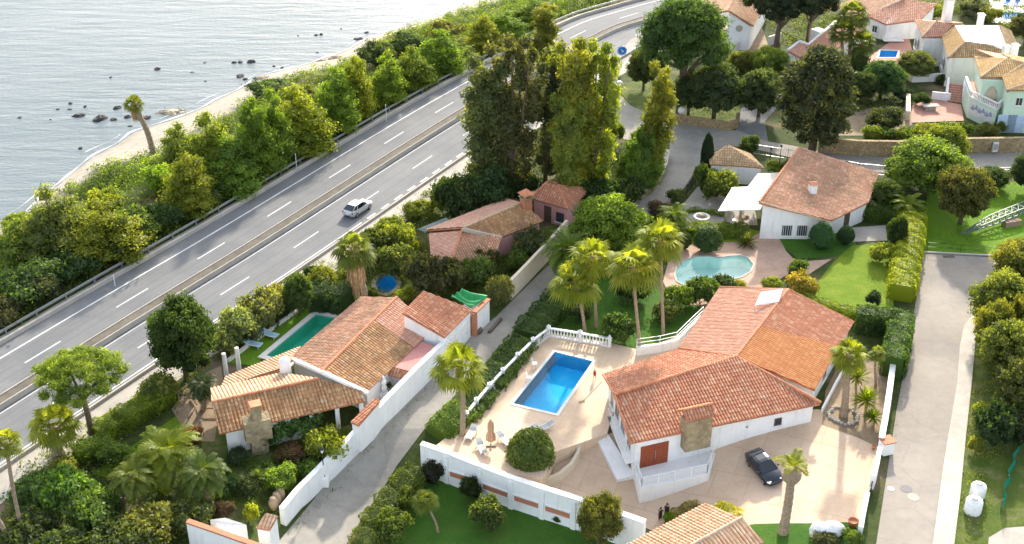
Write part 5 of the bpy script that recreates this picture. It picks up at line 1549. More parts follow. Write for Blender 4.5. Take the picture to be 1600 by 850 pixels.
for s in range(3):                        # tall gum / casuarina with several plumes
    g = np.random.default_rng(130 + s); bl = []
    lead = [(g.uniform(-1.6, 1.6), g.uniform(-1.6, 1.6), g.uniform(.72, 1.0)) for k in range(5)]; lead[0] = (0, 0, 1.0)
    for lx, ly, h in lead:
        for k in range(11):
            t = k / 10; z = 2.0 + (17.4 * h - 2.0) * t; sp = .55 + .45 * math.sin(math.pi * min(1, t * .8 + .12))
            a = g.uniform(0, 6.28); bl.append((lx * (.4 + .8 * t) + 1.0 * sp * math.cos(a), ly * (.4 + .8 * t) + 1.0 * sp * math.sin(a), z, 1.0 * sp + .15, 1.0 * sp + .15, 1.25 * sp + .2))
    ln = [([(0, 0, -.5), (0, 0, 3), (lx * .7, ly * .7, 9), (lx * 1.1, ly * 1.1, 16 * h)], .34, .07) for lx, ly, h in lead]
    reg('tall', 7.2, 18.3, crown('crown', bl, 17500, .40, 230 + s, .5, .45, .40, rough=.4), limbs('trunk', .34, ln))
for s in range(4):                        # broad-leaved dome, uneven and low
    g = np.random.default_rng(160 + s); bl = []
    for k in range(46):
        ph = math.acos(1 - 1.72 * (k + .5) / 46); a = k * 2.399
        r = 2.15 * g.uniform(.72, 1.12); q = g.uniform(.6, 1.25)
        bl.append((r * math.sin(ph) * math.cos(a), r * math.sin(ph) * math.sin(a), 2.75 + 1.95 * math.cos(ph) * g.uniform(.85, 1.1), .80 * q, .80 * q, .66 * q))
    bl.append((0, 0, 2.7, 1.7, 1.7, 1.5))
    ln = [([(0, 0, -.4), (0, 0, 1.2), (.2, .1, 2.2)], .24, .16)] + [([(0, 0, 1.1), (math.cos(a) * .8, math.sin(a) * .8, 2.2), (math.cos(a) * 1.8, math.sin(a) * 1.8, 3.0)], .12, .03) for a in (0, 1.3, 2.5, 3.8, 5.1)]
    reg('dome', 5.9, 5.4, crown('crown', bl, 17000, .205, 260 + s, .66, .55, .5, rough=.36), limbs('trunk', .24, ln))
for s in range(3):                        # old pine: thick tufted crown over bare limbs
    g = np.random.default_rng(175 + s); bl = []
    for k in range(70):
        ph = math.acos(1 - 1.12 * (k + .5) / 70); a = k * 2.399; r = 3.7 * g.uniform(.7, 1.1); q = g.uniform(.65, 1.25)
        bl.append((r * math.sin(ph) * math.cos(a), r * math.sin(ph) * math.sin(a), 5.4 + 3.2 * math.cos(ph), 1.05 * q, 1.05 * q, .72 * q))
    bl.append((0, 0, 5.6, 2.6, 2.6, 2.2))
    ln = [([(0, 0, -.5), (.15, 0, 2.2), (0, .2, 4.2)], .38, .26)] + [([(0, .1, 2.4 + .25 * i), (math.cos(a) * 1.3, math.sin(a) * 1.3, 4.2), (math.cos(a) * 2.8, math.sin(a) * 2.8, 5.2)], .17, .05) for i, a in enumerate((.2, 1.2, 2.3, 3.3, 4.3, 5.4))]
    reg('pinedome', 9.4, 9.3, crown('crown', bl, 19000, .30, 300 + s, .62, .5, .25, rough=.34, upb=.4), limbs('trunk', .38, ln))
for s in range(3):                        # umbrella pine: flat tufted crown on bare limbs
    g = np.random.default_rng(190 + s); bl = []
    for k in range(44):
        a = k * 2.399; r = 4.3 * math.sqrt((k + .4) / 44); bl.append((r * math.cos(a), r * math.sin(a), 8.1 - .068 * r * r + g.uniform(-.35, .3), .95 * g.uniform(.75, 1.2), .95 * g.uniform(.75, 1.2), .62))
    for k in range(14):
        a = g.uniform(0, 6.28); r = g.uniform(1, 3.8); bl.append((r * math.cos(a), r * math.sin(a), 6.4 + g.uniform(-.5, .3), .8, .8, .5))
    ln = [([(0, 0, -.5), (.15, 0, 3.0), (0, .2, 5.2)], .36, .26)] + [([(0, .1, 4.2 + .3 * i % 1), (math.cos(a) * 1.5, math.sin(a) * 1.5, 6.2), (math.cos(a) * 3.3, math.sin(a) * 3.3, 7.4)], .17, .05) for i, a in enumerate((.2, 1.2, 2.3, 3.3, 4.3, 5.4))]
    reg('pine', 10.2, 9.1, crown('crown', bl, 21000, .30, 290 + s, .62, .5, .22, rough=.28, upb=.4), limbs('trunk', .36, ln))
for s in range(3):                        # loose dark cypress-like or cork oak mass, foliage low
    g = np.random.default_rng(220 + s); bl = []
    for k in range(52):
        t = (k + .5) / 52; z = 1.6 + 9.2 * t; rad = 3.4 * math.sin(math.pi * (.14 + .80 * t)) ** .8; a = k * 2.399
        q = rad * g.uniform(.55, .95); bl.append((q * math.cos(a), q * math.sin(a), z, 1.05 * g.uniform(.7, 1.2), 1.05 * g.uniform(.7, 1.2), 1.0 * g.uniform(.7, 1.2)))
    ln = [([(0, 0, -.5), (.1, .1, 4), (0, 0, 9)], .4, .1)] + [([(0, 0, 2 + i), (math.cos(a) * 1.4, math.sin(a) * 1.4, 3.6 + i), (math.cos(a) * 2.6, math.sin(a) * 2.6, 4.6 + i)], .15, .04) for i, a in enumerate((.4, 1.7, 3.1, 4.4, 5.6))]
    reg('oval', 7.6, 11.4, crown('crown', bl, 15000, .36, 320 + s, .5, .45, .45, rough=.42), limbs('trunk', .4, ln))
for s in range(5):                        # shrubs
    g = np.random.default_rng(250 + s); bl = []
    for k in range(13):
        a = k * 2.399; r = .72 * math.sqrt((k + .3) / 13); bl.append((r * math.cos(a), r * math.sin(a), .62 + .45 * g.random() - .35 * r, .42 * g.uniform(.7, 1.25), .42 * g.uniform(.7, 1.25), .46 * g.uniform(.7, 1.2)))
    reg('bush', 2.1, 1.55, crown('foliage', bl, 3800, .15, 350 + s, .66, .5, .5, rough=.35), None)
for s in range(2):                        # clipped dense ball
    bl = [(.06 * math.cos(s * 2 + k * 2.1), .06 * math.sin(s * 2 + k * 2.1), .82 + .05 * math.sin(k * 2 + s), .94 - .04 * (k % 2), .92 + .03 * (k % 3), .84 + .05 * (k % 2)) for k in range(4)]
    reg('ball', 2.0, 1.78, crown('foliage', bl, 7000, .10, 380 + s, .93, .92, .6, 'leaf_dense', rough=.07), None)
for s in range(3):                        # feathery shrub (pampas, oleander in bloom)
    g = np.random.default_rng(270 + s); n = 2600
    a = g.uniform(0, 6.28, n); e = np.abs(g.normal(0, .45, n)); L = g.uniform(.4, 1.25, n)
    C = np.stack([np.sin(e) * np.cos(a) * L * 1.1, np.sin(e) * np.sin(a) * L * 1.1, np.cos(e) * L], 1) + g.normal(0, .12, (n, 3)) * np.array([1.6, 1.6, .2])
    d = np.stack([np.sin(e) * np.cos(a), np.sin(e) * np.sin(a), np.cos(e)], 1)
    s_ = np.cross(d, g.normal(0, 1, (n, 3))); s_ /= np.linalg.norm(s_, axis=1)[:, None]
    h = .22 * g.uniform(.7, 1.5, n)[:, None]; w = .02 * g.uniform(.8, 1.8, n)[:, None]
    V = np.stack([C - d * h, C + s_ * w, C + d * h, C - s_ * w], 1).reshape(-1, 3)
    reg('feather', 2.3, 1.5, np_mesh('foliage', V, np.arange(4 * n).reshape(n, 4), M['leaf'], np.repeat(g.uniform(.6, 1.4, n), 4)), None)

def shift(me, dx, dy, dz): me.transform(Matrix.Translation((dx, dy, dz)))
CNT = {}
def plant(kind, name, bx, by, ty, wpx, color, label, cat='tree', group=None, p=None, h=None, w=None, lean=0.0, z=None):
    """base pixel (bx, by), row of the top ty, width in photo pixels"""
    cr, cg, cb = color; color = YEL((.9 * cg if .9 * cg < cr < 1.16 * cg else cr, cg, cb))
    p = p or P(bx, by)
    h = h or height_to(p, ty)
    w = w or width_of(p, wpx)
    i = CNT.get(kind, 0); CNT[kind] = i + 1
    W0, H0, cm, tm = KIND[kind][i % len(KIND[kind])]
    col_ = tuple(min(.8, 1.36 * c) * (1 + .08 * math.sin(i * 3.1 + k)) for k, c in enumerate(color)) + (1,)
    if tm is None:
        r = link(name, cm, None, p)
        tag(r, label, cat, group); r.color = col_; ORG[r.name] = p
    else:
        r = empty(name, p, label, cat, group)
        link('trunk', tm, r); c = link('crown', cm, r); c.color = col_
    r.rotation_euler = (lean, 0, rnd.uniform(0, 6.28))
    r.scale = (w / W0, w / W0, h / H0)
    return r

# ------------------------------------------------------------------ palms
def fan_crown(seed, nf=27, fl=1.12, pet=1.05):
    g = random.Random(seed); VV = []; TT = []
    for k in range(nf):
        az = k * 2.399 + g.uniform(-.2, .2); el = R(80 - 122 * (k / nf) ** .85 + g.uniform(-8, 8))
        d = Vector((math.cos(el) * math.cos(az), math.cos(el) * math.sin(az), math.sin(el)))
        s = Vector((-math.sin(az), math.cos(az), 0)); u = s.cross(d); u = -u if u.z < 0 else u
        L = pet * g.uniform(.8, 1.15); c = d * L + Vector((0, 0, -.16 * L * L)); tn = g.uniform(.7, 1.25) * (.75 + .35 * (1 - k / nf))
        q = s * .025
        VV += [q, d * L + Vector((0, 0, -.16 * L * L)) + q * .6, d * L + Vector((0, 0, -.16 * L * L)) - q * .6, -q]; TT += [tn] * 4
        nb = 15; F = fl * g.uniform(.82, 1.12)
        for j in range(nb):
            b = (j / (nb - 1) - .5) * R(205); dr = d * math.cos(b) + s * math.sin(b)
            mid = c + dr * F * .55 + u * .05; tip = c + dr * F * g.uniform(.9, 1.05) + Vector((0, 0, -.38 * F * g.uniform(.5, 1.5)))
            w = (dr.cross(u)).normalized() * .085 * F
            VV += [c, mid + w, tip, mid - w]; TT += [tn * g.uniform(.85, 1.15)] * 4
    V = np.array([tuple(v) for v in VV]); return np_mesh('crown', V, np.arange(len(V)).reshape(-1, 4), M['leaf'], np.array(TT))
def date_crown(seed, nf=52, L=2.9, span=100):
    g = random.Random(seed); VV = []; TT = []
    for k in range(nf):
        az = k * 2.399 + g.uniform(-.2, .2); el = R(84 - span * (k / nf) ** .9 + g.uniform(-7, 7)); LL = L * g.uniform(.8, 1.1)
        h = Vector((math.cos(az), math.sin(az), 0)); s = Vector((-math.sin(az), math.cos(az), 0)); tn = g.uniform(.75, 1.25)
        pts = []; p = Vector((0, 0, 0)); e = el; n = 12
        for i in range(n + 1):
            pts.append(p.copy()); p = p + (h * math.cos(e) + Vector((0, 0, math.sin(e)))) * LL / n; e -= R(7.5) * (1 + .6 * i / n)
        for i in range(n):
            w = s * .022; VV += [pts[i] - w, pts[i + 1] - w, pts[i + 1] + w, pts[i] + w]; TT += [tn] * 4
            if i < 2: continue
            t = (pts[i + 1] - pts[i]).normalized()
            for sd in (-1, 1):
                for f in (0, .33, .66):
                    o = pts[i].lerp(pts[i + 1], f); l = .62 * math.sin(math.pi * (.22 + .72 * (i + f) / n)) * g.uniform(.85, 1.15)
                    dr = (s * sd * .8 + t * .62 + Vector((0, 0, g.uniform(-.28, .12)))).normalized(); b = t * .048
                    VV += [o - b, o + dr * l * .5 + b, o + dr * l, o + dr * l * .5 - b * 1.2]; TT += [tn * g.uniform(.85, 1.15)] * 4
    V = np.array([tuple(v) for v in VV]); return np_mesh('crown', V, np.arange(len(V)).reshape(-1, 4), M['leaf'], np.array(TT))
def spike_crown(seed, n=70, L=.9, w=.07):
    g = random.Random(seed); VV = []; TT = []
    for k in range(n):
        az = k * 2.399; el = R(88 - 100 * (k / n)); d = Vector((math.cos(el) * math.cos(az), math.cos(el) * math.sin(az), math.sin(el))); s = Vector((-math.sin(az), math.cos(az), 0)) * w
        q = L * g.uniform(.75, 1.1); tn = g.uniform(.7, 1.3); VV += [-s * .5, d * q * .5 - s, d * q + Vector((0, 0, -.1 * q)), d * q * .5 + s]; TT += [tn] * 4
    V = np.array([tuple(v) for v in VV]); return np_mesh('crown', V, np.arange(len(V)).reshape(-1, 4), M['leaf'], np.array(TT))
FAN = [fan_crown(s) for s in (1, 2, 3, 4)]; DATE = [date_crown(s) for s in (5, 6, 7)]; SPIKE = [spike_crown(s) for s in (8, 9)]
def skirt_mesh(seed, L=2.6, r=.75):
    g = np.random.default_rng(seed); n = 420
    a = g.uniform(0, 6.28, n); z = -L * g.uniform(0, 1, n) ** .9; rr = r * (.55 + .45 * np.sin(np.clip(-z / L, 0, 1) * 2.4 + .5)) * g.uniform(.6, 1.1, n)
    C = np.stack([np.cos(a) * rr, np.sin(a) * rr, z], 1); out = np.stack([np.cos(a) * .22, np.sin(a) * .22, -np.ones(n)], 1); s = np.stack([-np.sin(a), np.cos(a), np.zeros(n)], 1)
    h = g.uniform(.3, .6, n)[:, None]; w = g.uniform(.05, .12, n)[:, None]
    V = np.stack([C - out * h, C + s * w, C + out * h, C - s * w], 1).reshape(-1, 3)
    return np_mesh('skirt', V, np.arange(4 * n).reshape(n, 4), M['dead_frond'])
SK = skirt_mesh(3)
SPARSE = date_crown(17, 9, 1.9, 38)
PC = [0]
def palm(kind, name, base, top, crown_px, color, label, r=.17, skirt=0.0, group=None, h=None, bulge=1.25, curve=.25, tint_trunk='palm_bark', dead=True):
    """base and crown-centre pixels; the crown stands over the base unless top x differs"""
    p = P(*base) if not isinstance(base, Vector) else base
    hh = h or height_to(p, top[1]); hh = max(hh, .3)
    # sideways lean taken in the picture plane
    q = Q(top[0], top[1], p.z + hh); off = Vector((q.x - p.x, 0, 0))
    i = PC[0]; PC[0] += 1
    root = empty(name, p, label, 'palm tree' if kind != 'spike' else 'plant', group)
    g = random.Random(i); m = MB(); n = max(6, int(hh / .35)); pts = []; rad = []
    for k in range(n + 1):
        t = k / n; b = off * (t ** 1.2) + Vector((math.sin(t * 2.6 + i) - math.sin(i), math.cos(t * 2.1 + i) - math.cos(i), 0)) * curve * (1 - t) * t * 2
        pts.append(Vector((b.x, b.y, hh * t if k else -.4))); rad.append(r * (bulge - (bulge - 1) * min(1, t * 4)) * (1.0 + (.07 if k % 2 else -.05)) * (1 - .15 * t))
    m.tube(pts, rad, 9); m.build('trunk', M[tint_trunk], root, smooth=False, loc=(0, 0, 0))
    cs = {'fan': FAN, 'date': DATE, 'spike': SPIKE}[kind]; c0 = {'fan': 2.0, 'date': 2.65, 'spike': .85}[kind]
    sc = width_of(p + Vector((0, 0, hh)), crown_px) / 2 / c0
    c = link('crown', cs[i % len(cs)], root, pts[-1]); c.scale = (sc, sc, sc); c.rotation_euler = (0, 0, rnd.uniform(0, 6.28)); c.color = tuple(1.35 * q for q in YEL(color)) + (1,)
    if skirt:
        s = link('skirt', SK, root, pts[-1] + Vector((0, 0, -.1))); k = skirt / 2.6; s.scale = (sc * .95, sc * .95, k)
    elif dead and kind == 'fan':
        s = link('skirt', SK, root, pts[-1] + Vector((0, 0, -.05))); s.scale = (sc * .36, sc * .36, sc * .28)
    if kind == 'date':
        m = MB(); m.ball((0, 0, 0), (r * 2.0, r * 2.0, r * 1.9), 12, 8, .12, i); m.build('crownshaft', M['palm_bark'], root, loc=pts[-1])
    return root

# ------------------------------------------------------------------ hedges
def hedge(px, w, h, color, label, group=None, dens=110, size=.19, world_pts=None, name='hedge', cat='hedge', core_mat='leaf_dense', rough=.10):
    pts = world_pts or [P(*p) for p in px]
    g = np.random.default_rng(int(abs(pts[0].x * 91 + pts[0].y * 17)) + 5)
    V = []; F = []; TI = []
    allC = []; allN = []
    for a, b in zip(pts[:-1], pts[1:]):
        d = np.array(b - a); L = np.linalg.norm(d[:2]); 
        if L < .05: continue
        t = d / np.linalg.norm(d); s = np.array([t[1], -t[0], 0]); s /= np.linalg.norm(s)
        area = L * (w + 2 * h); n = int(area * dens)
        q = g.uniform(-(h + w / 2), h + w / 2, n); u = g.uniform(-.03 * L - .1, L + .1, n)
        lump = rough * (np.sin(u * 2.3 + pts[0].x) + np.sin(u * 5.1 + q * 2.2) * .7 + np.sin(q * 3.7 + u) * .6)
        top = np.abs(q) < w / 2
        off = np.where(top, q, np.sign(q) * (w / 2)); z = np.where(top, h, h - (np.abs(q) - w / 2))
        nn = np.where(top[:, None], np.array([[0, 0, 1.0]]), np.sign(q)[:, None] * s[None])
        rnd_ = np.minimum(w / 2, h) * .22; edge = np.exp(-((np.abs(q) - w / 2) / .25) ** 2) * rnd_ * .6
        C = np.array(a)[None] + u[:, None] * t[None] + off[:, None] * s[None] + z[:, None] * np.array([[0, 0, 1.0]]) + nn * (lump - edge + g.normal(0, .05, n))[:, None]
        C[:, 2] -= edge * .5
        allC.append(C); allN.append(nn + np.array([[0, 0, .25]]))
    C = np.concatenate(allC); Nn = np.concatenate(allN); org = np.array(pts[0])
    v, f = leafs(C - org, Nn, size, .55, g)
    ti = np.repeat(np.clip(1 + .30 * np.sin(C[:, 0] * 1.9 + C[:, 1] * .9) * np.sin(C[:, 1] * 1.7 - C[:, 2] * 2.2) + g.normal(0, .16, len(C)), .5, 1.35), 4)
    me = np_mesh(name, v, f, M['leaf'], ti)
    bm = bmesh.new(); bm.from_mesh(me); lay = bm.verts.layers.float['tint']
    for a, b in zip(pts[:-1], pts[1:]):
        d = (b - a); d2 = Vector((d.x, d.y, 0)).normalized(); s = Vector((d2.y, -d2.x, 0)) * (w / 2 - .28)
        vs = []
        for p in (a - d2 * .05, b + d2 * .05):
            for k, z in ((-1, -.3), (-1, h - .45), (-.7, h - .26), (.7, h - .26), (1, h - .45), (1, -.3)): vs.append(bm.verts.new(p + s * k + Vector((0, 0, z)) - Vector(org)))
        for v_ in vs: v_[lay] = .9
        for k in range(5): bm.faces.new((vs[k], vs[k + 1], vs[k + 7], vs[k + 6]))
        bm.faces.new(vs[:6][::-1]); bm.faces.new(vs[6:])
    bm.to_mesh(me); bm.free()
    o = link(name, me, None, pts[0]); o.color = tuple(1.4 * q for q in YEL(color)) + (1,)
    return tag(o, label, cat, group)

def scatter(name, poly, dens, h, size, color, kind='stuff', asp=.45, upr=.5, clump=1.2, seed=1, world_poly=None):
    """low ground cover: ONE object of leaves gathered in clumps over the terrain"""
    g = np.random.default_rng(seed); pts = world_poly or [P(*p) for p in poly]
    xs = [p[0] for p in pts]; ys = [p[1] for p in pts]
    A = abs(sum(pts[i][0] * pts[(i + 1) % len(pts)][1] - pts[(i + 1) % len(pts)][0] * pts[i][1] for i in range(len(pts)))) / 2
    nc = int(A / clump ** 2 * 1.3); X = []; 
    while len(X) < nc:
        x, y = g.uniform(min(xs), max(xs)), g.uniform(min(ys), max(ys))
        if inside(pts, x, y): X.append((x, y))
    X = np.array(X); m = int(A * dens / max(nc, 1)); m = max(m, 4)
    cr = clump * g.uniform(.5, 1.1, nc); ch = h * g.uniform(.35, 1.25, nc); ct = g.uniform(.6, 1.4, nc)
    k = np.repeat(np.arange(nc), m); n = len(k)
    d = g.normal(0, 1, (n, 3)); d /= np.linalg.norm(d, axis=1)[:, None]; d[:, 2] = np.abs(d[:, 2])
    rr = g.uniform(.6, 1.0, n)
    C = np.zeros((n, 3)); C[:, 0] = X[k, 0] + d[:, 0] * cr[k] * rr; C[:, 1] = X[k, 1] + d[:, 1] * cr[k] * rr; C[:, 2] = T(X[:, 0], X[:, 1])[k] + d[:, 2] * ch[k] * rr
    nn = d.copy(); nn[:, 2] += upr
    v, f = leafs(C, nn, size, asp, g)
    o = link(name, np_mesh(name, v, f, M['leaf'], np.repeat(ct[k] * g.uniform(.8, 1.2, n), 4)))
    o.color = tuple(1.4 * q for q in YEL(color)) + (1,)
    return tag(o, kind=kind)
# ------------------------------------------------------------------ planting
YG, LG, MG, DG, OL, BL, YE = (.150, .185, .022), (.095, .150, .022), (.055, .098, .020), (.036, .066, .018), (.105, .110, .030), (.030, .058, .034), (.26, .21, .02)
CO = (.095, .140, .020)
# --- shore side of the highway: ground cover, then every tree
vg = [(s_, float(np.interp(s_, VG_S, VG_D))) for s_ in np.arange(VG_S[0] - 25, VG_S[-1] + 60, 4.0)]
slope = [road_at(s_, -10.2) for s_, d in vg] + [road_at(s_, -d - .3) for s_, d in vg[::-1]]
scatter('coastal_scrub', None, 30, 1.2, .30, (.085, .140, .022), seed=3, clump=1.4, world_poly=slope)
upper = [road_at(s_, -11.0) for s_, d in vg] + [road_at(s_, -15.0) for s_, d in vg[::-1]]
scatter('roadside_scrub', None, 30, 2.1, .28, (.038, .066, .016), seed=4, clump=1.3, world_poly=upper)
bright = [(150, 300), (185, 262), (250, 240), (292, 245), (285, 275), (240, 290), (200, 292)]
scatter('bright_scrub', bright, 30, .55, .24, (.15, .25, .018), seed=5, clump=1.3)
scatter('bright_grass', [(0, 430), (28, 415), (40, 440), (5, 470), (-20, 470)], 30, .5, .22, (.16, .25, .02), seed=6)
scatter('dune_grass', [(560, 92), (600, 60), (680, 45), (760, 60), (700, 80), (640, 82), (590, 100)], 34, .6, .26, (.16, .17, .06), seed=7, clump=1.8)
CT = [  # base x, y, top y, width, colour, label
 (95, 412, 276, 100, (.125, .120, .035), 'tall loose olive-brown tree at the seaward end of the left highway stretch'),
 (172, 405, 302, 92, (.140, .150, .022), 'broad yellow-green tree just right of the tall loose olive-brown one'),
 (35, 420, 335, 70, (.115, .130, .024), 'low olive tree at the left picture edge above the beach'),
 (318, 335, 232, 72, (.150, .160, .022), 'single pointed yellow tree standing in front of the seaside row'),
 (284, 272, 184, 70, (.135, .140, .030), 'olive-yellow tree nearest the leaning beach palm'),
 (335, 290, 162, 68, (.120, .145, .022), 'pointed tree behind the single yellow one, second from the leaning palm'),
 (385, 300, 205, 80, (.105, .140, .024), 'wide leafy tree right of the single pointed yellow tree'),
 (432, 285, 138, 66, CO, 'tall pointed tree left of the twin bright-tipped seaside trees'),
 (472, 268, 128, 60, (.110, .135, .022), 'slim bright-tipped tree, left one of a close pair by the guard rail'),
 (517, 250, 122, 78, (.150, .170, .022), 'big bright yellow-topped tree midway along the seaside row'),
 (572, 212, 92, 58, (.120, .150, .022), 'first of the close-set yellow-tipped clump above the guard rail'),
 (612, 196, 78, 58, (.145, .160, .020), 'yellowest tree of the close-set clump above the guard rail'),
 (650, 170, 72, 52, (.135, .155, .022), 'third tree of the close-set clump, beside the far guard rail'),
 (690, 150, 68, 52, (.115, .145, .024), 'last dark-footed tree of the close-set clump'),
 (735, 122, 38, 62, (.125, .155, .022), 'isolated round-topped tree past the close-set clump'),
 (786, 84, 18, 58, (.150, .155, .024), 'yellow tree where the highway begins to bend'),
 (828, 72, 14, 56, (.115, .145, .024), 'leafy tree at the bend just before the far bare verge'),
 (868, 48, -4, 56, (.100, .140, .024), 'bushy tree touching the top edge beside the highway bend'),
]
def seaward(x, y, wpx, k, d0=9.9):
    p = P(x, y); w = width_of(p, wpx); s_, d = road_sd(p.x, p.y); q = road_at(float(s_), min(float(d), -(d0 + k * w))); return Vector((q.x, q.y, Tz(q.x, q.y)))
for i, (x, y, ty, w, c, lb) in enumerate(CT):
    p = seaward(x, y, w, .36); plant('coast', 'coast_tree', x, y, ty, w * (1.22 + .3 * math.sin(i * 2.3) ** 2), tuple(a * b for a, b in zip(c, (.86, 1.12, 1))), lb, 'tree', 'trees along the seaward side of the highway', p=p)
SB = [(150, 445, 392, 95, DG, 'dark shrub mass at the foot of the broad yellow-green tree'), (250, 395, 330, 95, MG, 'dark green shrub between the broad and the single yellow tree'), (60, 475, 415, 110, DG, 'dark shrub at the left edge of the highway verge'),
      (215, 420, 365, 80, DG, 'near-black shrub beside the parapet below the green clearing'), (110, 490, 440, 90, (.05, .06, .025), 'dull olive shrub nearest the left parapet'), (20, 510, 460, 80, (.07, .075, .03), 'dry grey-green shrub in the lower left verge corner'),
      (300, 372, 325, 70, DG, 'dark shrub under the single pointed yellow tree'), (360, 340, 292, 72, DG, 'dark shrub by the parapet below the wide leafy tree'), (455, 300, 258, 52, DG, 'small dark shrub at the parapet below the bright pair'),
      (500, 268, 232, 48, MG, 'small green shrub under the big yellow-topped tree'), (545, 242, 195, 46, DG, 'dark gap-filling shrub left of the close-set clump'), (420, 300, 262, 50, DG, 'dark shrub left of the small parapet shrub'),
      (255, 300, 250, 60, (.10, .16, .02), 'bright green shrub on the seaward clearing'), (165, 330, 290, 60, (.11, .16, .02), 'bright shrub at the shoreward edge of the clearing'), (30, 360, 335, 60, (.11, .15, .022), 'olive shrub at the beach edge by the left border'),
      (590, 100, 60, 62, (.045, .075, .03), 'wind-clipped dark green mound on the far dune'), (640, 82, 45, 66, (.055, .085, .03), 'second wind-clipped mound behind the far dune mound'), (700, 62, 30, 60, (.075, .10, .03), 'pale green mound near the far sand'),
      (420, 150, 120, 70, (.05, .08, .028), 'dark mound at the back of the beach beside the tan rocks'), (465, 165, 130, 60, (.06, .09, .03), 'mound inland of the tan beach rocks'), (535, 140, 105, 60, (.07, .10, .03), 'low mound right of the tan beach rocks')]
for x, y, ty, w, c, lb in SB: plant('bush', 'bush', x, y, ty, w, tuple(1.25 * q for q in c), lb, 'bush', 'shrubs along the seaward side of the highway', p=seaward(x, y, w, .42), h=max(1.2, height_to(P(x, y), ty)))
palm('fan', 'beach_palm', (240, 240), (209, 162), 36, (.12, .15, .03), 'lone thick-trunked palm leaning over the beach', r=.42, bulge=1.0, curve=.6, skirt=2.2)
# --- tall screen of gums between highway and lane
TT = [(752, 300, 82, 98, (.075, .085, .030), 'dull green tall tree nearest the highway at the left of the tall screen'), (800, 305, 52, 95, (.070, .080, .030), 'dark tall tree second from the highway in the tall screen'),
      (852, 290, 78, 80, (.085, .075, .040), 'brownish slender tall tree in the middle of the tall screen'), (893, 312, 55, 92, (.165, .160, .024), 'tallest bright yellow plume tree of the tall screen'), (925, 305, 60, 82, (.130, .155, .022), 'yellow-green tall tree right of the brightest plume'),
      (845, 120, 5, 62, (.10, .13, .024), 'tall leafy tree at the highway edge above the screen'), (880, 330, 150, 70, (.11, .13, .024), 'lower half-height tree in front of the bright plume')]
for x, y, ty, w, c, lb in TT: plant('tall', 'gum_tree', x, y, ty, w * 1.1, tuple(1.3 * q for q in c), lb, 'tree', 'tall trees between highway and lane')
TP = [(1003, 300, 165, 74, (.075, .135, .022), 'mid-height dense green tree left of the lane bend'), (985, 290, 200, 56, (.050, .090, .02), 'dark green tree tucked behind the lane bend wall')]
for x, y, ty, w, c, lb in TP: plant('coast', 'bend_tree', x, y, ty, w, c, lb, 'tree', 'trees at the lane bend')
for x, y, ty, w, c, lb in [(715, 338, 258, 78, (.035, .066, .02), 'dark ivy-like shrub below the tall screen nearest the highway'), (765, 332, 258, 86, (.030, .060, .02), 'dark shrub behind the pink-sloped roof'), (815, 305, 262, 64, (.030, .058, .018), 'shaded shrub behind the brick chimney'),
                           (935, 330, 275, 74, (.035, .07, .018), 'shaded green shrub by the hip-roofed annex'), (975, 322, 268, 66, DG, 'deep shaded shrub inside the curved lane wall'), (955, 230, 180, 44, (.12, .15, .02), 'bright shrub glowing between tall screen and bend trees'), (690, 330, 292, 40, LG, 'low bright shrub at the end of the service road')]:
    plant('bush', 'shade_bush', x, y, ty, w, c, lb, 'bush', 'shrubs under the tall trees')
plant('tall', 'bend_tree', 1018, 292, 98, 78, (.120, .155, .022), 'tall yellow-topped column tree at the lane bend', 'tree', 'trees at the lane bend')
# --- umbrella pines and dark trees towards the hill
plant('pinedome', 'umbrella_pine', 1062, 178, -6, 168, (.045, .085, .020), 'big dense umbrella pine above the junction')
plant('pinedome', 'umbrella_pine', 1212, 80, -40, 120, (.030, .050, .024), 'dark multi-stemmed pine in front of the orange-roofed gable')
plant('pinedome', 'umbrella_pine', 1262, 70, -46, 96, (.028, .046, .024), 'second dark pine behind, nearer the tall fan palms')
plant('oval', 'dark_oak', 1268, 236, 74, 132, (.046, .052, .024), 'huge dark grey-green tree beside the upper road')
DT = [(1115, 185, 95, 92, (.038, .058, .026), 'dark spreading oak on the stone-walled bank'), (1075, 180, 110, 66, (.035, .060, .024), 'dark tree under the right side of the umbrella pine'), (1185, 182, 105, 80, (.045, .066, .028), 'dark rounded tree right of the bank oak'),
      (1005, 140, 72, 58, (.040, .062, .022), 'leaning dark small tree at the slip road'), (1200, 130, 70, 64, (.070, .105, .022), 'leafy green tree below the white yard wall'), (1156, 125, 78, 52, (.075, .10, .026), 'sunlit small tree below the white gable'),
      (1375, 150, 92, 74, (.032, .066, .022), 'dark round tree left of the tiny blue pool'), (1345, 160, 110, 56, (.030, .055, .02), 'dark tree between big grey-green tree and round one'), (1428, 122, 78, 66, (.075, .085, .028), 'small gnarled tree before the grey-white villa'),
      (1600, 70, 18, 60, (.045, .062, .026), 'dark tree at the right edge behind the white flat roof')]
for x, y, ty, w, c, lb in DT: plant('dome', 'round_tree', x, y, ty, w, tuple(1.3 * q for q in c), lb, 'tree', 'round trees on the hillside')
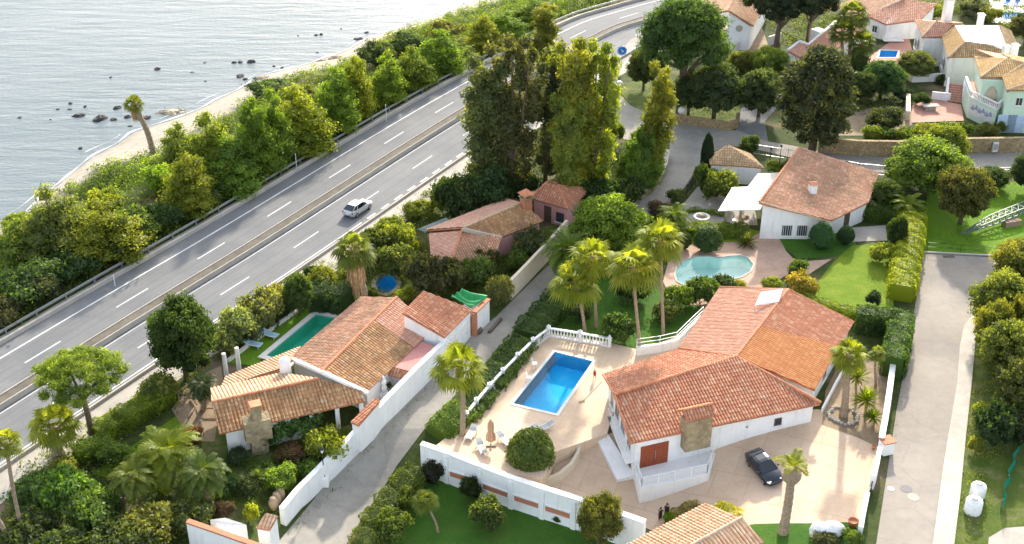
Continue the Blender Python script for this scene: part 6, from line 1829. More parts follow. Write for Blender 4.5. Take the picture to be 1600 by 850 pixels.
for x, y, ty, w, c, lb in [(1440, 300, 215, 130, (.10, .155, .026), 'big bright green rounded tree beyond the upper road'), (1500, 350, 258, 96, (.080, .082, .025), 'tall brown-tipped dark tree beside the meadow'), (1415, 290, 240, 76, (.075, .125, .024), 'green tree left of the big bright rounded tree'), (1470, 262, 195, 80, (.10, .15, .024), 'sunlit tree overhanging the stone wall'), (1610, 300, 235, 80, (.03, .05, .018), 'dark tree at the right border by the upper road'), (1385, 330, 282, 60, (.045, .08, .02), 'dark bushy tree right of the mossy-roofed house'),
                           (1548, 292, 262, 60, (.04, .07, .02), 'dark bush at the top of the meadow')]:
    plant('dome', 'meadow_tree', x, y, ty, w, c, lb, 'tree', 'trees around the meadow')
HB = [(1455, 28, 4, 46, (.16, .17, .02), 'yellow-green bush beside the striped chimney'), (1425, 38, 12, 40, (.13, .14, .022), 'yellowish bush under the salmon roof'), (1400, 52, 25, 42, (.06, .09, .022), 'dark bush at the corner of the salmon-roofed house'), (1545, 32, 8, 44, (.13, .16, .025), 'bright bush between far pool and flat roof'), (1520, 22, -6, 50, (.10, .10, .05), 'tall dry bush behind the flat-topped house'),
      (1470, 132, 112, 20, DG, 'small dark bush against the white garden wall'), (1500, 130, 116, 18, LG, 'little round bush beside the garden stairs'), (1410, 158, 134, 34, BL, 'bluish agave-like bush by the pale wall end'), (1440, 164, 142, 30, DG, 'dark round bush at the corner of the red terrace'), (1382, 200, 165, 60, (.035, .055, .02), 'dark low bush on the brown slope'), (1340, 120, 70, 30, (.07, .11, .03), 'feathery green bush under the tall fan palms'),
      (1360, 218, 195, 36, LG, 'trimmed hedge bush at the left end of the stone wall'), (1385, 218, 196, 36, MG, 'trimmed hedge bush, second on the stone wall'), (1410, 220, 196, 38, LG, 'trimmed hedge bush, third on the stone wall'), (1445, 215, 190, 44, YG, 'bright bush in front of the red terrace'), (1480, 212, 188, 44, LG, 'green bush under the painted frieze'), (1505, 212, 190, 34, MG, 'darker bush right under the painted frieze'), (1540, 213, 190, 40, (.13, .12, .03), 'russet bush below the balcony'), (1562, 205, 182, 26, YG, 'small sunny bush beside the blue garage door'),
      (1170, 240, 208, 34, DG, 'dark solitary bush at the junction'), (1125, 312, 258, 60, (.095, .135, .024), 'big olive-green bush beside the white awning'), (1110, 290, 262, 34, LG, 'bright bush below the straw-roofed shed'), (1160, 255, 240, 1, LG, ''), (1210, 268, 250, 32, LG, 'round bush behind the awning by the railing'), (1057, 320, 290, 34, (.06, .09, .026), 'trimmed olive bush by the lane gate'), (1030, 340, 312, 40, (.10, .07, .05), 'pink-flowering bush at the lane corner'), (1040, 378, 332, 50, MG, 'grey-green bush left of the hedge garden'), (1095, 300, 250, 30, MG, 'green climber bush on the gate pillar')]
for x, y, ty, w, c, lb in HB:
    if lb: plant('bush', 'garden_bush', x, y, ty, w, c, lb, 'bush')
palm('fan', 'hill_palm', (1325, 105), (1332, 22), 60, (.095, .13, .03), 'tallest fan palm of the three on the hill', r=.3)
palm('fan', 'hill_palm', (1318, 112), (1316, 48), 48, (.085, .12, .03), 'middle fan palm leaning left of the tallest one', r=.26)
palm('fan', 'hill_palm', (1340, 112), (1348, 66), 50, (.09, .125, .028), 'shortest fan palm right of the tallest on the hill', r=.26)
# --- garden of the mossy-roofed house
plant('ball', 'clipped_bush', 1105, 392, 357, 47, (.030, .058, .016), 'dark clipped dome bush beside the kidney pool', 'bush')
plant('ball', 'clipped_bush', 1066, 388, 362, 28, (.040, .070, .018), 'smaller clipped bush left of the dome by the kidney pool', 'bush')
plant('ball', 'clipped_bush', 1281, 388, 348, 40, (.026, .066, .022), 'larger clipped ball before the barred window', 'bush')
plant('ball', 'clipped_bush', 1320, 381, 353, 27, (.026, .060, .022), 'smaller clipped ball at the garden path', 'bush')
plant('ball', 'clipped_bush', 829, 742, 671, 76, (.062, .092, .018), 'large clipped bush beside the villa driveway', 'bush')
hedge([(1056, 362), (1090, 364), (1125, 366), (1150, 366), (1168, 366)], 2.4, 1.1, LG, 'low bright clipped hedge behind the kidney pool')
hedge([(1062, 336), (1085, 330), (1110, 334), (1130, 338)], .7, .5, LG, 'thin curved edging hedge of the front yard')
palm('spike', 'yucca', (1165, 384), (1165, 372), 42, (.075, .105, .03), 'grey-green agave clump between hedge and brick patio', r=.12, h=.4)
palm('date', 'garden_palm', (1050, 372), (1052, 340), 62, (.10, .16, .02), 'short bright palm left of the low clipped hedge', r=.22)
palm('date', 'garden_palm', (1418, 345), (1418, 325), 66, (.11, .17, .022), 'short bushy palm at the top of the big bright hedge', r=.25)
hedge([(1424, 352), (1420, 385), (1413, 425), (1407, 470)], 2.9, 2.2, (.19, .25, .020), 'broad bright yellow-green hedge between lawn and street', dens=100, rough=.16)
hedge([(1336, 512), (1365, 516), (1398, 520)], 2.4, 2.4, (.036, .075, .02), 'dark hedge behind the villa roof, running across')
hedge([(1405, 520), (1398, 560), (1392, 590)], 2.4, 2.6, (.055, .115, .022), 'dark hedge along the street beside the villa palms')
hedge([(1240, 470), (1275, 482), (1310, 492), (1335, 500)], 1.2, 1.3, (.115, .175, .022), 'sunlit hedge line at the foot of the garden lawn')
hedge([(1340, 340), (1370, 342), (1400, 345)], 2.0, 1.8, (.055, .10, .02), 'flowering hedge right of the mossy-roofed house')
plant('dome', 'standard_tree', 1398, 392, 336, 36, (.035, .065, .02), 'small round-headed tree on the garden lawn edge')
for x, y, ty, w, c, lb in [(1375, 408, 376, 42, (.15, .19, .03), 'pale yellow bush on the garden lawn'), (1363, 478, 450, 26, BL, 'young grey-green sapling bush on the lawn'), (1245, 432, 402, 32, MG, 'round green bush at the patio step'), (1250, 462, 420, 56, (.22, .18, .03), 'yellow-flowering bush behind the solar panel'), (1330, 470, 440, 1, MG, '')]:
    if lb: plant('bush', 'lawn_bush', x, y, ty, w, c, lb, 'bush')
for x, y, ty, w, c, lb in [(1095, 470, 432, 60, MG, 'dense green shrub in front of the kidney pool'), (1130, 458, 428, 46, (.05, .085, .03), 'grey-leaved shrub at the near rim of the kidney pool'), (1060, 480, 440, 54, LG, 'bright shrub left of the kidney pool by the slim palms'), (1155, 462, 440, 40, YG, 'yellow-green shrub over the villa rear roof'), (1205, 450, 432, 36, YG, 'yellow low shrub at the lower patio edge'), (1040, 500, 470, 50, (.05, .08, .02), 'shaded shrub at the foot of the right slim palm'), (965, 530, 488, 60, (.045, .085, .02), 'spreading shrub in the palm garden'), (905, 500, 468, 44, DG, 'shaded shrub behind the left slim palms'), (990, 470, 430, 60, DG, 'dark shrub under the big round tree')]:
    plant('bush', 'pool_bush', x, y, ty, w, c, lb, 'bush')
plant('dome', 'ficus_tree', 948, 405, 303, 128, (.105, .165, .022), 'big bright round-crowned tree behind the slim palms')
# --- slim palms of the palm garden
FP = (.19, .23, .028)
palm('fan', 'slim_palm', (914, 520), (899, 440), 88, FP, 'leftmost and lowest of the four slim fan palms', r=.17)
palm('fan', 'slim_palm', (932, 512), (926, 402), 84, FP, 'second slim fan palm, half behind the lowest one', r=.16)
palm('fan', 'slim_palm', (1000, 553), (991, 416), 94, (.155, .20, .028), 'slim fan palm rising from the terrace corner', r=.17)
palm('fan', 'slim_palm', (1036, 522), (1032, 374), 84, (.16, .21, .028), 'tallest slim fan palm, farthest right of the four', r=.17)
palm('date', 'feather_palm', (880, 440), (886, 392), 92, (.085, .145, .02), 'arching feather palm leaning over the lane', r=.25)
# --- lane hedges
hedge([(878, 468), (862, 488), (842, 510), (822, 531)], 3.4, 1.3, (.045, .090, .022), 'dark upper hedge on the right of the lane below the palms', rough=.16)
hedge([(816, 540), (799, 562), (782, 584), (765, 606)], 3.2, 1.0, (.055, .105, .024), 'middle hedge between lane and balustrade')
hedge([(759, 613), (741, 634), (723, 655)], 3.0, .85, (.055, .105, .022), 'short hedge beside the lower balustrade')
hedge([(722, 650), (703, 668), (684, 686)], 3.2, 1.2, (.085, .150, .022), 'brighter hedge patch under the terrace palm')
palm('fan', 'terrace_palm', (723, 690), (718, 574), 96, (.165, .215, .026), 'tall fan palm at the terrace corner by the closed parasol', r=.26)
hedge([(652, 748), (628, 778), (604, 806), (585, 836), (570, 870)], 2.6, 1.6, (.075, .115, .022), 'rounded hedge along the lane beside the front lawn', rough=.2)
for x, y, ty, w, c, lb in [(678, 752, 712, 40, (.045, .045, .028), 'purplish bush at the corner of the white terrace wall'), (612, 842, 795, 66, (.070, .105, .022), 'big round bush at the front lawn edge'), (736, 782, 738, 38, (.035, .06, .02), 'dark bush against the white terrace wall'), (762, 824, 768, 60, (.075, .105, .028), 'rounded grey-green bush on the front lawn'), (640, 800, 762, 44, (.06, .10, .02), 'bush midway along the front lawn hedge'), (872, 815, 800, 22, MG, 'small bush at the base of the panelled wall')]:
    plant('bush', 'front_bush', x, y, ty, w, c, lb, 'bush')
plant('dome', 'young_tree', 935, 850, 774, 78, (.10, .115, .026), 'olive young tree before the white terrace wall')
palm('fan', 'young_palm', (685, 832), (664, 782), 48, (.13, .18, .03), 'small leaning palm on the front lawn', r=.10)
hedge([(690, 708), (715, 718), (742, 732), (768, 744), (792, 752)], 1.0, .8, (.21, .19, .035), 'yellowing low planting inside the white terrace wall', dens=120)
hedge([(1120, 797), (1140, 806), (1152, 812)], 1.2, .9, (.30, .28, .015), 'small vivid yellow hedge at the gatehouse roof')
hedge([(1046, 812), (1070, 800), (1090, 792)], 1.2, .6, (.20, .17, .06), 'dry grassy planting at the gatehouse corner')
plant('bush', 'front_bush', 1044, 818, 800, 22, (.10, .19, .02), 'bright green tuft beside the two people', 'bush')
# --- right side of the villa
palm('fan', 'side_palm', (1318, 650), (1328, 553), 64, (.15, .20, .024), 'fan palm with stout trunk at the right corner of the villa', r=.34)
palm('fan', 'side_palm', (1368, 606), (1371, 552), 30, (.13, .18, .03), 'thin small fan palm before the street hedge', r=.13)
palm('spike', 'yucca', (1338, 625), (1340, 590), 46, (.12, .17, .025), 'spiky yucca behind the stout corner palm', r=.12)
palm('spike', 'yucca', (1352, 650), (1354, 626), 54, (.13, .19, .02), 'large bright yucca rosette in the side bed', r=.14)
palm('spike', 'yucca', (1364, 668), (1364, 652), 38, (.10, .16, .02), 'lower yucca rosette by the white street wall', r=.12)
st = P(1224, 832)
sp_ = palm('date', 'pruned_palm', (1224, 832), (1237, 742), 30, (.16, .19, .03), 'hard-pruned palm with thick trunk and few fronds on the driveway edge', r=.40, bulge=1.2, curve=.1)
for c in sp_.children:
    if c.name.startswith('crown') and 'shaft' not in c.name: c.data = SPARSE; c.scale = (1, 1, 1); c.location.z += .7
# --- east of the street
ET = [(1560, 520, 425, 110, (.140, .140, .028), 'brown-green tree leaning over the street turning'), (1592, 470, 375, 110, (.150, .140, .030), 'tall yellow-brown tree at the head of the street'), (1575, 600, 500, 120, (.125, .130, .026), 'dense yellow-brown tree along the pavement'), (1620, 560, 440, 110, (.13, .13, .028), 'yellow-brown tree at the right border'), (1600, 650, 560, 110, (.07, .085, .022), 'darker tree below the yellow-brown ones'), (1545, 560, 470, 70, (.16, .15, .03), 'yellowish small tree at the inner pavement corner'), (1585, 430, 372, 70, (.15, .12, .03), 'russet tree at the head of the street')]
for x, y, ty, w, c, lb in ET: plant('dome', 'verge_tree', x, y, ty, w, c, lb, 'tree', 'trees on the verge right of the street')
for x, y, ty, w, c, lb in [(1555, 692, 625, 74, (.030, .055, .02), 'large dark bush by the pavement'), (1590, 700, 640, 60, (.03, .05, .018), 'dark bush behind the net fence'), (1530, 655, 625, 30, (.17, .18, .03), 'yellow weedy bush beside the pavement'), (1522, 705, 680, 26, (.15, .18, .03), 'yellow-green weed clump above the white tanks')]:
    plant('bush', 'verge_bush', x, y, ty, w, c, lb, 'bush')
scatter('verge_weeds', [(1522, 600), (1560, 590), (1560, 700), (1535, 840), (1500, 860), (1505, 760), (1514, 680)], 30, .35, .17, (.13, .17, .03), seed=12, clump=.8)
scatter('meadow_weeds', [(1446, 392), (1452, 362), (1520, 352), (1552, 396)], 16, .35, .20, (.07, .14, .02), seed=13)
# --- between highway and the brown-roofed house
plant('pine', 'roadside_pine', 146, 688, 553, 152, (.105, .155, .022), 'spreading sunlit pine beside the highway at lower left')
plant('dome', 'dark_broadleaf', 292, 592, 468, 118, (.030, .062, .016), 'dark round broadleaf tree left of the pool lawn')
plant('dome', 'standard_tree', 468, 492, 424, 52, (.050, .085, .022), 'small flat-crowned tree at the end of the pool lawn')
palm('fan', 'stocky_palm', (92, 712), (84, 664), 88, (.18, .21, .030), 'short stocky fan palm below the roadside pine', r=.5)
palm('fan', 'shaggy_palm', (571, 470), (554, 390), 76, (.115, .155, .030), 'stout fan palm with a long brown frond skirt by the highway', r=.45, skirt=5.0)
palm('fan', 'tall_palm', (40, 852), (8, 690), 56, (.15, .19, .03), 'slender palm at the left border with crown over the service road', r=.17)
palm('fan', 'tall_palm', (28, 868), (-40, 760), 60, (.13, .17, .03), 'leaning bare palm trunk in the lower left corner', r=.2)
hedge([(152, 690), (190, 668), (228, 646), (266, 624)], 2.4, 1.7, (.115, .175, .020), 'sunlit clipped hedge between service road and hidden lawn', rough=.14)
hedge([(120, 720), (150, 710), (172, 700)], 2.0, 1.5, (.085, .15, .022), 'short leafy hedge left of the hidden lawn')
FE = [(378, 532, 478, 66, (.22, .22, .085), 'cream feathery shrub left of the blue loungers'), (412, 508, 448, 70, (.24, .23, .08), 'tallest cream feathery shrub beside the highway kerb'), (352, 552, 505, 50, (.17, .19, .06), 'pale feathery shrub next to the dark broadleaf tree'), (436, 482, 440, 50, (.20, .22, .06), 'pale yellow feathery shrub behind the flat-crowned tree'), (250, 625, 578, 56, (.15, .18, .05), 'pale shrub between pine and dark broadleaf tree')]
for x, y, ty, w, c, lb in FE: plant('bush', 'feathery_shrub', x, y, ty, w * 1.15, tuple(.78 * q for q in c), lb, 'bush', 'pale feathery shrubs along the highway')
hedge([(365, 545), (400, 522), (440, 494), (466, 474)], 1.6, 1.2, (.045, .080, .022), 'dark hedge behind the pool lawn edging', rough=.2)
hedge([(485, 478), (515, 476), (545, 482)], 3.4, 2.4, (.035, .068, .02), 'dark dense hedge behind the green pool', rough=.2)
RB_ = [(508, 452, 415, 52, (.11, .15, .025), 'bright shrub left of the shaggy palm'), (490, 440, 412, 34, (.04, .07, .02), 'small dark shrub at the highway kerb'), (590, 400, 352, 70, (.055, .085, .02), 'dark shrub right of the shaggy palm crown'), (625, 395, 345, 62, (.13, .15, .022), 'yellow-green shrub between shaggy palm and lean-to'), (655, 340, 310, 56, (.10, .15, .022), 'bright roadside shrub above the lean-to'), (610, 370, 335, 50, (.12, .15, .022), 'bright kerbside shrub near the silver car'),
       (670, 460, 388, 84, (.060, .060, .024), 'large brownish shrub mass behind the red garage roof'), (620, 425, 375, 66, (.14, .13, .03), 'russet-yellow shrub above the little round pool'), (700, 452, 400, 76, (.045, .065, .022), 'dark shrub below the pink front slope'), (745, 448, 395, 60, (.065, .105, .026), 'green shrub left of the yucca bed'), (780, 478, 425, 44, (.13, .15, .05), 'pale flowering shrub beside the tarpaulin'), (830, 405, 352, 62, (.065, .080, .030), 'grey-green shrub at the beige wall head'), (810, 425, 385, 46, (.06, .11, .022), 'green shrub halfway along the beige wall'), (632, 468, 450, 36, YG, 'yellow shrub right of the little round pool'), (581, 468, 446, 20, DG, 'small dark shrub beside the frond skirt'), (690, 335, 300, 30, LG, ''), (545, 445, 415, 40, (.12, .15, .03), 'bright shrub directly under the shaggy palm crown'), (760, 425, 380, 46, (.055, .08, .022), 'shrub against the brown front slope')]
for x, y, ty, w, c, lb in RB_:
    if lb: plant('bush', 'neighbour_bush', x, y, ty, w, c, lb, 'bush', 'shrubs between highway and lane')
palm('spike', 'yucca', (786, 470), (784, 452), 40, (.07, .11, .025), 'spiky yucca at the tarpaulin corner', r=.12)
palm('date', 'low_cycad', (318, 640), (316, 604), 58, (.035, .065, .025), 'dark low palm in the wood yard', r=.25)
# --- wild garden at lower left
palm('date', 'garden_date_palm', (262, 760), (262, 712), 128, (.115, .165, .020), 'big feather palm spilling over the hidden lawn', r=.35)
palm('date', 'garden_date_palm', (330, 790), (318, 742), 92, (.060, .10, .022), 'darker feather palm between the big one and the garden path', r=.3)
palm('date', 'garden_date_palm', (190, 800), (205, 748), 84, (.09, .13, .022), 'feather palm left of the big one', r=.3)
JG = [(112, 800, 722, 84, (.060, .115, .022), 'tall rounded bush near the stocky palm'), (150, 830, 765, 90, (.040, .080, .02), 'dark green bush in the lower left thicket'), (60, 790, 735, 80, (.050, .090, .024), 'bush behind the leaning palm trunk'), (235, 850, 790, 90, (.085, .095, .022), 'olive bush at the bottom of the thicket'), (300, 830, 778, 70, (.060, .080, .022), 'mixed bush left of the corner wall'), (45, 860, 800, 90, (.035, .055, .02), 'dark bush in the bottom left corner'), (180, 720, 690, 46, MG, 'small bush on the hidden lawn'), (100, 745, 712, 44, (.09, .12, .025), 'olive bush at the service road edge'), (190, 880, 820, 100, (.045, .065, .02), 'dark bush at the bottom edge below the feather palms'), (110, 890, 830, 90, (.035, .06, .02), 'deep green bush at the bottom edge'), (345, 770, 735, 50, (.035, .07, .02), 'dark bush on the garden path'), (385, 770, 742, 44, (.03, .05, .02), 'near-black round bush in the kitchen garden'), (432, 690, 648, 62, (.035, .075, .02), 'dark leafy bush before the stone chimney'), (475, 680, 640, 60, (.04, .085, .022), 'dark leafy bush below the porch'), (512, 718, 662, 62, (.115, .145, .018), 'bright yellow-green bush by the lane wall'), (455, 720, 690, 46, (.09, .06, .03), 'reddish bush in the middle of the kitchen garden'), (440, 765, 726, 50, (.09, .15, .026), 'light green spiky bush beside the lane wall'), (484, 748, 712, 42, (.05, .10, .02), 'green bush left of the street lamp'), (372, 722, 700, 36, (.025, .045, .02), 'dark bush under the white wing wall'), (395, 812, 785, 24, (.20, .20, .02), 'little yellow bush by the gate canopy'), (352, 805, 782, 34, (.08, .05, .03), 'dry reddish bush above the gate canopy'), (300, 700, 665, 36, (.09, .045, .03), 'russet bush beside the wood yard'), (570, 660, 640, 20, DG, 'dark bush under the porch coping'), (600, 612, 590, 24, DG, 'dark potted bush in the small courtyard'), (410, 745, 722, 40, MG, 'low green bush in the kitchen garden middle'), (465, 660, 640, 30, LG, 'leafy bush at the wing eave')]
for x, y, ty, w, c, lb in JG: plant('bush', 'thicket_bush', x, y, ty, w * 1.12, tuple(1.4 * q for q in c), lb, 'bush', 'bushes of the lower left garden')
palm('spike', 'yucca', (402, 765), (402, 745), 34, (.08, .13, .03), 'small yucca beside the near-black round bush', r=.1)
scatter('thicket_undergrowth', [(0, 760), (90, 700), (180, 720), (260, 690), (320, 720), (340, 790), (300, 880), (0, 900)], 34, 1.2, .26, (.060, .100, .02), seed=21, clump=1.2)
scatter('roadside_undergrowth', [(30, 730), (150, 660), (280, 580), (340, 520), (420, 460), (520, 400), (600, 350), (680, 290), (690, 330), (610, 420), (500, 470), (380, 540), (280, 630), (120, 730)], 30, .8, .24, (.085, .125, .022), seed=22, clump=1.1)
scatter('bed_undergrowth', [(560, 470), (580, 410), (660, 370), (700, 430), (800, 400), (830, 350), (860, 370), (790, 460), (700, 450), (640, 470)], 34, .8, .21, (.065, .105, .022), seed=23, clump=1.0)
scatter('kitchen_undergrowth', [(310, 730), (340, 715), (430, 690), (540, 690), (500, 735), (430, 800), (340, 800)], 42, .55, .17, (.065, .115, .022), seed=24, clump=.9)
scatter('bank_undergrowth', [(1060, 150), (1150, 145), (1150, 198), (1052, 190)], 10, .5, .24, (.050, .070, .024), seed=25, clump=1.2)
scatter('screen_undergrowth', [(700, 330), (720, 270), (850, 230), (1000, 230), (1040, 250), (1010, 305), (940, 330), (830, 300)], 14, 1.0, .28, (.035, .058, .018), seed=26, clump=1.4)
scatter('hill_undergrowth', [(1140, 105), (1230, 100), (1340, 120), (1420, 130), (1420, 165), (1300, 190), (1220, 140), (1160, 150)], 18, 1.0, .28, (.055, .085, .022), seed=27, clump=1.6)
scatter('hill_upper_undergrowth', [(1180, 30), (1300, -10), (1560, -20), (1700, 20), (1700, 110), (1600, 60), (1480, 20), (1340, 60), (1240, 90)], 16, 1.1, .32, (.075, .115, .025), seed=28, clump=1.8)
scatter('palm_garden_cover', [(866, 520), (880, 480), (960, 450), (1060, 470), (1080, 490), (1030, 530), (955, 534)], 8, .3, .18, (.05, .08, .02), seed=29, clump=.8)
scatter('lane_weeds', [(706, 566), (684, 586), (619, 652), (541, 732), (469, 800), (445, 830), (458, 838), (482, 806), (552, 738), (628, 660), (692, 594)], 9, .16, .14, (.11, .13, .04), seed=41, clump=.5)
scatter('kerb_weeds', [(1438, 400), (1428, 470), (1412, 560), (1398, 640), (1390, 700), (1396, 700), (1404, 640), (1419, 560), (1434, 470), (1443, 400)], 10, .2, .14, (.12, .14, .035), seed=42, clump=.5)
# ------------------------------------------------------------------ shore rocks
RK = [(123, 181, 20, 8), (157, 186, 24, 14), (177, 187, 12, 7), (183, 169, 13, 8), (110, 162, 10, 5), (90, 171, 7, 4), (133, 167, 7, 6), (109, 171, 8, 4), (200, 183, 12, 9), (231, 184, 16, 8), (203, 197, 9, 4), (246, 108, 14, 6), (301, 113, 8, 3), (320, 98, 7, 3), (321, 127, 6, 3), (366, 98, 9, 6), (376, 97, 12, 6), (393, 97, 13, 10), (375, 119, 18, 6), (383, 124, 10, 7), (399, 123, 9, 6), (126, 232, 8, 7), (31, 184, 7, 5), (173, 121, 6, 4), (79, 187, 4, 4), (441, 106, 7, 5), (428, 104, 6, 5), (494, 55, 7, 5), (502, 54, 7, 6), (560, 61, 14, 6), (573, 51, 10, 5), (496, 82, 6, 3), (533, 45, 5, 3), (466, 56, 5, 3)]
RKL = ['flat dark rock, longest of the near wet group', 'big dark rock beside the flat long one', 'small rock touching the big dark rock', 'round rock above the big dark pair', 'low rock at the top left of the near group', 'tiny rock left of the near group', 'small knob rock in the near group', 'thin rock sliver in the near group', 'rock just left of the leaning palm crown', 'rock behind the leaning palm trunk', 'low pebble rock left of the palm trunk', 'lone rock far out, left of the far group', 'thin skerry left of the far group', 'faint small rock far out in open water', 'faint skerry nearer the sand', 'first bump of the far rock row', 'second bump of the far rock row', 'largest block at the end of the far rock row', 'long low rock near the sand', 'rounded rock beside the long low one', 'rock at the water edge of the sand spit', 'lone dark rock in the left shallows', 'tiny rock at far left', 'faint rock in open water', 'speck of rock left of the flat long one', 'right pebble of the sand-edge pair', 'left pebble of the sand-edge pair', 'left one of the twin far rocks', 'right one of the twin far rocks', 'flat rock under the far dune', 'rock at the tip of the far dune', 'thin far skerry beside the twin rocks', 'distant speck of rock near the far sand', 'distant low rock in the far water']
for i, ((x, y, w, h), lb) in enumerate(zip(RK, RKL)):
    p = Q(x, y, SEA_Z); W_ = width_of(p, w); H_ = max(.12, h * depth(p) / FPX * .8)
    m = MB(); m.ball((0, 0, -.05), (W_ * .5, W_ * .36, H_ * .5), 12, 8, .3, i)
    o = m.build('shore_rock', M['rock'], None, loc=p); o.rotation_euler = (0, 0, i * 1.3); tag(o, lb, 'rock', 'dark rocks in the shallows')
for x, y, w, h, lb in [(265, 178, 52, 18, 'tan grassy rock shelf right of the leaning palm'), (322, 180, 32, 6, 'low tan rock ledge lying on the sand'), (414, 121, 30, 8, 'flat tan rock at the back of the beach'), (526, 90, 28, 9, 'reddish tan rock below the far dune'), (505, 94, 20, 6, 'small tan rock beside the reddish one')]:
    p = P(x, y); W_ = width_of(p, w); m = MB(); g = random.Random(int(x)); m.ball((0, 0, -.1), (W_ * .36, W_ * .26, h * depth(p) / FPX * .42), 14, 8, .2, int(x)); m.ball((W_ * .26, W_ * .05, -.1), (W_ * .26, W_ * .2, h * depth(p) / FPX * .28), 12, 8, .2, int(x) + 1); m.ball((-W_ * .27, -W_ * .04, -.1), (W_ * .24, W_ * .18, h * depth(p) / FPX * .24), 12, 8, .2, int(x) + 2); o = m.build('beach_rock', M['sand_rock'], None, loc=p); tag(o, lb, 'rock')
p = P(262, 174); scatter('rock_grass', [(242, 182), (250, 168), (285, 166), (290, 178), (270, 184)], 26, .45, .2, (.13, .12, .035), seed=31, clump=.8)

# ------------------------------------------------------------------ cars
def car(name, loc, heading, paint, label, tilt=None, hatch=True, L=4.35):
    """lofted body; x forward in the car's own frame"""
    root = empty(name, loc, label, 'car')
    s = L / 4.35; Wd = .89
    if hatch: belt = [(-2.12, .62, .46, .78), (-2.0, .80, .30, .98), (-1.7, .87, .26, 1.02), (-1.0, .90, .24, 1.0), (0, .90, .24, .98), (.8, .90, .24, .96), (1.3, .88, .26, .90), (1.8, .82, .28, .80), (2.08, .66, .34, .66), (2.18, .48, .42, .56)]
    else: belt = [(-2.18, .58, .44, .80), (-2.05, .78, .30, .95), (-1.7, .87, .26, .99), (-1.0, .90, .24, .99), (0, .90, .24, .97), (.8, .90, .24, .94), (1.3, .88, .26, .88), (1.8, .82, .28, .78), (2.1, .66, .34, .64), (2.2, .48, .42, .55)]
    m = MB(); n = 10; vs = []
    for x, w, z0, z1 in belt:
        for y, z in ((-.96 * w, z0), (-w, z0 + .14), (-w * 1.0, (z0 + z1) / 2 + .05), (-w * .95, z1 - .07), (-w * .84, z1), (w * .84, z1), (w * .95, z1 - .07), (w, (z0 + z1) / 2 + .05), (w, z0 + .14), (.96 * w, z0)): vs.append((x * s, y, z))
    fs = []
    for i in range(len(belt) - 1):
        for k in range(n): a = i * n + k; b = i * n + (k + 1) % n; fs.append((a, a + n, b + n, b))
    fs += [tuple(range(n)), tuple((len(belt) - 1) * n + k for k in range(n - 1, -1, -1))]
    m.add(vs, fs); body = m.build('body', paint, root, True, loc=(0, 0, 0))
    # cabin glass and roof
    if hatch: gx = [(-2.0, .68, .98, 0), (-1.22, .70, 1.38, 1), (.10, .68, 1.45, 1), (1.2, .74, .97, 0)]
    else: gx = [(-1.75, .70, .97, 0), (-1.0, .64, 1.34, 1), (.10, .63, 1.40, 1), (1.05, .74, .95, 0)]
    m = MB()
    base = [(gx[0][0], .74), (-1.15, .82), (.3, .82), (gx[3][0], .76)]
    top = [(gx[1][0], .58), (-.8, .63), (-.15, .63), (gx[2][0] + .08, .58)]
    zt = [gx[1][2], gx[1][2] + .05, gx[2][2] + .01, gx[2][2] - .02]
    vs = [(x * s, -w, .94) for x, w in base] + [(x * s, -w, z) for (x, w), z in zip(top, zt)] + [(x * s, w, .94) for x, w in base] + [(x * s, w, z) for (x, w), z in zip(top, zt)]
    m.add(vs, [(0, 1, 5, 4), (1, 2, 6, 5), (2, 3, 7, 6), (8, 12, 13, 9), (9, 13, 14, 10), (10, 14, 15, 11), (0, 4, 12, 8), (3, 11, 15, 7)])
    m.build('window_glass', M['car_glass'], root, loc=(0, 0, 0))
    m = MB(); vs = [(x * s, y * w * 1.03, z + dz) for (x, w), z in zip(top, zt) for y, dz in ((-1, -.01), (-.6, .045), (.6, .045), (1, -.01))]
    m.add(vs, [(i * 4 + k, i * 4 + 4 + k, i * 4 + 5 + k, i * 4 + 1 + k) for i in range(3) for k in range(3)])
    for sy in (-1, 1):                       # pillars
        for (bx, bw), (tx, tw), z in ((base[0], top[0], zt[0]), (base[1], top[1], zt[1]), (base[3], top[3], zt[3])): m.bar((bx * s, sy * bw * 1.005, .94), (tx * s, sy * tw * 1.01, z), .09, .035, up=(0, 1, 0))
    m.build('roof', paint, root, loc=(0, 0, 0))
    for sx in (-1.32, 1.32):
        for sy in (-1, 1):
            m = MB(); pr = [(.17, -.02), (.30, -.02), (.325, .03), (.325, .16), (.30, .2), (.17, .2)]
            m.lathe(pr, 18); w = m.build('wheel', M['tyre'], root, loc=(sx * s, sy * (Wd - .17), .325)); w.rotation_euler = (R(-90 * sy), 0, 0)
            m = MB(); m.lathe([(.0, .175), (.06, .185), (.19, .188), (.2, .16)], 10); m.build('rim', M['rim'], w, loc=(0, 0, .015))
    for sy in (-1, 1):
        m = MB(); m.box((1.93 * s, sy * .60, .66), (.34, .30, .13), sy * -.45); m.build('headlight', M['lamp_clear'], root, bevel=.03, loc=(0, 0, 0))
        m = MB(); m.box((-2.02 * s, sy * .64, .78), (.16, .26, .22), sy * .25); m.build('tail_light', M['lamp_red'], root, bevel=.03, loc=(0, 0, 0))
        m = MB(); m.box((.72 * s, sy * 1.0, 1.0), (.14, .22, .13)); m.build('mirror', paint, root, bevel=.03, loc=(0, 0, 0))
    m = MB(); m.box((-2.13 * s, 0, .62), (.03, .50, .11)); m.build('number_plate', M['sign_white'], root, loc=(0, 0, 0))
    m = MB(); m.box((2.17 * s, 0, .46), (.04, .8, .12)); m.build('grille', M['black'], root, loc=(0, 0, 0))
    root.rotation_euler = (0, 0, heading) if tilt is None else tilt
    return root
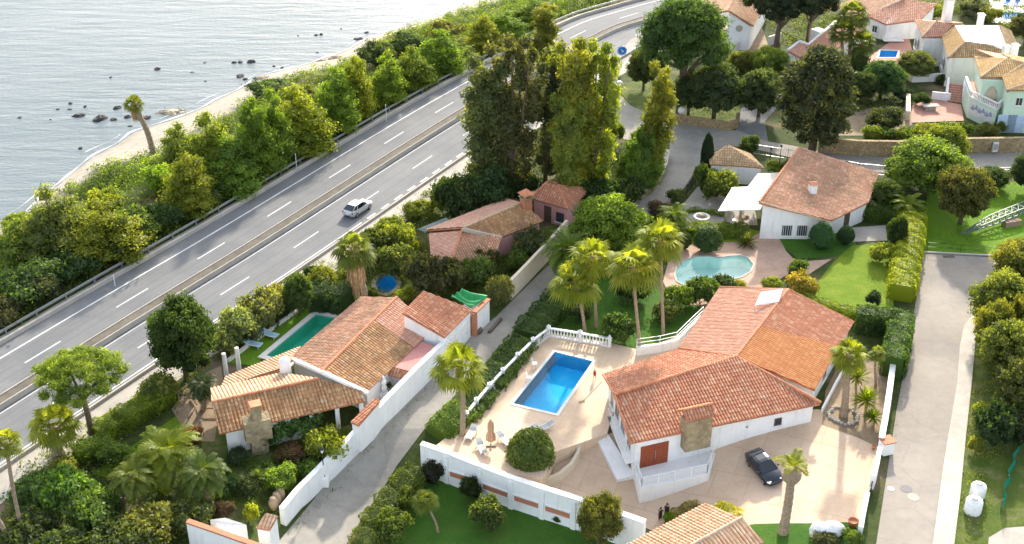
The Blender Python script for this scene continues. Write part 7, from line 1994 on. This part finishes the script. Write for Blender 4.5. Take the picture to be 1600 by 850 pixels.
a, b = P(540, 337), P(578, 324); h_ = ang(ROAD[int(np.argmin(((ROAD - np.array(a[:2])) ** 2).sum(1)))], ROAD[int(np.argmin(((ROAD - np.array(a[:2])) ** 2).sum(1))) + 1])
c = P(559, 331); car('silver_hatchback', (c.x, c.y, .014), h_, M['silver'], 'silver hatchback driving alone on the right highway carriageway', L=4.3)
a, b = P(1176, 714), P(1214, 760); c = (a + b) / 2; f = (b - a).normalized(); c.z = Tz(c.x, c.y) + .03
e = .5; nrm = Vector((Tz(c.x - e, c.y) - Tz(c.x + e, c.y), Tz(c.x, c.y - e) - Tz(c.x, c.y + e), 2 * e)).normalized(); f = (f - nrm * f.dot(nrm)).normalized(); s = nrm.cross(f)
car('black_coupe', c, 0, M['navy'], 'black coupe parked on the villa driveway', tilt=Matrix((f, s, nrm)).transposed().to_euler(), hatch=False, L=4.5)

# ------------------------------------------------------------------ terrace things
def lounger(name, p, rz, label, fabric, frame, group, back=.35):
    r = empty(name, p, label, 'sun lounger', group)
    prof = [(-.95, .30), (-.3, .30), (.25, .33), (.55, .42 + back * .3), (.95, .45 + back)]
    m = MB()
    for (x0, z0), (x1, z1) in zip(prof[:-1], prof[1:]): m.bar((x0, 0, z0), (x1, 0, z1), .62, .06)
    m.build('seat', M[fabric], r, loc=(0, 0, 0))
    m = MB()
    for sy in (-.31, .31):
        for (x0, z0), (x1, z1) in zip(prof[:-1], prof[1:]): m.bar((x0, sy, z0), (x1, sy, z1), .05, .09)
    m.build('frame', M[frame], r, loc=(0, 0, 0))
    for x in (-.75, .45):
        for sy in (-.31, .31): m = MB(); m.bar((x, sy, 0), (x + .06, sy, .33), .06, .05); m.build('leg', M[frame], r, loc=(0, 0, 0))
    r.rotation_euler = (0, 0, rz); return r
lounger('blue_lounger', P(420, 526), 2.75, 'pale blue sun lounger on the lawn nearer the dark hedge', 'lounger_blue', 'rail_white', 'blue sun loungers', .4).scale = (1.15,) * 3
lounger('blue_lounger', P(394, 541), 2.85, 'pale blue sun lounger on the lawn nearer the white pillars', 'lounger_blue', 'rail_white', 'blue sun loungers', .35).scale = (1.15,) * 3
for x, y, rz, lb in [(826, 676, .5, 'grey sling lounger behind the clipped bush, nearer the pool'), (851, 671, .55, 'second grey sling lounger behind the clipped bush'), (787, 690, 2.2, 'grey sling lounger right of the closed parasol'), (737, 680, 1.2, 'pale lounger behind the terrace palm trunk'), (752, 702, 1.9, 'pale lounger beside the yellow planting')]:
    lounger('terrace_lounger', Q(x, y, .1), rz, lb, 'lounger_grey', 'rail_white', 'grey loungers on the villa terrace', .12)
for x, y, lb in [(1573, 7, 'blue far lounger nearer the fence'), (1588, 7, 'blue far lounger nearer the corner')]:
    lounger('far_lounger', P(x, y) + Vector((0, 0, .03)), 1.0, lb, 'blue_cloth', 'rail_white', 'blue loungers beside the far pool', .5).scale = (1.3,) * 3
for x, y, lb in [(835, 573, 'small white side chair on the terrace by the balustrade'), (826, 595, 'low white stool near the pool edge')]:
    ch_ = empty('terrace_chair', Q(x, y, .1), lb, 'chair')
    m = MB(); m.box((0, 0, .42), (.5, .5, .06)); m.build('seat', M['rail_white'], ch_, loc=(0, 0, 0))
    m = MB(); m.box((-.24, 0, .68), (.05, .5, .46)); m.build('backrest', M['rail_white'], ch_, loc=(0, 0, 0))
    for sx in (-.2, .2):
        for sy in (-.2, .2): m = MB(); m.box((sx, sy, .2), (.05, .05, .4)); m.build('leg', M['rail_white'], ch_, loc=(0, 0, 0))
um = empty('parasol', Q(767, 698, .1), 'closed beige parasol standing on the villa terrace', 'parasol')
m = MB(); m.lathe([(.05, .75), (.42, .85), (.36, 1.3), (.22, 1.75), (.27, 2.1), (.24, 2.6), (.05, 3.0)], 16, wob=lambda k, i: 1 + (.22 if k % 2 else -.12)); m.build('canopy', M['umbrella'], um, loc=(0, 0, 0))
m = MB(); m.tube([(0, 0, 0), (0, 0, 3.1)], .03, 8); m.build('pole', M['grey_wood'], um, loc=(0, 0, 0))
m = MB(); m.bar((-.5, 0, .05), (.5, 0, .05), .1, .1); m.bar((0, -.5, .05), (0, .5, .05), .1, .1); m.build('base', M['dark_frame'], um, loc=(0, 0, 0))
m = MB(); q = Q(909, 628, .1); m.box((q.x, q.y, .12), (.55, .3, .03), .4); tag(m.build('pool_drain', M['stone'], None), 'small dark drain grate on the villa terrace', 'drain')
sw = empty('drain_channel', Q(939, 596, .1), 'thin pale channel running from the terrace drain to the villa', 'channel')
m = MB(); m.bar(Q(911, 626, .13), Q(940, 596, .13), .12, .06); m.build('channel', M['kerb'], sw)

# ------------------------------------------------------------------ people
def person(p, h, rz, top, legs, label, pose='stand', longhair=False):
    r = empty('person', p, label, 'person'); s = h / 1.7
    J = {0: (0, 0, .95), 1: (0, 0, 1.18), 2: (0, 0, 1.40), 3: (0, .01, 1.50), 4: (0, .02, 1.58), 5: (0, .03, 1.66)}
    V = [J[k] for k in range(6)]; E = [(0, 1), (1, 2), (2, 3), (3, 4), (4, 5)]; Rr = [.135, .125, .14, .055, .085, .075]
    def chain(root, pts, rad):
        q = root
        for a, b in zip(pts, rad): V.append(a); Rr.append(b); E.append((q, len(V) - 1)); q = len(V) - 1
        return q
    for sx in (-1, 1):
        st = .10 if pose == 'walk' else .0
        chain(0, [(sx * .10, 0, .88), (sx * .11, sx * st, .50), (sx * .11, sx * st * 1.7 - .02, .09), (sx * .12, sx * st * 1.7 + .13, .04)], [.085, .058, .042, .035])
        if pose == 'bent' and sx > 0: pts = [(sx * .2, 0, 1.38), (sx * .34, -.02, 1.16), (sx * .2, .2, 1.10)]
        else: pts = [(sx * .2, 0, 1.38), (sx * .26, -sx * st * .7, 1.10), (sx * .25, .08 - sx * st, .86)]
        e = chain(2, pts, [.052, .042, .030])
        w = Vector(V[e]); d = (w - Vector(V[e - 1])).normalized(); sd = Vector((1, 0, 0)) if abs(d.x) < .8 else Vector((0, 1, 0))
        for k in range(4): q = w + d * .05 + sd * (k - 1.5) * .020; chain(e, [tuple(q), tuple(q + d * (.07 + .01 * (k in (1, 2))) + Vector((0, .015, 0)))], [.010, .008])
        q = w + d * .02 - sd * .035; chain(e, [tuple(q + Vector((0, .02, 0)))], [.010])
    me = bpy.data.meshes.new('body'); me.from_pydata(V, E, []); o = link('body', me, r)
    sk = o.modifiers.new('skin', 'SKIN'); sk.use_smooth_shade = True
    for i, q in enumerate(Rr): me.skin_vertices[0].data[i].radius = (q, q)
    me.skin_vertices[0].data[0].use_root = True
    ss_ = o.modifiers.new('smooth', 'SUBSURF'); ss_.levels = 1; ss_.render_levels = 1
    me.materials.append(M['skin'])
    m = MB(); m.lathe([(.155, .86), (.165, .95), (.15, 1.1), (.18, 1.3), (.19, 1.40), (.08, 1.47)], 12, wob=lambda k, i: 1.0 + .22 * abs(math.cos(2 * math.pi * k / 12))); m.build('shirt', M[top], r, True, loc=(0, 0, 0))
    m = MB()
    for sx in (-1, 1): m.tube([(sx * .09, 0, .93), (sx * .11, 0, .62), (sx * .11, sx * (.1 if pose == 'walk' else 0), .35 if legs == 'cloth_black' else .6)], [.115, .085, .07], 8)
    m.build('trousers', M[legs], r, True, loc=(0, 0, 0))
    m = MB(); m.ball((0, .0, 1.66), (.105, .115, .10), 10, 8)
    if longhair: m.ball((0, -.07, 1.53), (.10, .05, .16), 10, 8)
    m.build('hair', M['hair'], r, True, loc=(0, 0, 0))
    m = MB()
    for sx in (-.035, .035): m.ball((sx, .105, 1.62), .012, 6, 5)
    m.ball((0, .122, 1.59), (.014, .022, .022), 6, 5); m.build('face', M['hair'], r, True, loc=(0, 0, 0))
    r.scale = (s, s, s); r.rotation_euler = (0, 0, rz); return r
person(Q(929, 593, .1), 1.15, 2.6, 'cloth_red', 'cloth_red', 'child in dark red swimwear standing at the blue pool edge', 'walk')
person(P(1031, 815), 1.55, .6, 'cloth_black', 'cloth_black', 'person in black with bent arm behind the gatehouse planting', 'bent')
person(P(1041, 810), 1.65, 2.8, 'cloth_black', 'cloth_black', 'person in black with long dark hair, nearer the gatehouse roof', 'stand', True)

# ------------------------------------------------------------------ street furniture and odds and ends
lp = empty('street_lamp', P(508, 758), 'black street lamp on a white plinth at the lane wall', 'street lamp')
m = MB(); m.box((0, 0, .5), (.75, .75, 1.0)); m.build('plinth', M['white'], lp, bevel=.03, loc=(0, 0, 0))
m = MB(); m.tube([(0, 0, 1.0), (0, 0, 1.3), (0, 0, 3.6)], [.09, .055, .04], 10); m.build('pole', M['black'], lp, loc=(0, 0, 0))
m = MB(); m.lathe([(.07, 3.6), (.20, 3.95), (.16, 4.0)], 6); m.build('lantern', M['lamp_clear'], lp, loc=(0, 0, 0))
m = MB(); m.lathe([(.25, 4.0), (.1, 4.2), (.02, 4.32)], 6); m.build('cap', M['black'], lp, loc=(0, 0, 0))
for x, y, lb in [(1217, 262, 'dark road lamp post behind the awning'), (1203, 250, 'short dark post left of the road lamp')]:
    p = P(x, y); m = MB(); m.tube([p, p + Vector((0, 0, 3.0 if x > 1210 else 1.6))], .05, 6); m.ball(p + Vector((0, 0, 3.1 if x > 1210 else 1.7)), .17, 8, 6); tag(m.build('lamp_post', M['black'], None), lb, 'lamp post')
def road_sign(px, top, lb, dia=.95, ry=0.0):
    p = P(*px); h = max(1.5, height_to(p, top)); r = empty('road_sign', p, lb, 'road sign')
    m = MB(); m.tube([(0, 0, 0), (0, 0, h + .3)], .04, 8); m.build('post', M['steel'], r, loc=(0, 0, 0))
    m = MB(); m.lathe([(0, 0), (dia / 2, 0), (dia / 2, .03), (0, .03)], 28); d = m.build('disc', M['sign_blue'], r, loc=(0, -.06, h)); d.rotation_euler = (R(90), 0, 0)
    m = MB(); m.lathe([(dia * .42, .033), (dia * .46, .033), (dia * .46, .036), (dia * .42, .036)], 28, cap=False)
    m.bar((-.16, .20, .037), (.10, -.10, .037), .12, .004); m.bar((.19, -.21, .037), (.19, .05, .037), .10, .004); m.bar((.20, -.20, .037), (-.06, -.20, .037), .10, .004); m.build('white_arrow', M['sign_white'], d, loc=(0, 0, 0))
    return r
road_sign((971, 103), 79, 'round blue sign with white arrow at the slip road', 1.5)
road_sign((823, 132), 101, 'blue round sign half hidden by the tall screen', 1.5)
for x, y, lb in [(1065, 186, 'white globe lamp on the stone-walled bank'), (967, 145, 'white globe lamp beside the slip road'), (1046, 505, 'white globe lamp in the palm garden')]:
    p = P(x, y); g_ = empty('globe_lamp', p, lb, 'lamp'); m = MB(); m.tube([(0, 0, 0), (0, 0, 1.0)], .05, 6); m.build('post', M['black'], g_, loc=(0, 0, 0))
    m = MB(); m.ball((0, 0, 1.25), .38 if y > 400 else .62, 14, 10); m.build('globe', M['frame'], g_, True, loc=(0, 0, 0))
m = MB(); p = P(1048, 284); 
bp_ = empty('cypress', P(1087, 300), 'tall narrow clipped dark cypress by the lane gate', 'cypress')
c = link('crown', KIND['ball'][0][2], bp_, (0, 0, .2)); c.scale = (.85, .85, 3.3); c.color = (.02, .035, .015, 1)
c.location = (1.9, 5.0, 0)
for x, y, r_, h, lb in [(1519, 800, .72, 1.15, 'larger white water tank, nearer the bottom'), (1526, 776, .66, 1.1, 'smaller white water tank behind the larger')]:
    p = P(x, y); tk = empty('water_tank', p, lb, 'tank', 'white water tanks on the verge'); m = MB(); m.lathe([(r_ * .94, 0), (r_, .15), (r_, h), (r_ * .9, h + .15), (.25, h + .25), (.25, h + .33), (.05, h + .34)], 22); m.build('body', M['tank'], tk, True, loc=(0, 0, 0))
    m = MB(); m.lathe([(.28, h + .33), (.28, h + .42), (.02, h + .45)], 14); m.build('lid', M['kerb'], tk, loc=(0, 0, 0))
for x, y, sc, lb in [(1332, 822, 1.0, 'large terracotta flower pot by the gate pier'), (1345, 818, .55, 'small reddish pot beside the large terracotta one'), (1365, 702, .5, 'little dark pot in the side bed')]:
    p = P(x, y); m = MB(); m.lathe([(.26 * sc, 0), (.42 * sc, .55 * sc), (.46 * sc, .62 * sc), (.38 * sc, .62 * sc), (.36 * sc, .5 * sc)], 18, p); tag(m.build('flower_pot', M['terracotta'], None, True), lb, 'flower pot')
for x, y, w, lb in [(1281, 836, .95, 'white cloth-wrapped planter rock, left of the pair'), (1302, 834, .9, 'white cloth-wrapped planter rock, right of the pair')]:
    p = P(x, y); m = MB(); m.ball((p.x, p.y, p.z + .45), (w, w * .8, .75), 14, 10, .12, x); tag(m.build('wrapped_planter', M['tank'], None, True), lb, 'planter')
for x, y, ty, w, c, lb in [(1288, 846, 830, 46, (.08, .09, .03), 'dry bush under the white planters'), (1330, 848, 826, 34, (.07, .12, .02), 'green bush beside the terracotta pot')]: plant('bush', 'gate_bush', x, y, ty, w, c, lb, 'bush')
# lattice mast lying in the meadow
lt = empty('lattice_mast', P(1500, 372), 'grey-green lattice steel mast lying across the meadow', 'mast')
a, b = P(1502, 371) + Vector((0, 0, .5)), P(1640, 322) + Vector((0, 0, 1.1)); d = (b - a).normalized(); s = Vector((d.y, -d.x, 0)).normalized(); u_ = s.cross(d); L = (b - a).length
def tri(t): w = .62 * min(1, t * 3 + .08); c_ = a.lerp(b, t); return [c_ + s * w, c_ - s * w, c_ + s * w * .9 + Vector((0, 0, .6 * min(1, t * 3))), c_ - s * w * .9 + Vector((0, 0, .6 * min(1, t * 3)))]
m = MB(); n = 14
for i in range(n):
    A_, B_ = tri(i / n), tri((i + 1) / n)
    for k in range(4): m.bar(A_[k], B_[k], .12, .12)
m.build('chord', M['green_steel'], lt)
m = MB()
for i in range(n + 1):
    A_ = tri(i / n); m.bar(A_[0], A_[1], .09, .09); m.bar(A_[2], A_[3], .09, .09); m.bar(A_[0], A_[2], .08, .08); m.bar(A_[1], A_[3], .08, .08)
    if i < n: B_ = tri((i + 1) / n); m.bar(A_[2], B_[3], .07, .07); m.bar(A_[0], B_[2], .07, .07)
m.build('lacing', M['green_steel'], lt)
m = MB(); c_ = P(1580, 352); m.box((c_.x, c_.y, .35), (2.2, .9, .7), .3); m.build('support', M['grey_wood'], lt)
wl_ = empty('garden_well', P(1096, 344), 'small round white stone well in the front yard', 'well')
m = MB(); m.lathe([(1.0, 0), (1.0, .55), (.72, .55), (.72, .1)], 18); m.build('ring', M['white_old'], wl_, loc=(0, 0, 0)); m = MB(); m.lathe([(.5, .5), (.25, .75), (.1, .8)], 10); m.build('spout', M['stone'], wl_, loc=(0, 0, 0))
# table and chairs under the awning
tb = empty('garden_table', P(1160, 348), 'round wooden table under the white awning', 'table'); m = MB(); m.lathe([(.0, .70), (.75, .70), (.75, .75), (0, .75)], 18); m.build('tabletop', M['grey_wood'], tb, loc=(0, 0, 0)); m = MB(); m.tube([(0, 0, 0), (0, 0, .7)], .08, 8); m.build('leg', M['grey_wood'], tb, loc=(0, 0, 0))
for k, (dx, dy, lb) in enumerate([(1.1, .2, 'white garden chair right of the awning table'), (-1.1, -.1, 'white garden chair left of the awning table'), (.1, 1.1, 'white garden chair behind the awning table')]):
    q = P(1160, 348) + Vector((dx, dy, 0)); c_ = empty('garden_chair', q, lb, 'chair', 'chairs under the awning')
    m = MB(); m.box((0, 0, .43), (.48, .48, .06)); m.build('seat', M['rail_white'], c_, loc=(0, 0, 0)); m = MB(); m.box((.22, 0, .72), (.06, .48, .55)); m.build('backrest', M['rail_white'], c_, loc=(0, 0, 0))
    for sx in (-.2, .2):
        for sy in (-.2, .2): m = MB(); m.box((sx, sy, .2), (.05, .05, .4)); m.build('leg', M['rail_white'], c_, loc=(0, 0, 0))
    c_.rotation_euler = (0, 0, math.atan2(dy, dx))
bb = empty('barbecue', P(1236, 436), 'small dark kettle grill on the brick patio', 'grill'); m = MB(); m.ball((0, 0, .8), (.4, .4, .35), 12, 8); m.build('kettle', M['black'], bb, True, loc=(0, 0, 0)); m = MB()
for k in range(3): m.bar((0, 0, .6), (.4 * math.cos(k * 2.1), .4 * math.sin(k * 2.1), 0), .05, .05)
m.build('leg_frame', M['black'], bb, loc=(0, 0, 0))
tt = empty('stone_table', P(1453, 172), 'pale slab table on the red terrace', 'table'); m = MB(); m.box((0, 0, .72), (2.4, 1.1, .12), .1); m.build('slab', M['kerb'], tt, loc=(0, 0, 0)); m = MB(); m.box((0, 0, .33), (1.5, .5, .66), .1); m.build('support', M['kerb'], tt, loc=(0, 0, 0))
sd2 = empty('deck_board', P(1394, 64) + Vector((0, 0, .03)), 'flat white deck board beside the tiny pool', 'board'); m = MB(); m.box((0, 0, .3), (3.2, 2.0, .12)); m.build('top', M['tank'], sd2, loc=(0, 0, 0)); m = MB(); m.box((0, 0, .12), (2.6, 1.4, .24)); m.build('support', M['kerb'], sd2, loc=(0, 0, 0))
ub = empty('utility_box', P(1551, 238), 'small white utility cabinet set in the long stone wall', 'cabinet'); m = MB(); m.box((0, -.5, 1.0), (.7, .35, 1.3)); m.build('body', M['frame'], ub, loc=(0, 0, 0)); m = MB(); m.box((0, -.69, 1.1), (.5, .03, .8)); m.build('door', M['steel'], ub, loc=(0, 0, 0))
# statue and well head in the small courtyard
sv = empty('statue', P(601, 625), 'white garden statue behind the lane wall', 'statue'); m = MB(); m.lathe([(.5, 0), (.5, .7), (.4, .75), (.4, 1.0)], 10); m.build('pedestal', M['white'], sv, loc=(0, 0, 0)); m = MB(); m.lathe([(.22, 1.0), (.30, 1.5), (.18, 1.75), (.26, 2.0), (.24, 2.3), (.08, 2.42), (.14, 2.6), (.02, 2.8)], 12); m.build('figure', M['white'], sv, True, loc=(0, 0, 0))
# stacked clay jars
for i, (x, y, lb) in enumerate([(428, 796, 'lowest of three pale clay jars in the lane wall corner'), (433, 788, 'middle of three pale clay jars'), (439, 780, 'top of three pale clay jars by the lane wall')]):
    p = P(x, y); m = MB(); m.lathe([(.22, 0), (.42, .5), (.40, .9), (.22, 1.15), (.27, 1.25)], 14, p); tag(m.build('clay_jar', M['ridge_pale'], None, True), lb, 'jar', 'clay jars by the lower gate')
# fallen timber frame in the wood yard
wd_ = empty('timber_frame', P(300, 650), 'collapsed weathered timber frame in the wood yard', 'timber'); m = MB(); g = random.Random(4)
for k in range(16):
    a_ = P(275 + g.random() * 55, 605 + g.random() * 70, .2); m.bar(a_ + Vector((0, 0, g.random() * .4)), a_ + Vector((g.uniform(-2, 2), g.uniform(-2, 2), g.uniform(0, .9))), .14, .14)
m.build('beam', M['grey_wood'], wd_)['kind'] = 'stuff'
lg_ = empty('timber_beam', P(795, 512), 'dark wooden beam lying along the lane edge', 'beam'); m = MB(); m.bar(P(764, 521, .15), P(783, 500, .15), .3, .3); m.build('beam', M['dark_frame'], lg_)
m = MB(); p = P(746, 519); m.lathe([(.45, 0), (.6, .25), (.5, .45), (.3, .5)], 14, p); tag(m.build('round_planter', M['dark_frame'], None, True), 'round dark planter at the garage pillar', 'planter')
# marker posts on the seaward verge
for x, y, lb in [(180, 447, 'white delineator post on the left seaward verge'), (464, 268, 'thin pale pole beside the bright tree pair'), (604, 190, 'thin pale pole under the close-set clump')]:
    p = P(x, y); m = MB(); m.tube([p, p + Vector((0, 0, 1.4 if x < 300 else 2.6))], .05, 6); tag(m.build('marker_post', M['frame'], None), lb, 'post')
pl = P(676, 335); m = MB(); m.tube([pl, pl + Vector((0, 0, 3.2))], .09, 7); tag(m.build('wooden_post', M['dark_frame'], None), 'dark wooden post at the end of the service road', 'post')
